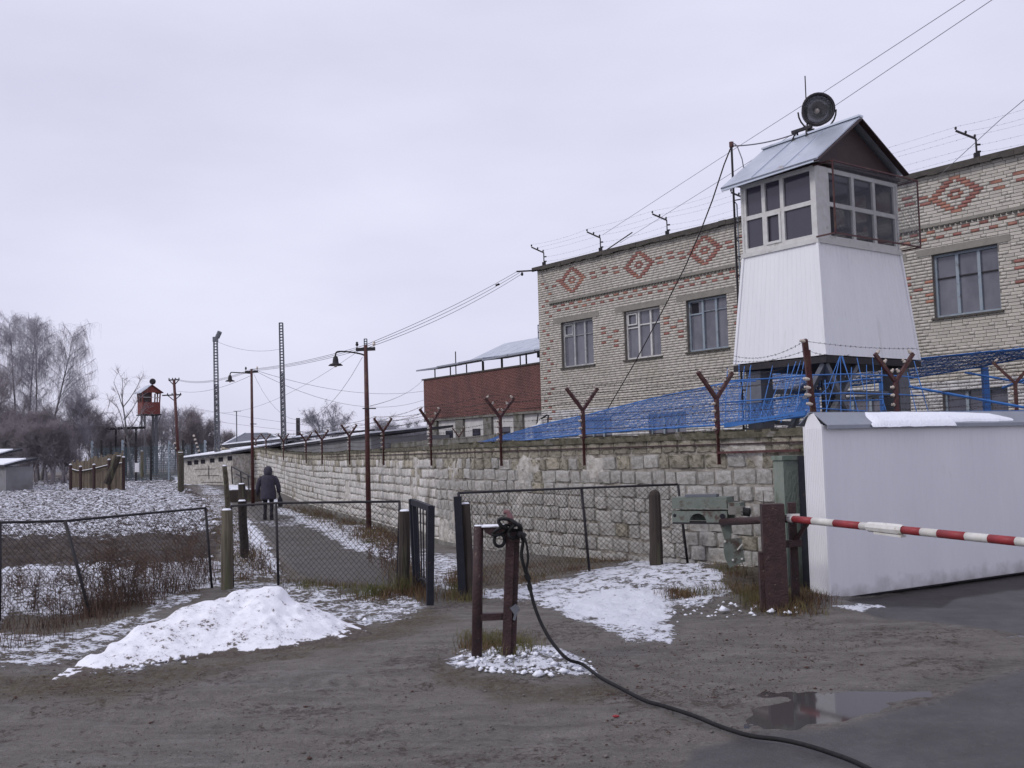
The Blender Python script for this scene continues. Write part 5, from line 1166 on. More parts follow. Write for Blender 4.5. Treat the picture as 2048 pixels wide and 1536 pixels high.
# far pole with two cross-arms
T3 = PY(348, 760, 66); p3 = empty('utility_pole', (T3[0], 66, .3), 'far utility pole with two braced crossarms beside the red watchtower', 'utility pole')
m = MB(); m.tube([(T3[0]+.35, 66, .2), T3], [.12, .09], 8); part('pole', m, 'rustred', p3, True)
for dz, w_, off in ((-.0, .32, 0), (-.98, .42, -.15)):
    m = MB(); m.beam(T3+np.array([-w_*1.1+off*2, 0, dz]), T3+np.array([w_*1.1, 0, dz+.02]), .08); m.beam(T3+np.array([-w_, 0, dz]), T3+np.array([0, 0, dz-.35]), .05); m.beam(T3+np.array([w_, 0, dz]), T3+np.array([0, 0, dz-.35]), .05)
    for q in (-1, -.3, .3, 1): m.tube([T3+np.array([w_*q, 0, dz]), T3+np.array([w_*q, 0, dz+.14])], .035, 5)
    part('crossarm', m, 'darksteel', p3)
def mast(label, top, bot, Y, hw, head=False):
    T_ = PY(*top, Y); B_ = PY(*bot, Y); r_ = empty('lattice_mast', (B_[0], Y, 0), label, 'mast')
    z0_ = min(B_[2], 1.0); S = []; n_ = int((T_[2]-z0_)/(hw*1.35)); 
    for i in range(n_+1):
        t = i/n_; c_ = B_*(1-t)+T_*t; c_[2] = z0_+(T_[2]-z0_)*t; h = hw*(1-.25*t)
        cor = [c_+np.array([a_*h, b_*h, 0]) for a_, b_ in ((-1, -1), (1, -1), (1, 1), (-1, 1))]
        for j in range(4): S.append([cor[j], cor[(j+1) % 4]])
        if i: 
            for j in range(4):
                S.append([pc[j], cor[j]])
                if i/n_ < .68: S.append([pc[j], cor[(j+1) % 4]] if i % 2 else [pc[(j+1) % 4], cor[j]])
        pc = cor
    seg_part('lattice', S, .026, 'steel', r_, 4)
    if head:
        m = MB(); m.box(T_+UP*.1, (.3, .2, .3)); m.tube([T_+np.array([.1, 0, .2]), T_+np.array([.3, -.1, .55])], .14, 8); part('floodlight', m, 'steel', r_)
    return T_
MT1 = mast('lattice mast with a floodlight on top', (431, 682), (435, 870), 62, .13, True)
MT2 = mast('tall plain lattice mast without lamp between the two lamp poles', (562, 646), (568, 865), 62, .13)
MT3 = PY(730, 678, 75); mast('lattice mast tip rising just behind the near lamp pole', (731, 678), (736, 870), 75, .13)
cw_ = PY(1034, 543, 33); cb_ = bw(0.1, 7.9, .1)
m = MB(); m.beam(cw_, bw(0.2, 7.86, .16), .05, .05); m.lathe(PY(1044, 545, 33), (0, 0, -1), [(0, .04), (.08, .05), (.12, .001)], 6); single('wire_bracket', m, 'darksteel', cw_, 'iron arm jutting from the far roof corner of the brick building holding overhead wires', 'bracket')
def wire(P, r, label, mat='greywire', group='overhead wires'): return seg_single('overhead_wire', poly_segs(P), r, mat, label, 'wire', group)
for dz, q in ((0, .0), (-.12, .08), (-.25, .16)):
    wire(np.vstack([sag(cw_+np.array([q, 0, dz*.3]), PY(732, 690-1, 27.6)+np.array([0, 0, .0+dz*.4]), .1-dz*.3, 20)[:-1], sag(LT1+np.array([0, 0, dz*.4]), LT2+np.array([0, 0, dz*.3]), .1, 14)[:-1], sag(LT2+np.array([0, 0, dz*.3]), T3+np.array([0, 0, .12+dz*.3]), .35, 14)]), .008, {0: 'top', -.12: 'middle', -.25: 'lowest'}[dz]+' of three close overhead wires running from the brick building along the lamp poles')
m = MB(); a_ = PY(991, 571, 32); m.tube([a_, PY(999, 568, 32)], .035, 6); single('wire_splice', m, 'darksteel', a_, 'small dark splice clamp on the overhead wire left of the brick building', 'clamp')
for (a_, b_, s_, lb__) in [
    ((PY(1990, -4, 14), PY(1668, 213, 19), PY(1569, 279, 21), PY(1440, 361, 24), PY(1240, 486, 30)), None, 0, 'lower of two long wires crossing the sky above the watchtower'),
    ((PY(1936, -4, 14), PY(1642, 188, 19), PY(1597, 216, 20), PY(1494, 282, 22), PY(1440, 317, 24), PY(1205, 470, 31)), None, 0, 'upper of two long wires crossing the sky behind the searchlight'),
    ((PY(2060, 190, 16), PY(2000, 240, 17.5), PY(1880, 350, 21)), None, 0, 'short wire dropping from the right edge to the brick roof')]:
    wire(np.array(a_), .007, lb__, 'greywire', None)
for (p, q, s_, lb__) in [
    (LT2, PY(848, 782, 60), .5, 'thin wire from the far lamp pole to the left corner of the red building, upper'), (LT2, PY(848, 800, 60), .9, 'thin wire from the far lamp pole to the red building, lower'),
    (LT2, PY(725, 714, 28), 1.9, 'slack wire looping between the far and the near lamp pole, lower'), (MT1, PY(566, 697, 62), .35, 'thin wire between the tops of the two lattice masts'),
    (PY(355, 782, 66), PY(500, 752, 42), .3, 'thin wire from the lower crossarm of the far utility pole to the far lamp pole'), (PY(400, 820, 64), PY(720, 700, 30), .8, 'faint wire rising from the far yard to the near lamp pole'),
    (PY(380, 815, 66), PY(845, 872, 58), .2, 'faint low wire above the shed roofs'), (PY(380, 835, 66), PY(845, 880, 58), .2, 'faint lowest wire above the shed roofs'), (PY(740, 812, 28), PY(846, 760, 58), .2, 'thin wire rising from the near lamp pole to the red building roof')]:
    wire(sag(p, q, s_, 14), .009 if q[1] > 40 else .006, lb__, 'greywire', None)
# brace rod on the roof
m = MB(); m.tube([bw(3.2, 7.95, .0), bw(4.3, 8.45, -.3)], .02, 5); single('guy_rod', m, 'darksteel', bw(3.2, 7.95, 0), 'short dark guy rod leaning on the roof edge beside the second bracket', 'rod')
# large posts standing behind the white gate
for i, (top, bot, Y, lab) in enumerate([((1609, 679), (1628, 835), 12.2, 'straight leaning rust red post with white insulators behind the white gate left end')]):
    T_, B_ = PY(*top, Y), PY(*bot, Y+.3); r_ = empty('leaning_wire_post', B_-UP*1.7, lab, 'fence post')
    m = MB(); m.beam(B_-UP*1.7, B_, .06); m.beam(B_, T_, .07, .06, up=(1, 0, 0)); part('stem', m, 'rustred', r_)
    m = MB(); m.beam(PY(1620, 750, Y+.2), PY(1618, 700, Y+.25), .03, .03, up=(1, 0, 0)); m.beam(PY(1622, 790, Y+.25), PY(1614, 730, Y+.2), .03, .05, up=(1, 0, 0)); part('side_strap', m, 'rustred', r_)
    for (x, y) in ((1616, 758), (1618, 775), (1619, 790), (1622, 808), (1609, 682)):
        m = MB(); m.lathe(PY(x-3, y, Y-.02), (-.9, -.3, .1), [(-.04, .014), (-.02, .02), (.01, .024), (.03, .014), (.04, .018), (.05, .001)], 8); part('insulator', m, 'porcelain', r_, True)
T_ = PY(1789, 756, 13.6); B_ = PY(1795, 838, 13.6); r_ = copy_tree(yp0); r_.location = (float(B_[0]), float(B_[1]), float(B_[2])); r_.rotation_euler = (0, 0, math.radians(15)); r_['label'] = 'rust red Y-shaped wire post rising behind the white gate below the watchtower'
r_.scale = (.95, .95, 1.05)
gpst = [np.array([3.55, 12.9, 2.9]), PY(1609, 682, 12.2), PY(1831, 697, 13.5), PY(2060, 745, 15)]
q1 = PY(1468, 712, 14.0)
wire_b = lambda P, lab: seg_single('barbed_wire', barbed(P, .1, .016), .0024, 'wire', lab, 'barbed wire')
wire_b(np.vstack([sag(q1, gpst[1], .1, 10)[:-1], sag(gpst[1], gpst[2], .03, 10)[:-1], sag(gpst[2], gpst[3], .05, 10)]), 'topmost barbed strand sweeping across the white watchtower skirt')
wire_b(np.vstack([sag(PY(1466, 722, 14), PY(1613, 700, 12.25), .06, 10)[:-1], sag(PY(1613, 700, 12.25), PY(1700, 710, 13), .04, 10)]), 'second barbed strand below the topmost one on the watchtower skirt')
for i, (ya, yb, yc_) in enumerate([(765, 742, 722), (782, 768, 745), (795, 790, 770), (806, 805, 792), (815, 815, 808)]):
    wire_b(np.vstack([sag(PY(1625, ya+10, 12.4), PY(1795, ya+12, 13.6), .04, 8)[:-1], sag(PY(1795, ya+12, 13.6), PY(1960, yb, 15.5), .04, 8)[:-1], sag(PY(1960, yb, 15.5), PY(2090, yc_, 17), .03, 8)]), ['highest', 'second', 'middle', 'fourth', 'lowest'][i]+' of the barbed strands above the white gate coping, right of the watchtower')
for i, (xa, ya, xb, yb, Yb) in enumerate([(1835, 742, 2090, 700, 17), (1835, 752, 2090, 716, 17), (1835, 772, 2090, 740, 16.5), (1835, 785, 2090, 757, 16.5), (1835, 800, 2090, 778, 16.2), (1835, 812, 2090, 800, 16)]): wire_b(sag(PY(xa, ya, 14.2), PY(xb, yb, Yb), .05, 10), 'barbed strand '+['just under the blue canopy edge', 'below the blue canopy edge, second', 'above the blue brace, right of the tower leg', 'across the head of the ground floor window', 'across the middle of the ground floor window', 'lowest across the ground floor window'][i]+' behind the white gate')
# ladder-like fence post at right edge with insulators
T_ = PY(2016, 735, 16.2); r_ = copy_tree(yp0); r_.location = (float(T_[0])+.1, float(T_[1]), 2.1); r_.rotation_euler = (0, 0, math.radians(-35)); r_['label'] = 'Y-shaped wire post at the right picture edge behind the white gate'

# ================================================================== BLUE WIRE CANOPY AND ROD CAGE
def net(name, U0, L0, na, nb, r, parent, diag=0):
    """U0/L0: polylines (equal count) of the net's upper and lower edge"""
    U0 = np.asarray(U0, float); L0 = np.asarray(L0, float); t = np.linspace(0, 1, len(U0)); S = []
    def e(P, q): return np.stack([np.interp(q, t, P[:, i]) for i in range(3)], 1)
    q = np.linspace(0, 1, na); S.append(np.stack([e(U0, q), e(L0, q)], 1))
    for v in np.linspace(0, 1, nb):
        qq = np.linspace(0, 1, 40); P = e(U0, qq)*(1-v)+e(L0, qq)*v; P += RNG.normal(0, .02, P.shape); S.append(poly_segs(P))
    for k_ in range(diag):
        a_ = k_/diag; b_ = min(1, a_+.06); S.append(np.stack([e(U0, np.array([a_])), e(L0, np.array([b_]))], 1)); S.append(np.stack([e(L0, np.array([a_])), e(U0, np.array([b_]))], 1))
    return seg_part(name, np.concatenate(S), r, 'blue', parent, 3, kind='stuff')
cn = empty('wire_canopy', PZ(1400, 800, 2.2)*np.array([1, 1, 0]), 'bright blue painted wire mesh canopy sloping behind the block wall below the tower', 'canopy')
Lw = [(958, 888, 22.5), (1080, 878, 19.2), (1168, 868, 17.5), (1300, 858, 16), (1440, 850, 15), (1560, 838, 14.2), (1640, 828, 14)]
Uw = [(962, 885, 27), (1080, 850, 26), (1190, 826, 24.5), (1300, 798, 23), (1440, 768, 21.5), (1560, 748, 20.5), (1640, 738, 20)]
net('sloping_net', [PY(*q) for q in Uw], [PY(*q) for q in Lw], 300, 34, .0048, cn, 70)
Uw2 = [(1600, 744, 20.2), (1700, 731, 19.6), (1850, 716, 18.8), (1950, 706, 18.2), (2048, 697, 17.6), (2300, 668, 16)]
Lw2 = [(1600, 775, 20.6), (1700, 772, 20), (1820, 757, 19.4), (1950, 735, 18.8), (2048, 716, 18.2), (2300, 690, 16.5)]
net('flat_net', [PY(*q) for q in Uw2], [PY(*q) for q in Lw2], 240, 26, .005, cn, 50)
def rod(a_, b_, r=.014, name='rod', mat='blue'): m = MB(); m.tube([a_, b_], r, 5); return part(name, m, mat, cn)
for P_ in (Uw, Lw, Uw2, Lw2):
    m = MB(); m.tube([PY(*q) for q in P_], .016, 6); part('edge_rail', m, 'blue', cn)
m = MB(); m.beam(PY(1450, 851, 13.9), PY(1612, 826, 12.75), .04, .06); part('front_beam', m, 'blue', cn)
for x, yt, yb, Y, w_ in ((1969, 735, 850, 18.5, .1), (1762, 765, 850, 20, .07), (1663, 772, 850, 20.4, .05), (2110, 720, 850, 17, .1)):
    T_ = PY(x, yt, Y); m = MB(); m.beam((T_[0], T_[1], 0), T_, w_, w_); part('canopy_post', m, 'blue', cn)
for a_, b_ in (((1818, 773, 15.5), (2060, 817, 15.2)), ((1930, 745, 18), (2060, 768, 17.2)), ((2005, 776, 17.5), (2060, 755, 17)), ((1800, 826, 14.5), (2060, 823, 15.5))): m = MB(); m.tube([PY(*a_), PY(*b_)], .022, 6); part('brace', m, 'blue', cn)
cgb = empty('rod_cage', PY(1560, 850, 14)*np.array([1, 1, 0]), 'cage of thin blue rods hung between the watchtower floor and the wall top', 'wire cage')
cn_old = cn; cn = cgb
for (a_, b_) in [((1455, 735, 14.4), (1450, 848, 14)), ((1478, 728, 14.8), (1479, 845, 14.1)), ((1500, 735, 15), (1502, 842, 14)), ((1489, 732, 15), (1475, 846, 14)), ((1502, 730, 15), (1482, 846, 14)),
                 ((1545, 732, 15), (1520, 840, 13.8)), ((1560, 758, 14.8), (1530, 838, 13.7)), ((1577, 728, 15), (1562, 845, 13.6)), ((1592, 723, 15), (1552, 842, 13.6)), ((1601, 722, 15), (1565, 840, 13.5)), ((1608, 722, 15), (1590, 830, 13.4)),
                 ((1680, 712, 15.4), (1655, 775, 14.6)), ((1655, 775, 14.6), (1605, 832, 13.6)), ((1680, 712, 15.4), (1670, 760, 14.6)), ((1670, 760, 14.6), (1650, 830, 13.6)), ((1681, 712, 15.4), (1682, 830, 14)), ((1685, 712, 15.4), (1702, 770, 15)), ((1702, 770, 15), (1718, 830, 14.4)), ((1683, 712, 15.4), (1698, 755, 15)),
                 ((1650, 760, 14.5), (1654, 830, 13.8)), ((1703, 735, 15), (1700, 830, 14.4)), ((1733, 730, 15.6), (1734, 828, 14.8)), ((1714, 716, 15.6), (1728, 780, 15)), ((1745, 716, 16), (1750, 780, 15.4)), ((1763, 735, 16), (1766, 828, 15)), ((1766, 800, 15.2), (1775, 832, 14.9)),
                 ((1815, 745, 15.8), (1822, 780, 15.5)), ((1822, 780, 15.5), (1834, 828, 15.2)), ((1837, 757, 16), (1858, 828, 15.4)), ((1828, 722, 16), (1850, 800, 15.6))]:
    rod(PY(*a_), PY(*b_), .006)
for pts in ([(1448, 762, 14.2), (1540, 757, 14.2), (1625, 750, 14.2), (1700, 748, 14.8), (1800, 752, 15.4), (1835, 756, 15.6)], [(1448, 805, 14), (1540, 798, 14), (1625, 788, 14), (1700, 786, 14.6), (1800, 789, 15.2), (1850, 792, 15.6)], [(1470, 763, 15), (1512, 762, 15)], [(1648, 768, 14.6), (1730, 758, 15), (1765, 757, 15.4)], [(1645, 802, 14.4), (1765, 800, 15)], [(1605, 815, 13.8), (1730, 822, 14.6)]):
    m = MB(); m.tube([PY(*q) for q in pts], .01, 5); part('rod', m, 'blue', cgb)
cn = cn_old

# ================================================================== FAR BUILDINGS
def quadbox(mb, a, b, z0, z1, dep, n):
    a, b = np.asarray(a, float), np.asarray(b, float); mb.frame([a[0], a[1], z0], [b[0]-a[0], b[1]-a[1], 0], [-n[0]*dep, -n[1]*dep, 0], [0, 0, z1-z0])
# red brick building
rA = PZ(847, 761, 6.2); rB = PZ(1081, 727, 6.2); rd_ = (rB-rA)[:2]; rL = np.linalg.norm(rd_); rd_ /= rL; rn = np.array([rd_[1], -rd_[0]]); rn = rn if rn@(-rA[:2]) > 0 else -rn
rL += 14
red = empty('red_building', (rA[0], rA[1], 0), 'long dull red brick building with white lower storey and railed canopy on its flat roof', 'building')
def rw(u, z, o=0.): return np.array([rA[0]+rd_[0]*u+rn[0]*o, rA[1]+rd_[1]*u+rn[1]*o, z])
rd3 = np.array([*rd_, 0]); rn3 = np.array([*rn, 0])
zr = rw(0, 0)[2]; ZR = float(PP(860, 843, rA, rn3)[2])
mb = MB(); mb.frame(rw(0, ZR), rd3*rL, -rn3*9, UP*(6.2-ZR)); part('upper_wall', mb, 'farred', red)
mb = MB(); mb.frame(rw(0, ZR, .05), rd3*rL, -rn3*.04, UP*.12); part('ledge', mb, 'concrete', red)
# brick courses of the far wall as one piece
q_ = []; tn = []
for r_ in range(int((6.15-ZR-.12)/.08)):
    u = -(r_ % 2)*.13
    while u < rL:
        a_, b_ = max(u, 0), min(u+.25, rL)
        if b_-a_ > .06: q_.append((a_+.006, b_-.006, ZR+.13+r_*.08)); tn.append(RNG.random())
        u += .26
q_ = np.array(q_); o = np.stack([rA[0]+rd_[0]*q_[:, 0]+rn[0]*.012, rA[1]+rd_[1]*q_[:, 0]+rn[1]*.012, q_[:, 2]], 1); ax_ = rd3[None]*(q_[:, 1]-q_[:, 0])[:, None]; ay_ = -rn3[None]*.02+0*o; az_ = np.array([[0, 0, .07]])+0*o
o = o-rn3[None]*.007; V = np.stack([o, o+ax_, o+ax_+ay_, o+ay_, o+az_, o+ax_+az_, o+ax_+ay_+az_, o+ay_+az_], 1).reshape(-1, 3); Q = (np.arange(len(q_))[:, None, None]*8+quads[None]).reshape(-1, 4)
o = fast_mesh('brickwork', V, Q, ['farred'], root_base(red), red, False, dict(tone=np.repeat(tn, 8))); o['kind'] = 'stuff'
mb = MB(); mb.frame(rw(0, -.5, -.15), rd3*rL, -rn3*8.6, UP*(ZR+.5)); part('lower_wall', mb, 'wwash', red)
for u in np.arange(.6, rL, 2.9):
    m = MB(); m.frame(rw(u, -.5, .0), rd3*.8, -rn3*.15, UP*(ZR+.5)); part('pilaster', m, 'concrete', red)
for u in np.arange(2.2, rL, 2.9):
    m = MB(); m.frame(rw(u, ZR-1.7, -.13), rd3*.8, -rn3*.02, UP*1.1); part('window', m, 'glassdark', red)
mb = MB(); mb.frame(rw(-.1, 6.2, .08), rd3*(rL+.1), -rn3*9.2, UP*.08); part('roof', mb, 'bitumen', red)
# railed canopy on the roof
for u in np.arange(1.2, rL, 1.75): m = MB(); m.beam(rw(u, 6.28, -.1), rw(u, 6.28+.5, -.1), .07); part('canopy_post', m, 'darksteel', red)
for i, u in enumerate(np.arange(0, rL, 2.4)):
    m = MB(); z_ = 6.83+.03*(i % 3); m.poly([rw(u, z_-.1, .5), rw(u+2.5, z_-.1+RNG.uniform(-.04, .04), .5), rw(u+2.5, z_+.12, -1.2), rw(u, z_+.1, -1.2)], UP*.09); part('canopy_sheet', m, 'zincgrey', red)
u1 = float(((PP(962, 715, rw(0, 0, -2), rn3)-rA)[:2])@rd_)
for u in (u1+1.2, u1+3.2, u1+5.5, u1+9): m = MB(); m.beam(rw(u, 6.28, -1.3), rw(u, 7.15, -1.3), .09); part('upper_canopy_post', m, 'darksteel', red)
for i in range(9):
    m = MB(); a_ = u1+i*1.3; m.poly([rw(a_, 7.12, -1.2), rw(a_+1.26, 7.12, -1.2), rw(a_+2.0, 8.1, -3.2), rw(a_+.74, 8.1, -3.2)], UP*.06); part('upper_canopy_sheet', m, 'zinc', red)
m = MB(); m.frame(rw(u1+5.0, 6.9, -2.4), rd3*14, -rn3*3, UP*.5); part('penthouse', m, 'slate', red)
m = MB(); p_ = rw(u1+4.5, 7.8, -3); 
for dx in (-.12, .12): m.beam(p_+rd3*dx, p_+rd3*dx+UP*1.0, .05)
m.beam(p_-rd3*.14+UP*1, p_+rd3*.14+UP*1, .05); m.beam(p_-rd3*.14+UP*.6, p_+rd3*.14+UP*.6, .05); part('chimney_frame', m, 'darksteel', red)
m = MB(); T_ = PP(911, 703, rw(0, 0, -1), rn3); m.tube([(T_[0], T_[1], 6.25), T_], .035, 5); part('antenna', m, 'darksteel', red)
# rear concrete wall
def strip_wall(label, pts, zt, mat, cat='wall', dep=.25, name='concrete_wall', block=None, nblk=0):
    th_ = empty(name, (pts[0][0], pts[0][1], 0), label, cat)
    for a_, b_, z1, z2 in zip(pts[:-1], pts[1:], zt[:-1], zt[1:]):
        a_, b_ = np.asarray(a_[:2], float), np.asarray(b_[:2], float); d = (b_-a_)/np.linalg.norm(b_-a_); n = np.array([d[1], -d[0]]); n = n if n@(-a_) > 0 else -n; Ln = np.linalg.norm(b_-a_)
        k = max(1, int(Ln/.9)) if nblk else 1
        for j in range(k):
            s0, s1 = Ln*j/k, Ln*(j+1)/k; z_ = z1+(z2-z1)*(j+.5)/k
            if nblk:
                for r_ in range(nblk):
                    m = MB(); m.frame([*(a_+d*(s0+.01)), z_-(r_+1)*.55+.01], [*(d*(s1-s0-.02)), 0], [*(-n*dep), 0], [0, 0, .53], tone=RNG.random()); part('panel', m, mat, th_)
            else:
                m = MB(); m.frame([*(a_+d*s0), -1], [*(d*(s1-s0)), 0], [*(-n*dep), 0], [0, 0, z_+1]); part('panel', m, mat, th_)
    return th_
ra, rb2 = PY(700, 893, 55), PY(1010, 866, 36)
strip_wall('low grey concrete rear wall before the red building', [ra, rb2], [ra[2], rb2[2]], 'concrete', nblk=3)
m = MB(); x0 = PY(918, 890, 45)
r_ = copy_tree(yp0); r_.location = (float(x0[0]), float(x0[1]), float(x0[2])-.2); r_.scale = (.9, .9, 1.15); r_.rotation_euler = (0, 0, .2); r_['label'] = 'small dark Y-shaped wire post on the rear concrete wall before the red building'
# wall lamp at the brick building's corner
lm = PY(1080, 852, 33); la = empty('wall_lamp', lm, 'white bell-shaped wall lamp at the lower left corner of the brick building', 'lamp')
m = MB(); m.lathe(lm+UP*.0, (-.3, 0, -1), [(-.22, .06), (-.1, .1), (0, .13), (.06, .28), (.1, .27), (.08, .1)], 12); part('lamp_shade', m, 'frame', la, True)
m = MB(); m.lathe(lm-UP*.06, (-.2, 0, -1), [(0, .13), (.1, .1), (.16, .001)], 8); part('lamp_glass', m, 'hook', la, True)
m = MB(); m.beam(lm+UP*.2, lm+np.array([.25, .1, .36]), .05); m.beam(lm+np.array([-.1, 0, .05]), lm+np.array([-.05, 0, .38]), .04); m.beam(lm+np.array([.28, .1, .36]), lm+np.array([.25, .1, -.02]), .05); part('bracket', m, 'darksteel', la)

# sheds with snowy roofs behind the far wall
def shed(label, a, b, dep, zt, roofrise, wallmat, roofmat, snowy=True, eave=.35, cat='shed', ridge=None):
    a, b = np.asarray(a, float), np.asarray(b, float); th_ = empty('shed', (a[0], a[1], 0), label, cat)
    d = (b-a)[:2]; Ln = np.linalg.norm(d); d /= Ln; n = np.array([d[1], -d[0]]); n = n if n@(-a[:2]) > 0 else -n; d3, n3 = np.array([*d, 0]), np.array([*n, 0])
    za, zb = zt if hasattr(zt, '__len__') else (zt, zt)
    m = MB(); P0, P1 = np.array([a[0], a[1], za]), np.array([b[0], b[1], zb])
    V = [P0*[1, 1, 0]-UP, P1*[1, 1, 0]-UP, P1, P0]; m.poly(V, -n3*dep); part('wall', m, wallmat, th_)
    m = MB(); e0_, e1_ = P0+n3*eave-d3*eave, P1+n3*eave+d3*eave; m.poly([e0_, e1_, e1_-n3*(dep+eave*2)+UP*roofrise, e0_-n3*(dep+eave*2)+UP*roofrise], UP*.12); part('roof', m, roofmat, th_)
    if snowy:
        m = MB(); m.poly([e0_+UP*.125+n3*.02, e1_+UP*.125+n3*.02, e1_-n3*(dep*.8)+UP*(.125+roofrise*.75), e0_-n3*(dep*.8)+UP*(.125+roofrise*.75)], UP*.07); part('roof_snow', m, 'snow', th_)
    return th_, n3, d3
s1a, s1b = PY(458, 893, 70), PY(590, 880, 62)
shed('long low shed with dark eave and snow-covered roof behind the far end of the wall', s1a*[1, 1, 1], s1b, 5, (s1a[2], s1b[2]), .5, 'shedwall', 'asphaltroof')
s2a, s2b = PY(568, 893, 62), PY(742, 868, 48)
shed('grey shed with thin white sloping roof edge left of the near lamp pole', s2a, s2b, 4, (s2a[2]-.1, s2b[2]-.1), .35, 'shedwall', 'asphaltroof', True, .15)
# whitewashed low building by the path end
s3a, s3b = PY(368, 920, 64), PY(466, 908, 60)
bl3, n3_, d3_ = shed('low whitewashed building with ragged snowy roof at the far end of the footpath', s3a, s3b, 5, (s3a[2], s3b[2]), .7, 'render', 'asphaltroof', True, .25)
for t_ in (.08, .22, .36, .55, .72, .9):
    p = s3a*(1-t_)+s3b*t_+n3_*.02; m = MB(); m.frame(p-UP*.35, d3_*.5, -n3_*.02, UP*.25); part('vent_opening', m, 'trousers', bl3)
m = MB(); 
for y in (.3, .7, 1.1): m.frame(s3a+n3_*.012+d3_*(1+y)-UP*(.3+y), d3_*2.5, -n3_*.02, UP*.03)
m.frame(s3a+n3_*.03+d3_*3-UP*1.2, d3_*.05, -n3_*.03, UP*.8); part('wall_pipe', m, 'darksteel', bl3)
m = MB(); m.frame(s3a+n3_*.06+d3_*2.2-UP*2.3, d3_*4.0, -n3_*.05, UP*.75); part('brick_plinth', m, 'farred', bl3)
# hip-roofed house and another roof
h0 = PY(446, 888, 95); m = MB(); hs = empty('house', h0*[1, 1, 0], 'house with grey hipped roof beyond the sheds', 'house')
def hip(parent, xs_, Y, ye, yr, matr, dep=9):
    a_, b_ = PY(xs_[0], ye, Y), PY(xs_[3], ye-3, Y); r0_, r1_ = PY(xs_[1], yr, Y+dep/2), PY(xs_[2], yr-1, Y+dep/2); c_, d_ = b_+np.array([0, dep, 0]), a_+np.array([0, dep, 0])
    m = MB(); m.add([a_, b_, c_, d_, r0_, r1_], [(0, 1, 5, 4), (1, 2, 5), (2, 3, 4, 5), (3, 0, 4), (0, 3, 2, 1)]); part('roof', m, matr, parent)
    m = MB(); m.frame([a_[0]+.4, a_[1]+.4, 0], [b_[0]-a_[0]-.8, 0, 0], [0, dep-.8, 0], [0, 0, min(a_[2], b_[2])-.01]); part('wall', m, 'shedwall', parent)
    m = MB(); m.beam(a_+UP*.05, r0_+UP*.05, .12, .08); m.beam(b_+UP*.05, r1_+UP*.05, .12, .08); part('hip_snow', m, 'snow', parent)
hip(hs, (448, 490, 535, 575), 95, 888, 866, 'slate')
hs2 = empty('house', PY(880, 850, 120)*[1, 1, 0], 'distant pale roof between the sheds and the near lamp pole', 'house'); hip(hs2, (560, 590, 640, 690), 120, 895, 880, 'slate')
m = MB(); a_ = PY(596, 890, 66); m.beam((a_[0], 66, 0), PY(596, 836, 66), .22); single('vent_pipe', m, 'darksteel', a_*[1, 1, 0], 'dark upright vent pipe above the shed roofs', 'pipe')
m = MB(); a_ = PY(473, 822, 90); m.tube([(a_[0], 90, 0), a_], .05, 5); m.beam(a_+[-.25, 0, -.02], a_+[.4, 0, -.02], .05); single('aerial', m, 'steel', a_*[1, 1, 0], 'thin T-shaped television aerial above the house roof', 'aerial')
# handrail by the steps
hr = empty('handrail', PY(470, 975, 44)*[1, 1, 0], 'dark tubular handrail by the steps at the foot of the far wall', 'handrail')
for a_, b_ in (((463, 933, 46), (508, 957, 43)), ((463, 933, 46), (465, 968, 46)), ((481, 943, 45), (483, 972, 45)), ((496, 950, 44), (498, 985, 43.5)), ((472, 948, 45.6), (490, 957, 44.4))):
    m = MB(); m.tube([PY(*a_), PY(*b_)], .03, 6); part('rail', m, 'darksteel', hr)
m = MB(); a_ = PY(466, 972, 45); m.box((a_[0]+.6, 45, .15), (1.6, 1.2, .5)); part('step', m, 'darkwood', hr)

# ================================================================== FAR RED WATCHTOWER
tc_ = PY(300, 860, 100); rt_ = empty('red_watchtower', (tc_[0], 100, 0), 'small red wooden watchtower on steel legs far left', 'watchtower')
k_ = 100/2050; cx_, cy_ = tc_[0]-.1, 100; yaw = .62
def rp_(x, y, z): c_, s_ = math.cos(yaw), math.sin(yaw); return np.array([cx_+x*c_-y*s_, cy_+x*s_+y*c_, z])
zf = PY(300, 829, 100)[2]; zm = PY(300, 805, 100)[2]; ze = PY(300, 786, 100)[2]; zp = PY(300, 771, 100)[2]
X_ = np.array([math.cos(yaw), math.sin(yaw), 0]); Y_ = np.array([-math.sin(yaw), math.cos(yaw), 0])
m = MB(); m.frame(rp_(-.85, -.85, zf), X_*1.7, Y_*1.7, UP*(zm-zf)); part('body', m, 'towerred', rt_)
for sx_2, sy_2 in ((-1, -1), (1, -1), (1, 1), (-1, 1), (0, -1), (-1, 0), (1, 0)):
    m = MB(); m.beam(rp_(sx_2*.8, sy_2*.8, zm), rp_(sx_2*.85, sy_2*.85, ze), .1); part('window_post', m, 'towerred', rt_)
for s_, o_ in ((-1, 0),):
    for z_ in ((zm+ze)/2,): m = MB(); m.beam(rp_(-.8, -.82, z_), rp_(.8, -.82, z_), .05); m.beam(rp_(.82, -.8, z_), rp_(.82, .8, z_), .05); part('window_bar', m, 'frame', rt_)
m = MB(); m.frame(rp_(-.8, -.8, zm), Y_*1.6, X_*.04, UP*(ze-zm)); m.frame(rp_(-.8, -.8, zm), X_*.8, Y_*.04, UP*(ze-zm)); part('board', m, 'brown', rt_)
m = MB(); m.poly([rp_(-1.1, -1.1, ze-.05), rp_(-1.1, 1.1, ze-.05), rp_(0, 1.1, zp), rp_(0, -1.1, zp)], UP*.05); part('roof', m, 'zinc', rt_)
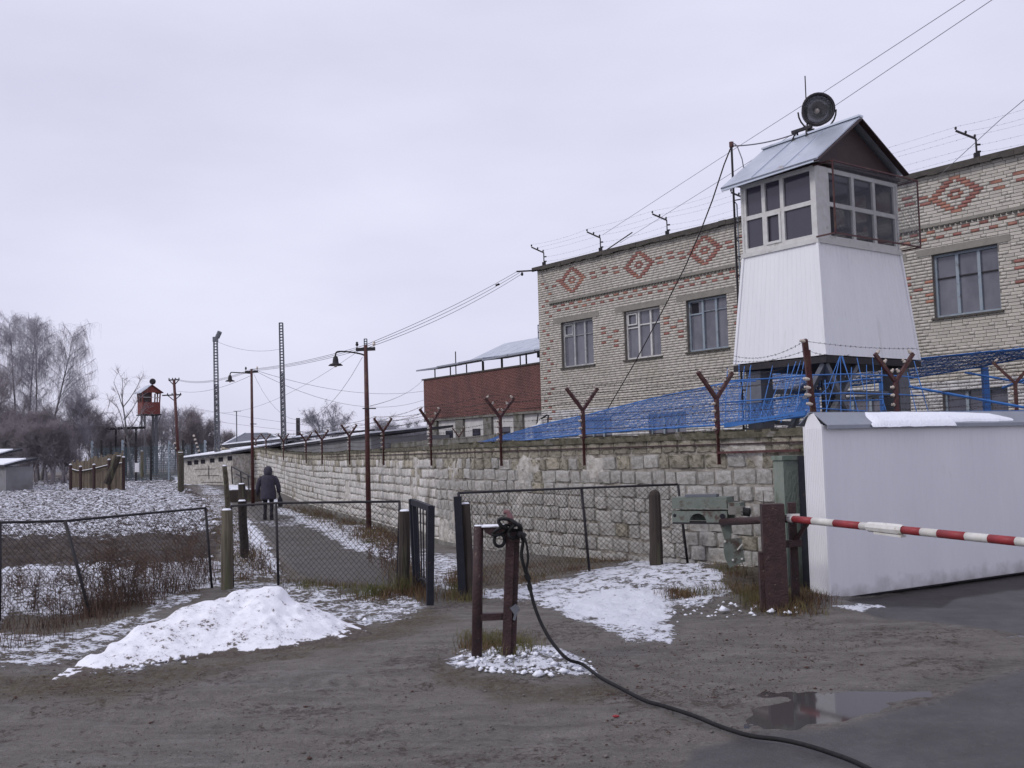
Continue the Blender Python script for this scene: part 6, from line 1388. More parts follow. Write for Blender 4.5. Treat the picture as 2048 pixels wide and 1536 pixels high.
m = MB(); m.poly([rp_(1.1, -1.1, ze-.05), rp_(1.1, 1.1, ze-.05), rp_(0, 1.1, zp), rp_(0, -1.1, zp)], UP*.05); m.poly([rp_(-1, -.95, ze-.02), rp_(1, -.95, ze-.02), rp_(0, -.95, zp-.05)], Y_*.05); part('roof', m, 'towerred', rt_)
m = MB(); m.frame(rp_(-.95, -.95, zf-.1), X_*1.9, Y_*1.9, UP*.1); part('deck', m, 'darksteel', rt_)
for x, y in ((-.55, -.55), (.55, -.55), (.55, .55), (-.55, .55)): m = MB(); m.beam(rp_(x, y, 0), rp_(x, y, zf-.1), .22 if (x, y) == (.55, -.55) else .16); part('leg', m, 'steel', rt_)
m = MB()
for x, y in ((-.9, -.9), (.9, -.9), (.9, .9)): m.beam(rp_(x, y, zf-.1), rp_(x*.6, y*.6, zf-1.2), .06)
part('brace', m, 'steel', rt_)
m = MB(); lc = PY(305, 763, 99.6); m.lathe(lc, (.1, -1, 0), [(.2, .001), (.2, .2), (0, .3), (-.1, .3), (-.1, .2)], 14); m.tube([lc-UP*.3, lc-UP*.6], .04, 5); part('searchlight', m, 'darksteel', rt_)
m = MB(); m.beam(PY(205, 858, 88), PY(290, 855, 88), .2); 
for x in (212, 232, 252, 272): m.beam(PY(x, 858, 88), np.array([*PY(x, 858, 88)[:2], 0]), .12)
single('pipe_bridge', m, 'darksteel', PY(205, 858, 88)*[1, 1, 0], 'dark horizontal pipe on thin supports left of the red watchtower', 'pipe')
# insulator fence below the red tower
fe = empty('wire_fence', PY(190, 950, 78)*[1, 1, 0], 'dull teal wire fence on dark posts strung below the red watchtower', 'fence')
xs__ = [184, 203, 222, 245, 272, 302, 338, 366, 384, 410]
for i, x in enumerate(xs__):
    b_ = PY(x, 950, 76-.6*i); T_ = PY(x, 882-(i % 2)*2, 76-.6*i); m = MB(); m.beam((b_[0], b_[1], 0), T_, .12); 
    for j in range(8): m.box(T_-UP*(.15+j*.28)+np.array([.08, -.08, 0]), (.12, .1, .12))
    part('post', m, 'darksteel' if i % 3 else 'bluegrey', fe)
S = []
for j in range(16):
    for a_, b_ in zip(xs__[:-1], xs__[1:]):
        i = xs__.index(a_); z_ = .35+j*.16; S.append([[PY(a_, 940, 76-.6*i)[0], 76-.6*i, z_], [PY(b_, 940, 76-.6*(i+1))[0], 76-.6*(i+1), z_]])
for x in np.arange(184, 410, 2.4): i = np.interp(x, xs__, range(10)); q = PY(x, 940, 76-.6*i); S.append([[q[0], q[1], .3], [q[0], q[1], 2.9]])
seg_part('wires', S, .016, 'teal', fe, 3, kind='stuff')
m = MB(); q = PY(274, 935, 70); m.box(q, (.28, .05, .62)); single('notice_plate', m, 'panelwhite', q, 'small pale notice plate hung on the fence below the red watchtower', 'sign')
for i, (x, yt, yb, Y) in enumerate([(284, 902, 945, 68), (357, 884, 930, 70), (395, 870, 905, 66), (441, 868, 912, 64)]):
    m = MB(); 
    if i: 
        T_ = PY(x-8 if i < 3 else x-6, yt, Y); B_ = PY(x+4, yb, Y)
        m.beam(B_-UP*1.5, B_, .08); m.beam(B_, T_, .08)
        for t_ in np.linspace(.1, .95, 5): m.ball(B_*(1-t_)+T_*t_, .09, 6, mi=1)
        single('insulator_post', m, ['darksteel', 'porcelain'], B_, 'slanting far post dotted with white insulators '+['', 'right of the far utility pole', 'above the whitewashed building roof', 'at the right end of the whitewashed roof'][i], 'post')
    else: wpost(PY(x, yt, Y), PY(x, yb+5, Y), .1, 'wood', 'pale wooden post with snow cap below the red watchtower')
# old board fence
bf = empty('board_fence', PY(142, 960, 62)*[1, 1, 0], 'crooked old board fence with snowy pole rail beyond the field', 'fence')
A_, B_ = PY(142, 955, 62), PY(245, 955, 58)
for i in range(34):
    t_ = i/33; p = A_*(1-t_)+B_*t_; zt_ = PY(142, 925, 62)[2]*(1-t_)+PY(245, 902, 58)[2]*t_+RNG.uniform(-.12, .1); m = MB(); m.box((p[0], p[1], zt_/2), (.085, .03, zt_), RNG.uniform(-.1, .1), tone=RNG.random()); part('board', m, 'planks', bf)
pr_ = [PY(x, y, Y-.3) for x, y, Y in [(143, 939, 62), (160, 943, 61.4), (190, 938, 60), (218, 931, 59), (245, 927, 58)]]
m = MB(); m.tube(smooth_path(pr_), .05, 6); part('pole_rail', m, 'darkwood', bf); m = MB(); m.tube([q+UP*.05 for q in smooth_path(pr_)], .025, 5); part('rail_snow', m, 'snow', bf)
for x, yt in ((141, 930), (161, 934), (188, 930), (218, 920), (247, 915)):
    q = PY(x, yt, 61-(x-141)*.03-.4); m = MB(); m.tube([(q[0], q[1], 0), q], .09, 6); part('post', m, 'postred', bf); m = MB(); m.ball(q+UP*.03, .1, 6, sc=(1, 1, .5)); part('snow_cap', m, 'snow', bf)
wpost(PY(236, 912, 57), PY(214, 962, 57), .2, 'darkwood', 'thick dark trunk stump leaning against the board fence')
# grey sheds at the left edge
for (x0, x1, ye, Y, lb) in ((-120, -8, 914, 66, 'small snow-roofed grey shed at the left picture edge'), (-40, 12, 934, 62, 'lower grey block outbuilding beside the shed at the left edge')):
    a_, b_ = PY(x0, ye, Y), PY(x1, ye, Y-2); shed(lb, a_, b_, 1.6, (a_[2], b_[2]), .4, 'shedwall', 'asphaltroof', True, .2)

# ================================================================== TREES AND BUSHES
def grow(rg, base, H, spread, levels=4, r0=.16, droop=.0, splits=(4, 7), lean=0, twig_n=8, twig_len=.9, stems=1):
    trunkS, trunkR = [], []; fine = []
    def branch(p, d, L_, r, lev):
        n_ = 4 if lev < 2 else 3; q = p.copy(); dirs = d.copy(); pts = [q.copy()]
        for i in range(n_):
            dirs = dirs+rg.normal(0, .1, 3)+np.array([0, 0, .06 if lev > 0 and droop == 0 else (.05 if lev < 2 else -droop)]); dirs /= np.linalg.norm(dirs)
            q2 = q+dirs*L_/n_; (trunkS if lev < 2 else fine).append([q, q2])
            if lev < 2: trunkR.append((r*(1-.7*i/n_), r*(1-.7*(i+1)/n_)))
            q = q2; pts.append(q)
        if lev >= levels: return
        nb_ = rg.integers(*splits) if lev else splits[1]+5
        for j in range(nb_):
            t = rg.uniform(.25 if lev else .22, 1); i = min(int(t*n_), n_-1); o_ = pts[i]*(1-(t*n_-i))+pts[i+1]*(t*n_-i)
            az = rg.uniform(0, 2*math.pi); el = rg.uniform(.35, 1.0) if lev == 0 else rg.uniform(-.1, .9)
            e_ = np.array([math.cos(az)*math.cos(el), math.sin(az)*math.cos(el), math.sin(el)]); dd_ = dirs*.55+e_*spread; dd_ /= np.linalg.norm(dd_)
            branch(o_, dd_, L_*rg.uniform(.32, .52)*(1.15-.45*t if lev == 0 else 1), r*.4, lev+1)
    for s_ in range(stems):
        d0 = np.array([rg.normal(0, .12)+lean, rg.normal(0, .1), 1.]); d0 /= np.linalg.norm(d0)
        branch(np.asarray(base, float)+rg.normal(0, .25 if stems > 1 else 0, 3)*[1, 1, 0], d0, H*rg.uniform(.85, 1) if stems > 1 else H, r0, 0)
    fine = np.array(fine); k = len(fine)
    tips = fine[rg.integers(0, k, int(k*1.2))] if twig_n else fine[:0]
    o_ = tips[:, 0]+(tips[:, 1]-tips[:, 0])*rg.uniform(0, 1, (len(tips), 1)); dv = rg.normal(0, 1, (len(tips), 3))+[0, 0, -.8 if droop else .6]; dv /= np.linalg.norm(dv, axis=1)[:, None]
    tw_ = np.stack([o_, o_+dv*twig_len*rg.uniform(.4, 1, (len(tips), 1))], 1)
    return np.array(trunkS), np.array(trunkR), fine, tw_
def tree(label, base, H, spread, seed, mat_t='bark', mat_c='twig', cat='tree', group=None, rf=.02, rt=.01, name='bare_tree', **k):
    rg = np.random.default_rng(seed); ts, tr_, fi, tw_ = grow(rg, base, H, spread, **k)
    r_ = empty(name, base, label, cat, group)
    V, Q = segs_arrays(ts, tr_[:, 0], tr_[:, 1], 6); fast_mesh('trunk', V, Q, [mat_t], root_base(r_), r_, True)
    V, Q = segs_arrays(fi, rf, rf*.6, 3); V2, Q2 = segs_arrays(tw_, rt, rt*.5, 3); fast_mesh('crown', np.vstack([V, V2]), np.vstack([Q, Q2+len(V)]), [mat_c], root_base(r_), r_)
    return r_
def gb(px, Y): p = PY(px, 930, Y); return np.array([p[0], Y, ground_z(p[0], Y)-.1])
def birch(label, base, H, W, seed, stems=((0, 0),)):
    rg = np.random.default_rng(seed); ts, tr_, fi, tw_ = [], [], [], []
    for sx_3, ln in stems:
        p = np.asarray(base, float)+[sx_3, 0, 0]; pts = [p]; d_ = np.array([ln, 0, 1.])
        for i in range(12): d_ = d_+rg.normal(0, .03, 3)*[1, 1, 0]; pts.append(pts[-1]+d_/np.linalg.norm(d_)*H/12)
        pts = np.array(pts)
        for i in range(12): ts.append([pts[i], pts[i+1]]); tr_.append((.15*(1-i/12.5), .15*(1-(i+1)/12.5)))
        for j in range(54):
            t = rg.uniform(.16, .985)**.85; q = np.array([np.interp(t*12, range(13), pts[:, c_]) for c_ in range(3)]); az = rg.uniform(0, 6.28); env = W*(math.sin(math.pi*min(1, (t-.05)/1.0))**.6)*rg.uniform(.55, 1.1)
            o_ = np.array([math.cos(az), math.sin(az), 0]); br = [q+o_*env*u+np.array([0, 0, env*(1.15*u-.35*u*u)])+rg.normal(0, .06, 3)*u for u in np.linspace(0, 1, 7)]
            for a_, b_ in zip(br[:-1], br[1:]): fi.append([a_, b_, .02])
            for m_ in range(9):
                u = rg.uniform(.25, 1); k_ = min(int(u*6), 5); s0 = br[k_]*(1-(u*6-k_))+br[k_+1]*(u*6-k_); e_ = o_*.4+rg.normal(0, .8, 3)+[0, 0, .3]; e_ /= np.linalg.norm(e_); L_ = rg.uniform(.5, 1.3); s1 = s0+e_*L_*.5; s2 = s1+(e_*.6+[0, 0, -.35])*L_*.5
                fi.append([s0, s1, .009]); fi.append([s1, s2, .006])
                for n_ in range(7):
                    v0 = s0*(1-n_/6.)+s2*(n_/6.); f_ = rg.normal(0, .35, 3)+[0, 0, -.75]; v1 = v0+f_*rg.uniform(.25, .6); tw_.append([v0, v1]); tw_.append([v1, v1+(f_*[.4, .4, 1])*rg.uniform(.2, .5)])
    r_ = empty('birch_tree', base, label, 'tree'); tr_ = np.array(tr_)
    V, Q = segs_arrays(ts, tr_[:, 0], tr_[:, 1], 6); fast_mesh('trunk', V, Q, ['bark'], root_base(r_), r_, True)
    F3 = np.array([[a_, b_] for a_, b_, _ in fi]); rr = np.array([c_ for _, _, c_ in fi]); V, Q = segs_arrays(F3, rr, rr*.7, 3); V2, Q2 = segs_arrays(tw_, .0055, .0035, 3); fast_mesh('crown', np.vstack([V, V2]), np.vstack([Q, Q2+len(V)]), ['frost'], root_base(r_), r_)
birch('tall slender frosted birch with drooping twigs, left one of the two at the left', gb(34, 85), 13.6, 2.3, 5, ((0, -.01), (.5, .05)))
birch('broad twin-stemmed frosted birch, right one of the two at the left', gb(76, 84), 12.6, 2.9, 8, ((0, .05), (.3, .09)))
tree('small bare tree with upright forked branches left of the red watchtower', gb(266, 82), 7.0, .9, 12, 'bark', 'twig', levels=3, r0=.12, splits=(3, 4), rf=.016, rt=.006, lean=-.03, name='bare_tree')
kk = 0; CN_ = {}; ORD_ = ['taller one farther left', 'next one to the right', 'third one along', 'fourth one along', 'fifth one along', 'sixth one along', 'seventh one along', 'last one along', 'low one in front', 'second low one in front']
DESC = ['brown', 'grey', 'dense', 'thin', 'frosted', 'bushy', 'wide', 'low', 'dark', 'ragged']
for (px, Y, H, st, sd_, mt) in [(5, 80, 7.5, 3, 21, 'twig'), (-40, 78, 9, 2, 22, 'twig'), (42, 76, 5.5, 4, 23, 'twig'), (80, 78, 5.0, 4, 24, 'twig'), (118, 78, 5.6, 4, 25, 'twig'), (155, 80, 6.6, 3, 26, 'frost'), (178, 84, 6.0, 3, 27, 'twig'), (205, 88, 5, 3, 28, 'twig'), (235, 92, 4.6, 3, 29, 'twig'), (262, 95, 4.8, 3, 30, 'twig'),
                             (325, 110, 7.2, 3, 31, 'frost'), (350, 105, 6.8, 3, 32, 'frost'), (372, 100, 5.8, 3, 33, 'twig'), (395, 105, 5.8, 4, 34, 'twig'), (418, 108, 5.4, 3, 35, 'twig'), (292, 105, 5.2, 3, 36, 'twig'), (445, 112, 4.4, 3, 37, 'twig'),
                             (20, 72, 4.2, 4, 38, 'twig'), (62, 71, 4.0, 4, 39, 'twig'), (100, 71, 3.8, 4, 40, 'twig'), (132, 72, 4.2, 4, 41, 'twig')]:
    where = 'at the left picture edge' if px < 30 else 'below the tall birches' if px < 140 else 'left of the red watchtower' if px < 290 else 'right of the red watchtower' if px < 380 else 'beside the floodlight mast'
    kk += 1; CN_[where] = CN_.get(where, 0)+1
    tree(f'{"frost-grey" if mt == "frost" else "brown-grey"} many-stemmed thicket tree {where}, {ORD_[CN_[where]-1]}', gb(px, Y), H*.84, .85, sd_, 'twig', mt, 'tree', 'bare thicket trees beyond the field '+where, levels=3, r0=.07, splits=(5, 7), rf=.0105, rt=.006, twig_len=.8, stems=st, name='thicket_tree')
for (px, Y, H, sd_) in ((642, 130, 8.4, 51), (668, 132, 8.2, 52)):
    tree('slender distant frosted, haze-toned tree above the shed roofs, '+('left' if px < 650 else 'right')+' of a pair', gb(px, Y), H*.8, .45, sd_, 'twigfar', 'twigfar', 'tree', None, levels=3, r0=.12, droop=.1, splits=(4, 6), rf=.014, rt=.008, stems=2, name='birch_tree')
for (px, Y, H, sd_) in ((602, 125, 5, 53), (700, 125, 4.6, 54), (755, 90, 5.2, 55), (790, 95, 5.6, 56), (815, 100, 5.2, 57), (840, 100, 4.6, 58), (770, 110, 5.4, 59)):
    tree('pale frosted, haze-toned bush tree '+{602: 'behind the sheds beside the vent pipe', 700: 'behind the sheds left of the near lamp pole', 755: 'just right of the near lamp pole', 790: 'right of the near lamp pole, second of five', 815: 'midway between near lamp pole and red building', 840: 'at the left corner of the red building', 770: 'farther back, right of the near lamp pole'}[px], gb(px, Y), H*.68, .8, sd_, 'twigfar', 'twigfar', 'tree', None, levels=3, r0=.06, splits=(4, 6), rf=.01, rt=.006, stems=3, name='frosted_tree')
# far tree belt that reads as one mass
rg = np.random.default_rng(77); k = 9000
X_b = rg.uniform(-150, 60, k); Y_b = rg.uniform(150, 230, k); Hh = rg.uniform(2.2, 6.0, k)*(.6+.5*vnoise(X_b*.08, X_b*0, 8)); b_ = np.stack([X_b, Y_b, np.full(k, .3)], 1)
S = np.stack([b_, b_+np.stack([rg.normal(0, .5, k), rg.normal(0, .3, k), Hh], 1)], 1); V, Q = segs_arrays(S, .05, .02, 3)
o = fast_mesh('distant_woods', V, Q, ['twigfar'], base=(-40, 190, 0)); tag(o, 'pale grey, haze-toned line of distant leafless woods on the horizon', 'woods', None, 'stuff')

# ================================================================== GRASS, WEEDS, LITTER
def blades(polys, n, h, wd, mat, name, label, cat, seed, droop=.5, lean=.5, clump=.7):
    rg = np.random.default_rng(seed); P = []; Hs = []
    for poly, wgt, hs in polys:
        poly = np.array(poly, float); k_ = int(n*wgt); lo_ = poly.min(0); hi_ = poly.max(0); tries = rg.uniform(lo_, hi_, (k_*6, 2))
        ins = in_poly_sd(tries[:, 0], tries[:, 1], poly) > 0; tries = tries[ins]
        g_ = np.array([G_fast(tries)])[0]; keep_ = fbm(g_[:, 0]*2.3, g_[:, 1]*2.3, seed, 3)+rg.uniform(-.15, .15, len(g_)) > (.5 if clump else 0); g_ = g_[keep_][:k_]; P.append(g_); Hs.append(np.full(len(g_), hs))
    P = np.vstack(P); P[:, :2] += rg.normal(0, .09, (len(P), 2)); P[:, 2] = hgt(P[:, 0], P[:, 1])-.02; Hs = np.concatenate(Hs)*(.45+1.1*fbm(P[:, 0]*3, P[:, 1]*3, seed+9, 3))*h*rg.uniform(.35, 1.15, len(P)); k_ = len(P); az = rg.uniform(0, 2*math.pi, k_); side = np.stack([np.cos(az), np.sin(az), 0*az], 1)*(wd*rg.uniform(.6, 1.4, k_))[:, None]
    la = rg.uniform(0, 2*math.pi, k_); ln_ = np.stack([np.cos(la), np.sin(la), 0*la], 1)*(Hs*rg.uniform(.1, lean, k_))[:, None]
    p0 = P-side; p1 = P+side; m_ = P+ln_*.4; m_[:, 2] += Hs*.6; t_ = P+ln_*1.3; t_[:, 2] += Hs*(1-droop*rg.uniform(0, .5, k_))
    V = np.stack([p0, p1, m_+side*.7, m_-side*.7, t_+side*.15, t_-side*.15], 1).reshape(-1, 3); b = np.arange(k_)[:, None, None]*6
    Q = (b+np.array([[0, 1, 2, 3], [3, 2, 4, 5]])[None]).reshape(-1, 4)
    o = fast_mesh(name, V, Q, [mat], base=P[0]); tag(o, label, cat, None, 'stuff'); return o
def G_fast(pxy):
    x, y = pxy[:, 0], pxy[:, 1]; d = cf[None]+((x-1024)/FPX)[:, None]*cr[None]+((768-y)/FPX)[:, None]*cu[None]; z = np.zeros(len(x))
    for _ in range(6): p = CAM[None]+d*((z-EYE)/np.minimum(d[:, 2], -1e-3))[:, None]; z = hgt(p[:, 0], p[:, 1])
    p[:, 2] = z-.02; return p
blades([([(-60, 1215), (180, 1200), (330, 1190), (300, 1215), (190, 1265), (60, 1300), (-60, 1310)], .3, .9), ([(150, 1180), (300, 1130), (430, 1125), (440, 1165), (330, 1205), (170, 1240)], .45, 1.3), ([(-100, 1160), (160, 1150), (150, 1190), (-100, 1210)], .12, .8)],
       5500, .25, .003, 'weed', 'dead_weeds', 'dark brown dead weeds along the left mesh fence', 'weeds', 61)
blades([([(455, 1090), (520, 1090), (560, 1160), (455, 1165)], .35, .8), ([(560, 1165), (800, 1180), (830, 1160), (855, 1205), (780, 1200), (620, 1190)], .45, .7), ([(790, 1120), (835, 1130), (850, 1200), (790, 1185)], .2, 1.3)],
       5000, .2, .0035, 'grassdry', 'dry_grass', 'reddish dry grass at the foot of the footpath fence', 'grass', 62)
blades([([(895, 1150), (960, 1140), (965, 1195), (900, 1205)], .25, 1.1), ([(960, 1140), (1180, 1118), (1310, 1098), (1420, 1110), (1450, 1150), (1390, 1128), (1280, 1124), (1180, 1146), (1050, 1170)], .45, .8), ([(1430, 1110), (1540, 1140), (1640, 1185), (1640, 1215), (1520, 1212), (1460, 1180)], .5, .9), ([(1340, 1165), (1440, 1165), (1420, 1195), (1340, 1190)], .12, .7)],
       7000, .14, .003, 'grassdry', 'dry_grass', 'tangled dry grass along the foot of the block wall and barrier post', 'grass', 63)
blades([([(1500, 1165), (1640, 1175), (1625, 1215), (1510, 1212)], .45, 1), ([(925, 1275), (1050, 1268), (1062, 1300), (1040, 1312), (930, 1312)], .8, 1.0), ([(900, 1180), (950, 1175), (950, 1205), (905, 1210)], .3, 1)],
       2000, .12, .0025, 'grassgreen', 'green_grass', 'tired green and yellow grass tufts around the iron frame and barrier post', 'grass', 64, clump=0)
blades([([(395, 970), (440, 990), (505, 1080), (440, 1100), (400, 1010)], .5, .7), ([(560, 1012), (740, 1035), (800, 1085), (790, 1110), (640, 1050)], .5, 1.0), ([(-100, 1070), (440, 1060), (440, 1120), (-100, 1130)], .3, .5)],
       6000, .2, .006, 'grassdry', 'dry_grass', 'sparse dry grass beside the footpath and along the wall foot', 'grass', 65)
# tall branching weed stalks by the left fence
rg = np.random.default_rng(5); S = []
for (px, py, h) in [(150, 1200, .55), (165, 1205, .7), (215, 1195, .8), (232, 1200, .95), (240, 1205, .9), (250, 1198, .8), (262, 1192, .6), (225, 1212, .7), (290, 1180, .5), (330, 1170, .6), (352, 1150, .75), (372, 1140, .9), (380, 1150, .7), (395, 1140, .5), (20, 1215, .6), (70, 1230, .5), (110, 1240, .6), (45, 1200, .55), (780, 1150, .6), (792, 1140, .7), (770, 1135, .5), (745, 1130, .4), (500, 1130, .5), (515, 1140, .45), (1395, 1120, .4), (1480, 1150, .4), (1530, 1180, .35)]:
    for r_ in range(5):
        p = G(px+rg.normal(0, 8), py+rg.normal(0, 5)); d_ = np.array([rg.normal(0, .2), rg.normal(0, .2), 1]); q = p.copy(); hh = h*rg.uniform(.5, 1)
        for i in range(5):
            d_ = d_+rg.normal(0, .1, 3); d_ /= np.linalg.norm(d_); q2 = q+d_*hh/5; S.append([q, q2])
            for j in range(4 if i > 0 else 1): e_ = rg.normal(0, 1, 3)*[1, 1, .5]+[0, 0, .6]; e_ /= np.linalg.norm(e_); s2 = q2+e_*hh*rg.uniform(.08, .22); S.append([q2, s2]); S.append([s2, s2+(e_+rg.normal(0, .6, 3))*hh*.06])
            q = q2
seg_single('weed_stalks', S, .0032, 'weed', 'tall dead branching weed stalks tangled in the mesh fence bottoms', 'weeds', None, 3, 'stuff')
# pebbles, crumbs, snow lumps
def scatter(polys, n, r, mat, name, label, cat, seed, flat=.6):
    rg = np.random.default_rng(seed); P = []
    for poly, wgt in polys:
        poly = np.array(poly, float); lo_ = poly.min(0); hi_ = poly.max(0); tr_ = rg.uniform(lo_, hi_, (int(n*wgt*3)+10, 2)); tr_ = tr_[(in_poly_sd(tr_[:, 0], tr_[:, 1], poly) > 0) & (in_poly_sd(tr_[:, 0], tr_[:, 1], PUD) < -14)][:int(n*wgt)]; P.append(G_fast(tr_))
    P = np.vstack(P); k_ = len(P); base = np.array([[1, 0, 0], [0, 1, 0], [-1, 0, 0], [0, -1, 0], [0, 0, 1], [0, 0, -1.]]); F = np.array([[0, 1, 4], [1, 2, 4], [2, 3, 4], [3, 0, 4], [1, 0, 5], [2, 1, 5], [3, 2, 5], [0, 3, 5]])
    R_ = r*rg.lognormal(0, .5, k_); j_ = rg.uniform(.6, 1.4, (k_, 6, 3)); V = base[None]*j_*R_[:, None, None]*np.array([1, 1, flat]); az = rg.uniform(0, 6.28, k_); c_, s_ = np.cos(az)[:, None], np.sin(az)[:, None]
    V = np.stack([V[..., 0]*c_-V[..., 1]*s_, V[..., 0]*s_+V[..., 1]*c_, V[..., 2]], -1)+P[:, None]+np.array([0, 0, .028])*1
    Q = (np.arange(k_)[:, None, None]*6+F[None]).reshape(-1, 3); o = fast_mesh(name, V.reshape(-1, 3), Q, [mat], base=P[0], smooth=True); tag(o, label, cat, None, 'stuff'); return o
DIRT = [(-50, 1350), (300, 1340), (700, 1260), (900, 1210), (1100, 1240), (1400, 1290), (1500, 1230), (1700, 1240), (2048, 1290), (1900, 1390), (1500, 1440), (1300, 1540), (-50, 1540)]
scatter([(DIRT, 1)], 2200, .005, 'stone', 'pebbles', 'small grey pebbles strewn over the dirt yard', 'pebbles', 71)
scatter([([(1150, 1290), (1450, 1250), (1700, 1240), (2048, 1290), (2000, 1370), (1500, 1400), (1200, 1400)], 1)], 2600, .0048, 'leaf', 'leaf_litter', 'dark reddish leaf crumbs trodden into the dirt', 'leaf litter', 72, .35)
scatter([(DIRT, .5), ([(0, 1340), (400, 1320), (400, 1400), (0, 1420)], .3)], 1500, .0048, 'leaf', 'leaf_litter', 'scattered leaf crumbs and twigs over the front dirt yard', 'leaf litter', 75, .35)
scatter([([(900, 1300), (1060, 1290), (1180, 1320), (1200, 1350), (1100, 1355), (930, 1340)], .5), ([(180, 1330), (420, 1290), (800, 1210), (850, 1222), (600, 1275), (300, 1345)], .5), ([(1350, 1200), (1600, 1205), (1600, 1225), (1340, 1250)], .15)], 330, .017, 'snow', 'snow_lumps', 'loose little snow lumps around the snow patches', 'snow', 73, .55)
m = MB(); p = G(1232, 1436); m.ball(p+UP*.012, .016, 6, sc=(1.6, 1, .6)); single('litter_scrap', m, 'boomred', p, 'tiny crimson scrap lying on the dirt left of the black cable', 'litter')

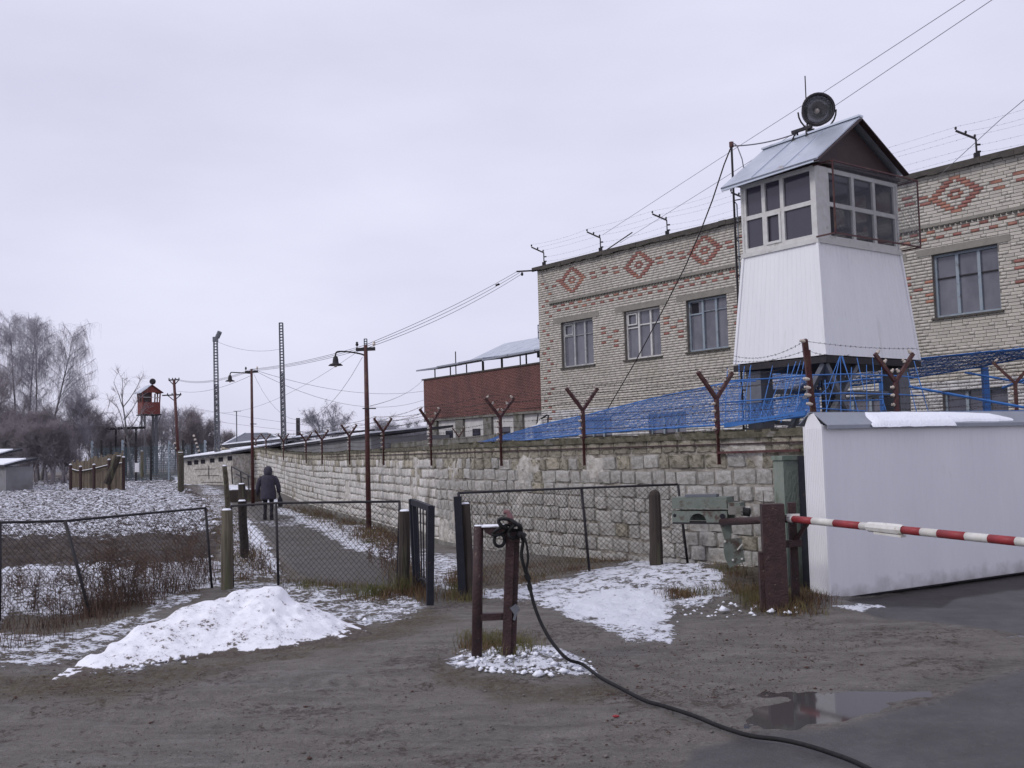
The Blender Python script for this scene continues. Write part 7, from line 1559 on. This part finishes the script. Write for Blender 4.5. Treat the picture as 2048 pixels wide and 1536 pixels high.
# ================================================================== PERSON
def person():
    b_ = G(537, 1040); s = 1.0; b_[2] = ground_z(b_[0], b_[1])
    r_ = empty('person', b_, 'person in a dark hooded coat walking away along the footpath carrying a bag', 'person')
    J = {'pel': (0, 0, .92), 'spine': (0, -.01, 1.12), 'chest': (0, 0, 1.36), 'neck': (0, .02, 1.5), 'head': (0, .04, 1.62), 'top': (0, .05, 1.72),
         'hl': (-.1, 0, .88), 'kl': (-.11, .1, .5), 'al': (-.11, .02, .1), 'tl': (-.12, .2, .04), 'hr': (.1, 0, .88), 'kr': (.11, -.02, .49), 'ar': (.11, -.16, .12), 'tr': (.12, -.02, .03),
         'sl': (-.19, 0, 1.4), 'el': (-.3, .02, 1.12), 'wl': (-.33, .1, .88), 'sr': (.19, 0, 1.4), 'er': (.3, 0, 1.12), 'wr': (.34, .04, .86)}
    Rr = {'pel': .16, 'spine': .16, 'chest': .17, 'neck': .065, 'head': .1, 'top': .07, 'hl': .11, 'kl': .07, 'al': .05, 'tl': .035, 'hr': .11, 'kr': .07, 'ar': .05, 'tr': .035, 'sl': .075, 'el': .055, 'wl': .035, 'sr': .075, 'er': .055, 'wr': .035}
    E_ = [('pel', 'spine'), ('spine', 'chest'), ('chest', 'neck'), ('neck', 'head'), ('head', 'top'), ('pel', 'hl'), ('hl', 'kl'), ('kl', 'al'), ('al', 'tl'), ('pel', 'hr'), ('hr', 'kr'), ('kr', 'ar'), ('ar', 'tr'), ('chest', 'sl'), ('sl', 'el'), ('el', 'wl'), ('chest', 'sr'), ('sr', 'er'), ('er', 'wr')]
    ks = list(J); me = bpy.data.meshes.new('body'); me.from_pydata([J[q] for q in ks], [(ks.index(a_), ks.index(c_)) for a_, c_ in E_], []); o = bpy.data.objects.new('body', me); COL.objects.link(o)
    o.modifiers.new('Skin', 'SKIN'); me.skin_vertices[0].data[ks.index('pel')].use_root = True
    for i, q in enumerate(ks): me.skin_vertices[0].data[i].radius = (Rr[q], Rr[q])
    for p_ in me.skin_vertices[0].data: p_.use_root = False
    me.skin_vertices[0].data[ks.index('pel')].use_root = True
    o.modifiers.new('Sub', 'SUBSURF').levels = 1; dg = bpy.context.evaluated_depsgraph_get(); bpy.context.view_layer.update(); dg.update(); me2 = bpy.data.meshes.new_from_object(o.evaluated_get(dg)); bpy.data.objects.remove(o)
    me2.materials.clear(); me2.materials.append(MAT['trousers']); ob = bpy.data.objects.new('body', me2); COL.objects.link(ob); ob.parent = r_; me2.polygons.foreach_set('use_smooth', np.ones(len(me2.polygons), bool))
    def loft(name, rings, mat, n=16, thick=False):
        m = MB(); V = []; F = []
        for (z, cx2, cy2, rx, ry) in rings:
            for j in range(n): t = 2*math.pi*j/n; w2 = 1+.04*math.sin(5*t+z*9); V.append(b_+np.array([cx2+rx*w2*math.cos(t), cy2+ry*w2*math.sin(t), z]))
        for i in range(len(rings)-1):
            for j in range(n): F.append((i*n+j, i*n+(j+1) % n, (i+1)*n+(j+1) % n, (i+1)*n+j))
        F.append(tuple(range(n-1, -1, -1))); F.append(tuple((len(rings)-1)*n+j for j in range(n))); m.add(V, F); return part(name, m, mat, r_, True)
    loft('coat', [(.68, 0, 0, .25, .2), (.74, 0, 0, .26, .21), (.95, 0, 0, .25, .2), (1.15, 0, 0, .23, .19), (1.32, 0, 0, .25, .19), (1.42, 0, 0, .235, .17), (1.48, 0, 0, .16, .13), (1.53, 0, .02, .09, .09)], 'cloth')
    loft('hood', [(1.46, 0, -.01, .1, .1), (1.52, 0, -.01, .135, .14), (1.6, 0, .0, .145, .155), (1.68, 0, .01, .135, .14), (1.74, 0, .02, .1, .1), (1.775, 0, .03, .04, .04)], 'cloth')
    for sg in (-1, 1):
        m = MB(); m.tube([b_+np.array([sg*.2, 0, 1.42]), b_+np.array([sg*.27, .0, 1.3]), b_+np.array([sg*.33, .02, 1.1]), b_+np.array([sg*.35, .07, .9])], [.075, .085, .08, .065], 10); part('sleeve', m, 'cloth', r_, True)
        m = MB(); hnd = b_+np.array([sg*.355, .09, .86]); m.ball(hnd, .045, 8, sc=(.7, 1, 1.3))
        for f_ in range(4): m.tube([hnd+np.array([0, -.03+.02*f_, -.03]), hnd+np.array([0, -.03+.02*f_, -.075]), hnd+np.array([-sg*.03, -.03+.02*f_, -.09])], .01, 5)
        m.tube([hnd+np.array([-sg*.02, .03, 0]), hnd+np.array([-sg*.035, .05, -.04])], .012, 5); part('glove', m, 'trousers', r_, True)
    m = MB()
    for sg, yo in ((-1, .1), (1, -.08)): c_ = b_+np.array([sg*.115, yo, .05]); m.box(c_, (.1, .28, .09)); m.box(c_+np.array([0, -.06, .08]), (.11, .13, .14))
    part('boots', m, 'trousers', r_)
    m = MB(); c_ = b_+np.array([.375, .08, .58]); bagp = [(-.16, .07), (-.1, .1), (0, .11), (.1, .09), (.18, .04), (.24, .015)]
    V = []; F = []; n = 12
    for z, rr in bagp:
        for j in range(n): t = 2*math.pi*j/n; V.append(c_+np.array([rr*.75*math.cos(t), rr*1.5*math.sin(t), z]))
    for i in range(len(bagp)-1):
        for j in range(n): F.append((i*n+j, i*n+(j+1) % n, (i+1)*n+(j+1) % n, (i+1)*n+j))
    F.append(tuple(range(n-1, -1, -1))); m.add(V, F); single('carrier_bag', m, 'trousers', c_, 'dark soft bag carried in the right hand of the walking person', 'bag', smooth=True)
    r_.rotation_euler = (0, 0, math.radians(8))
person()
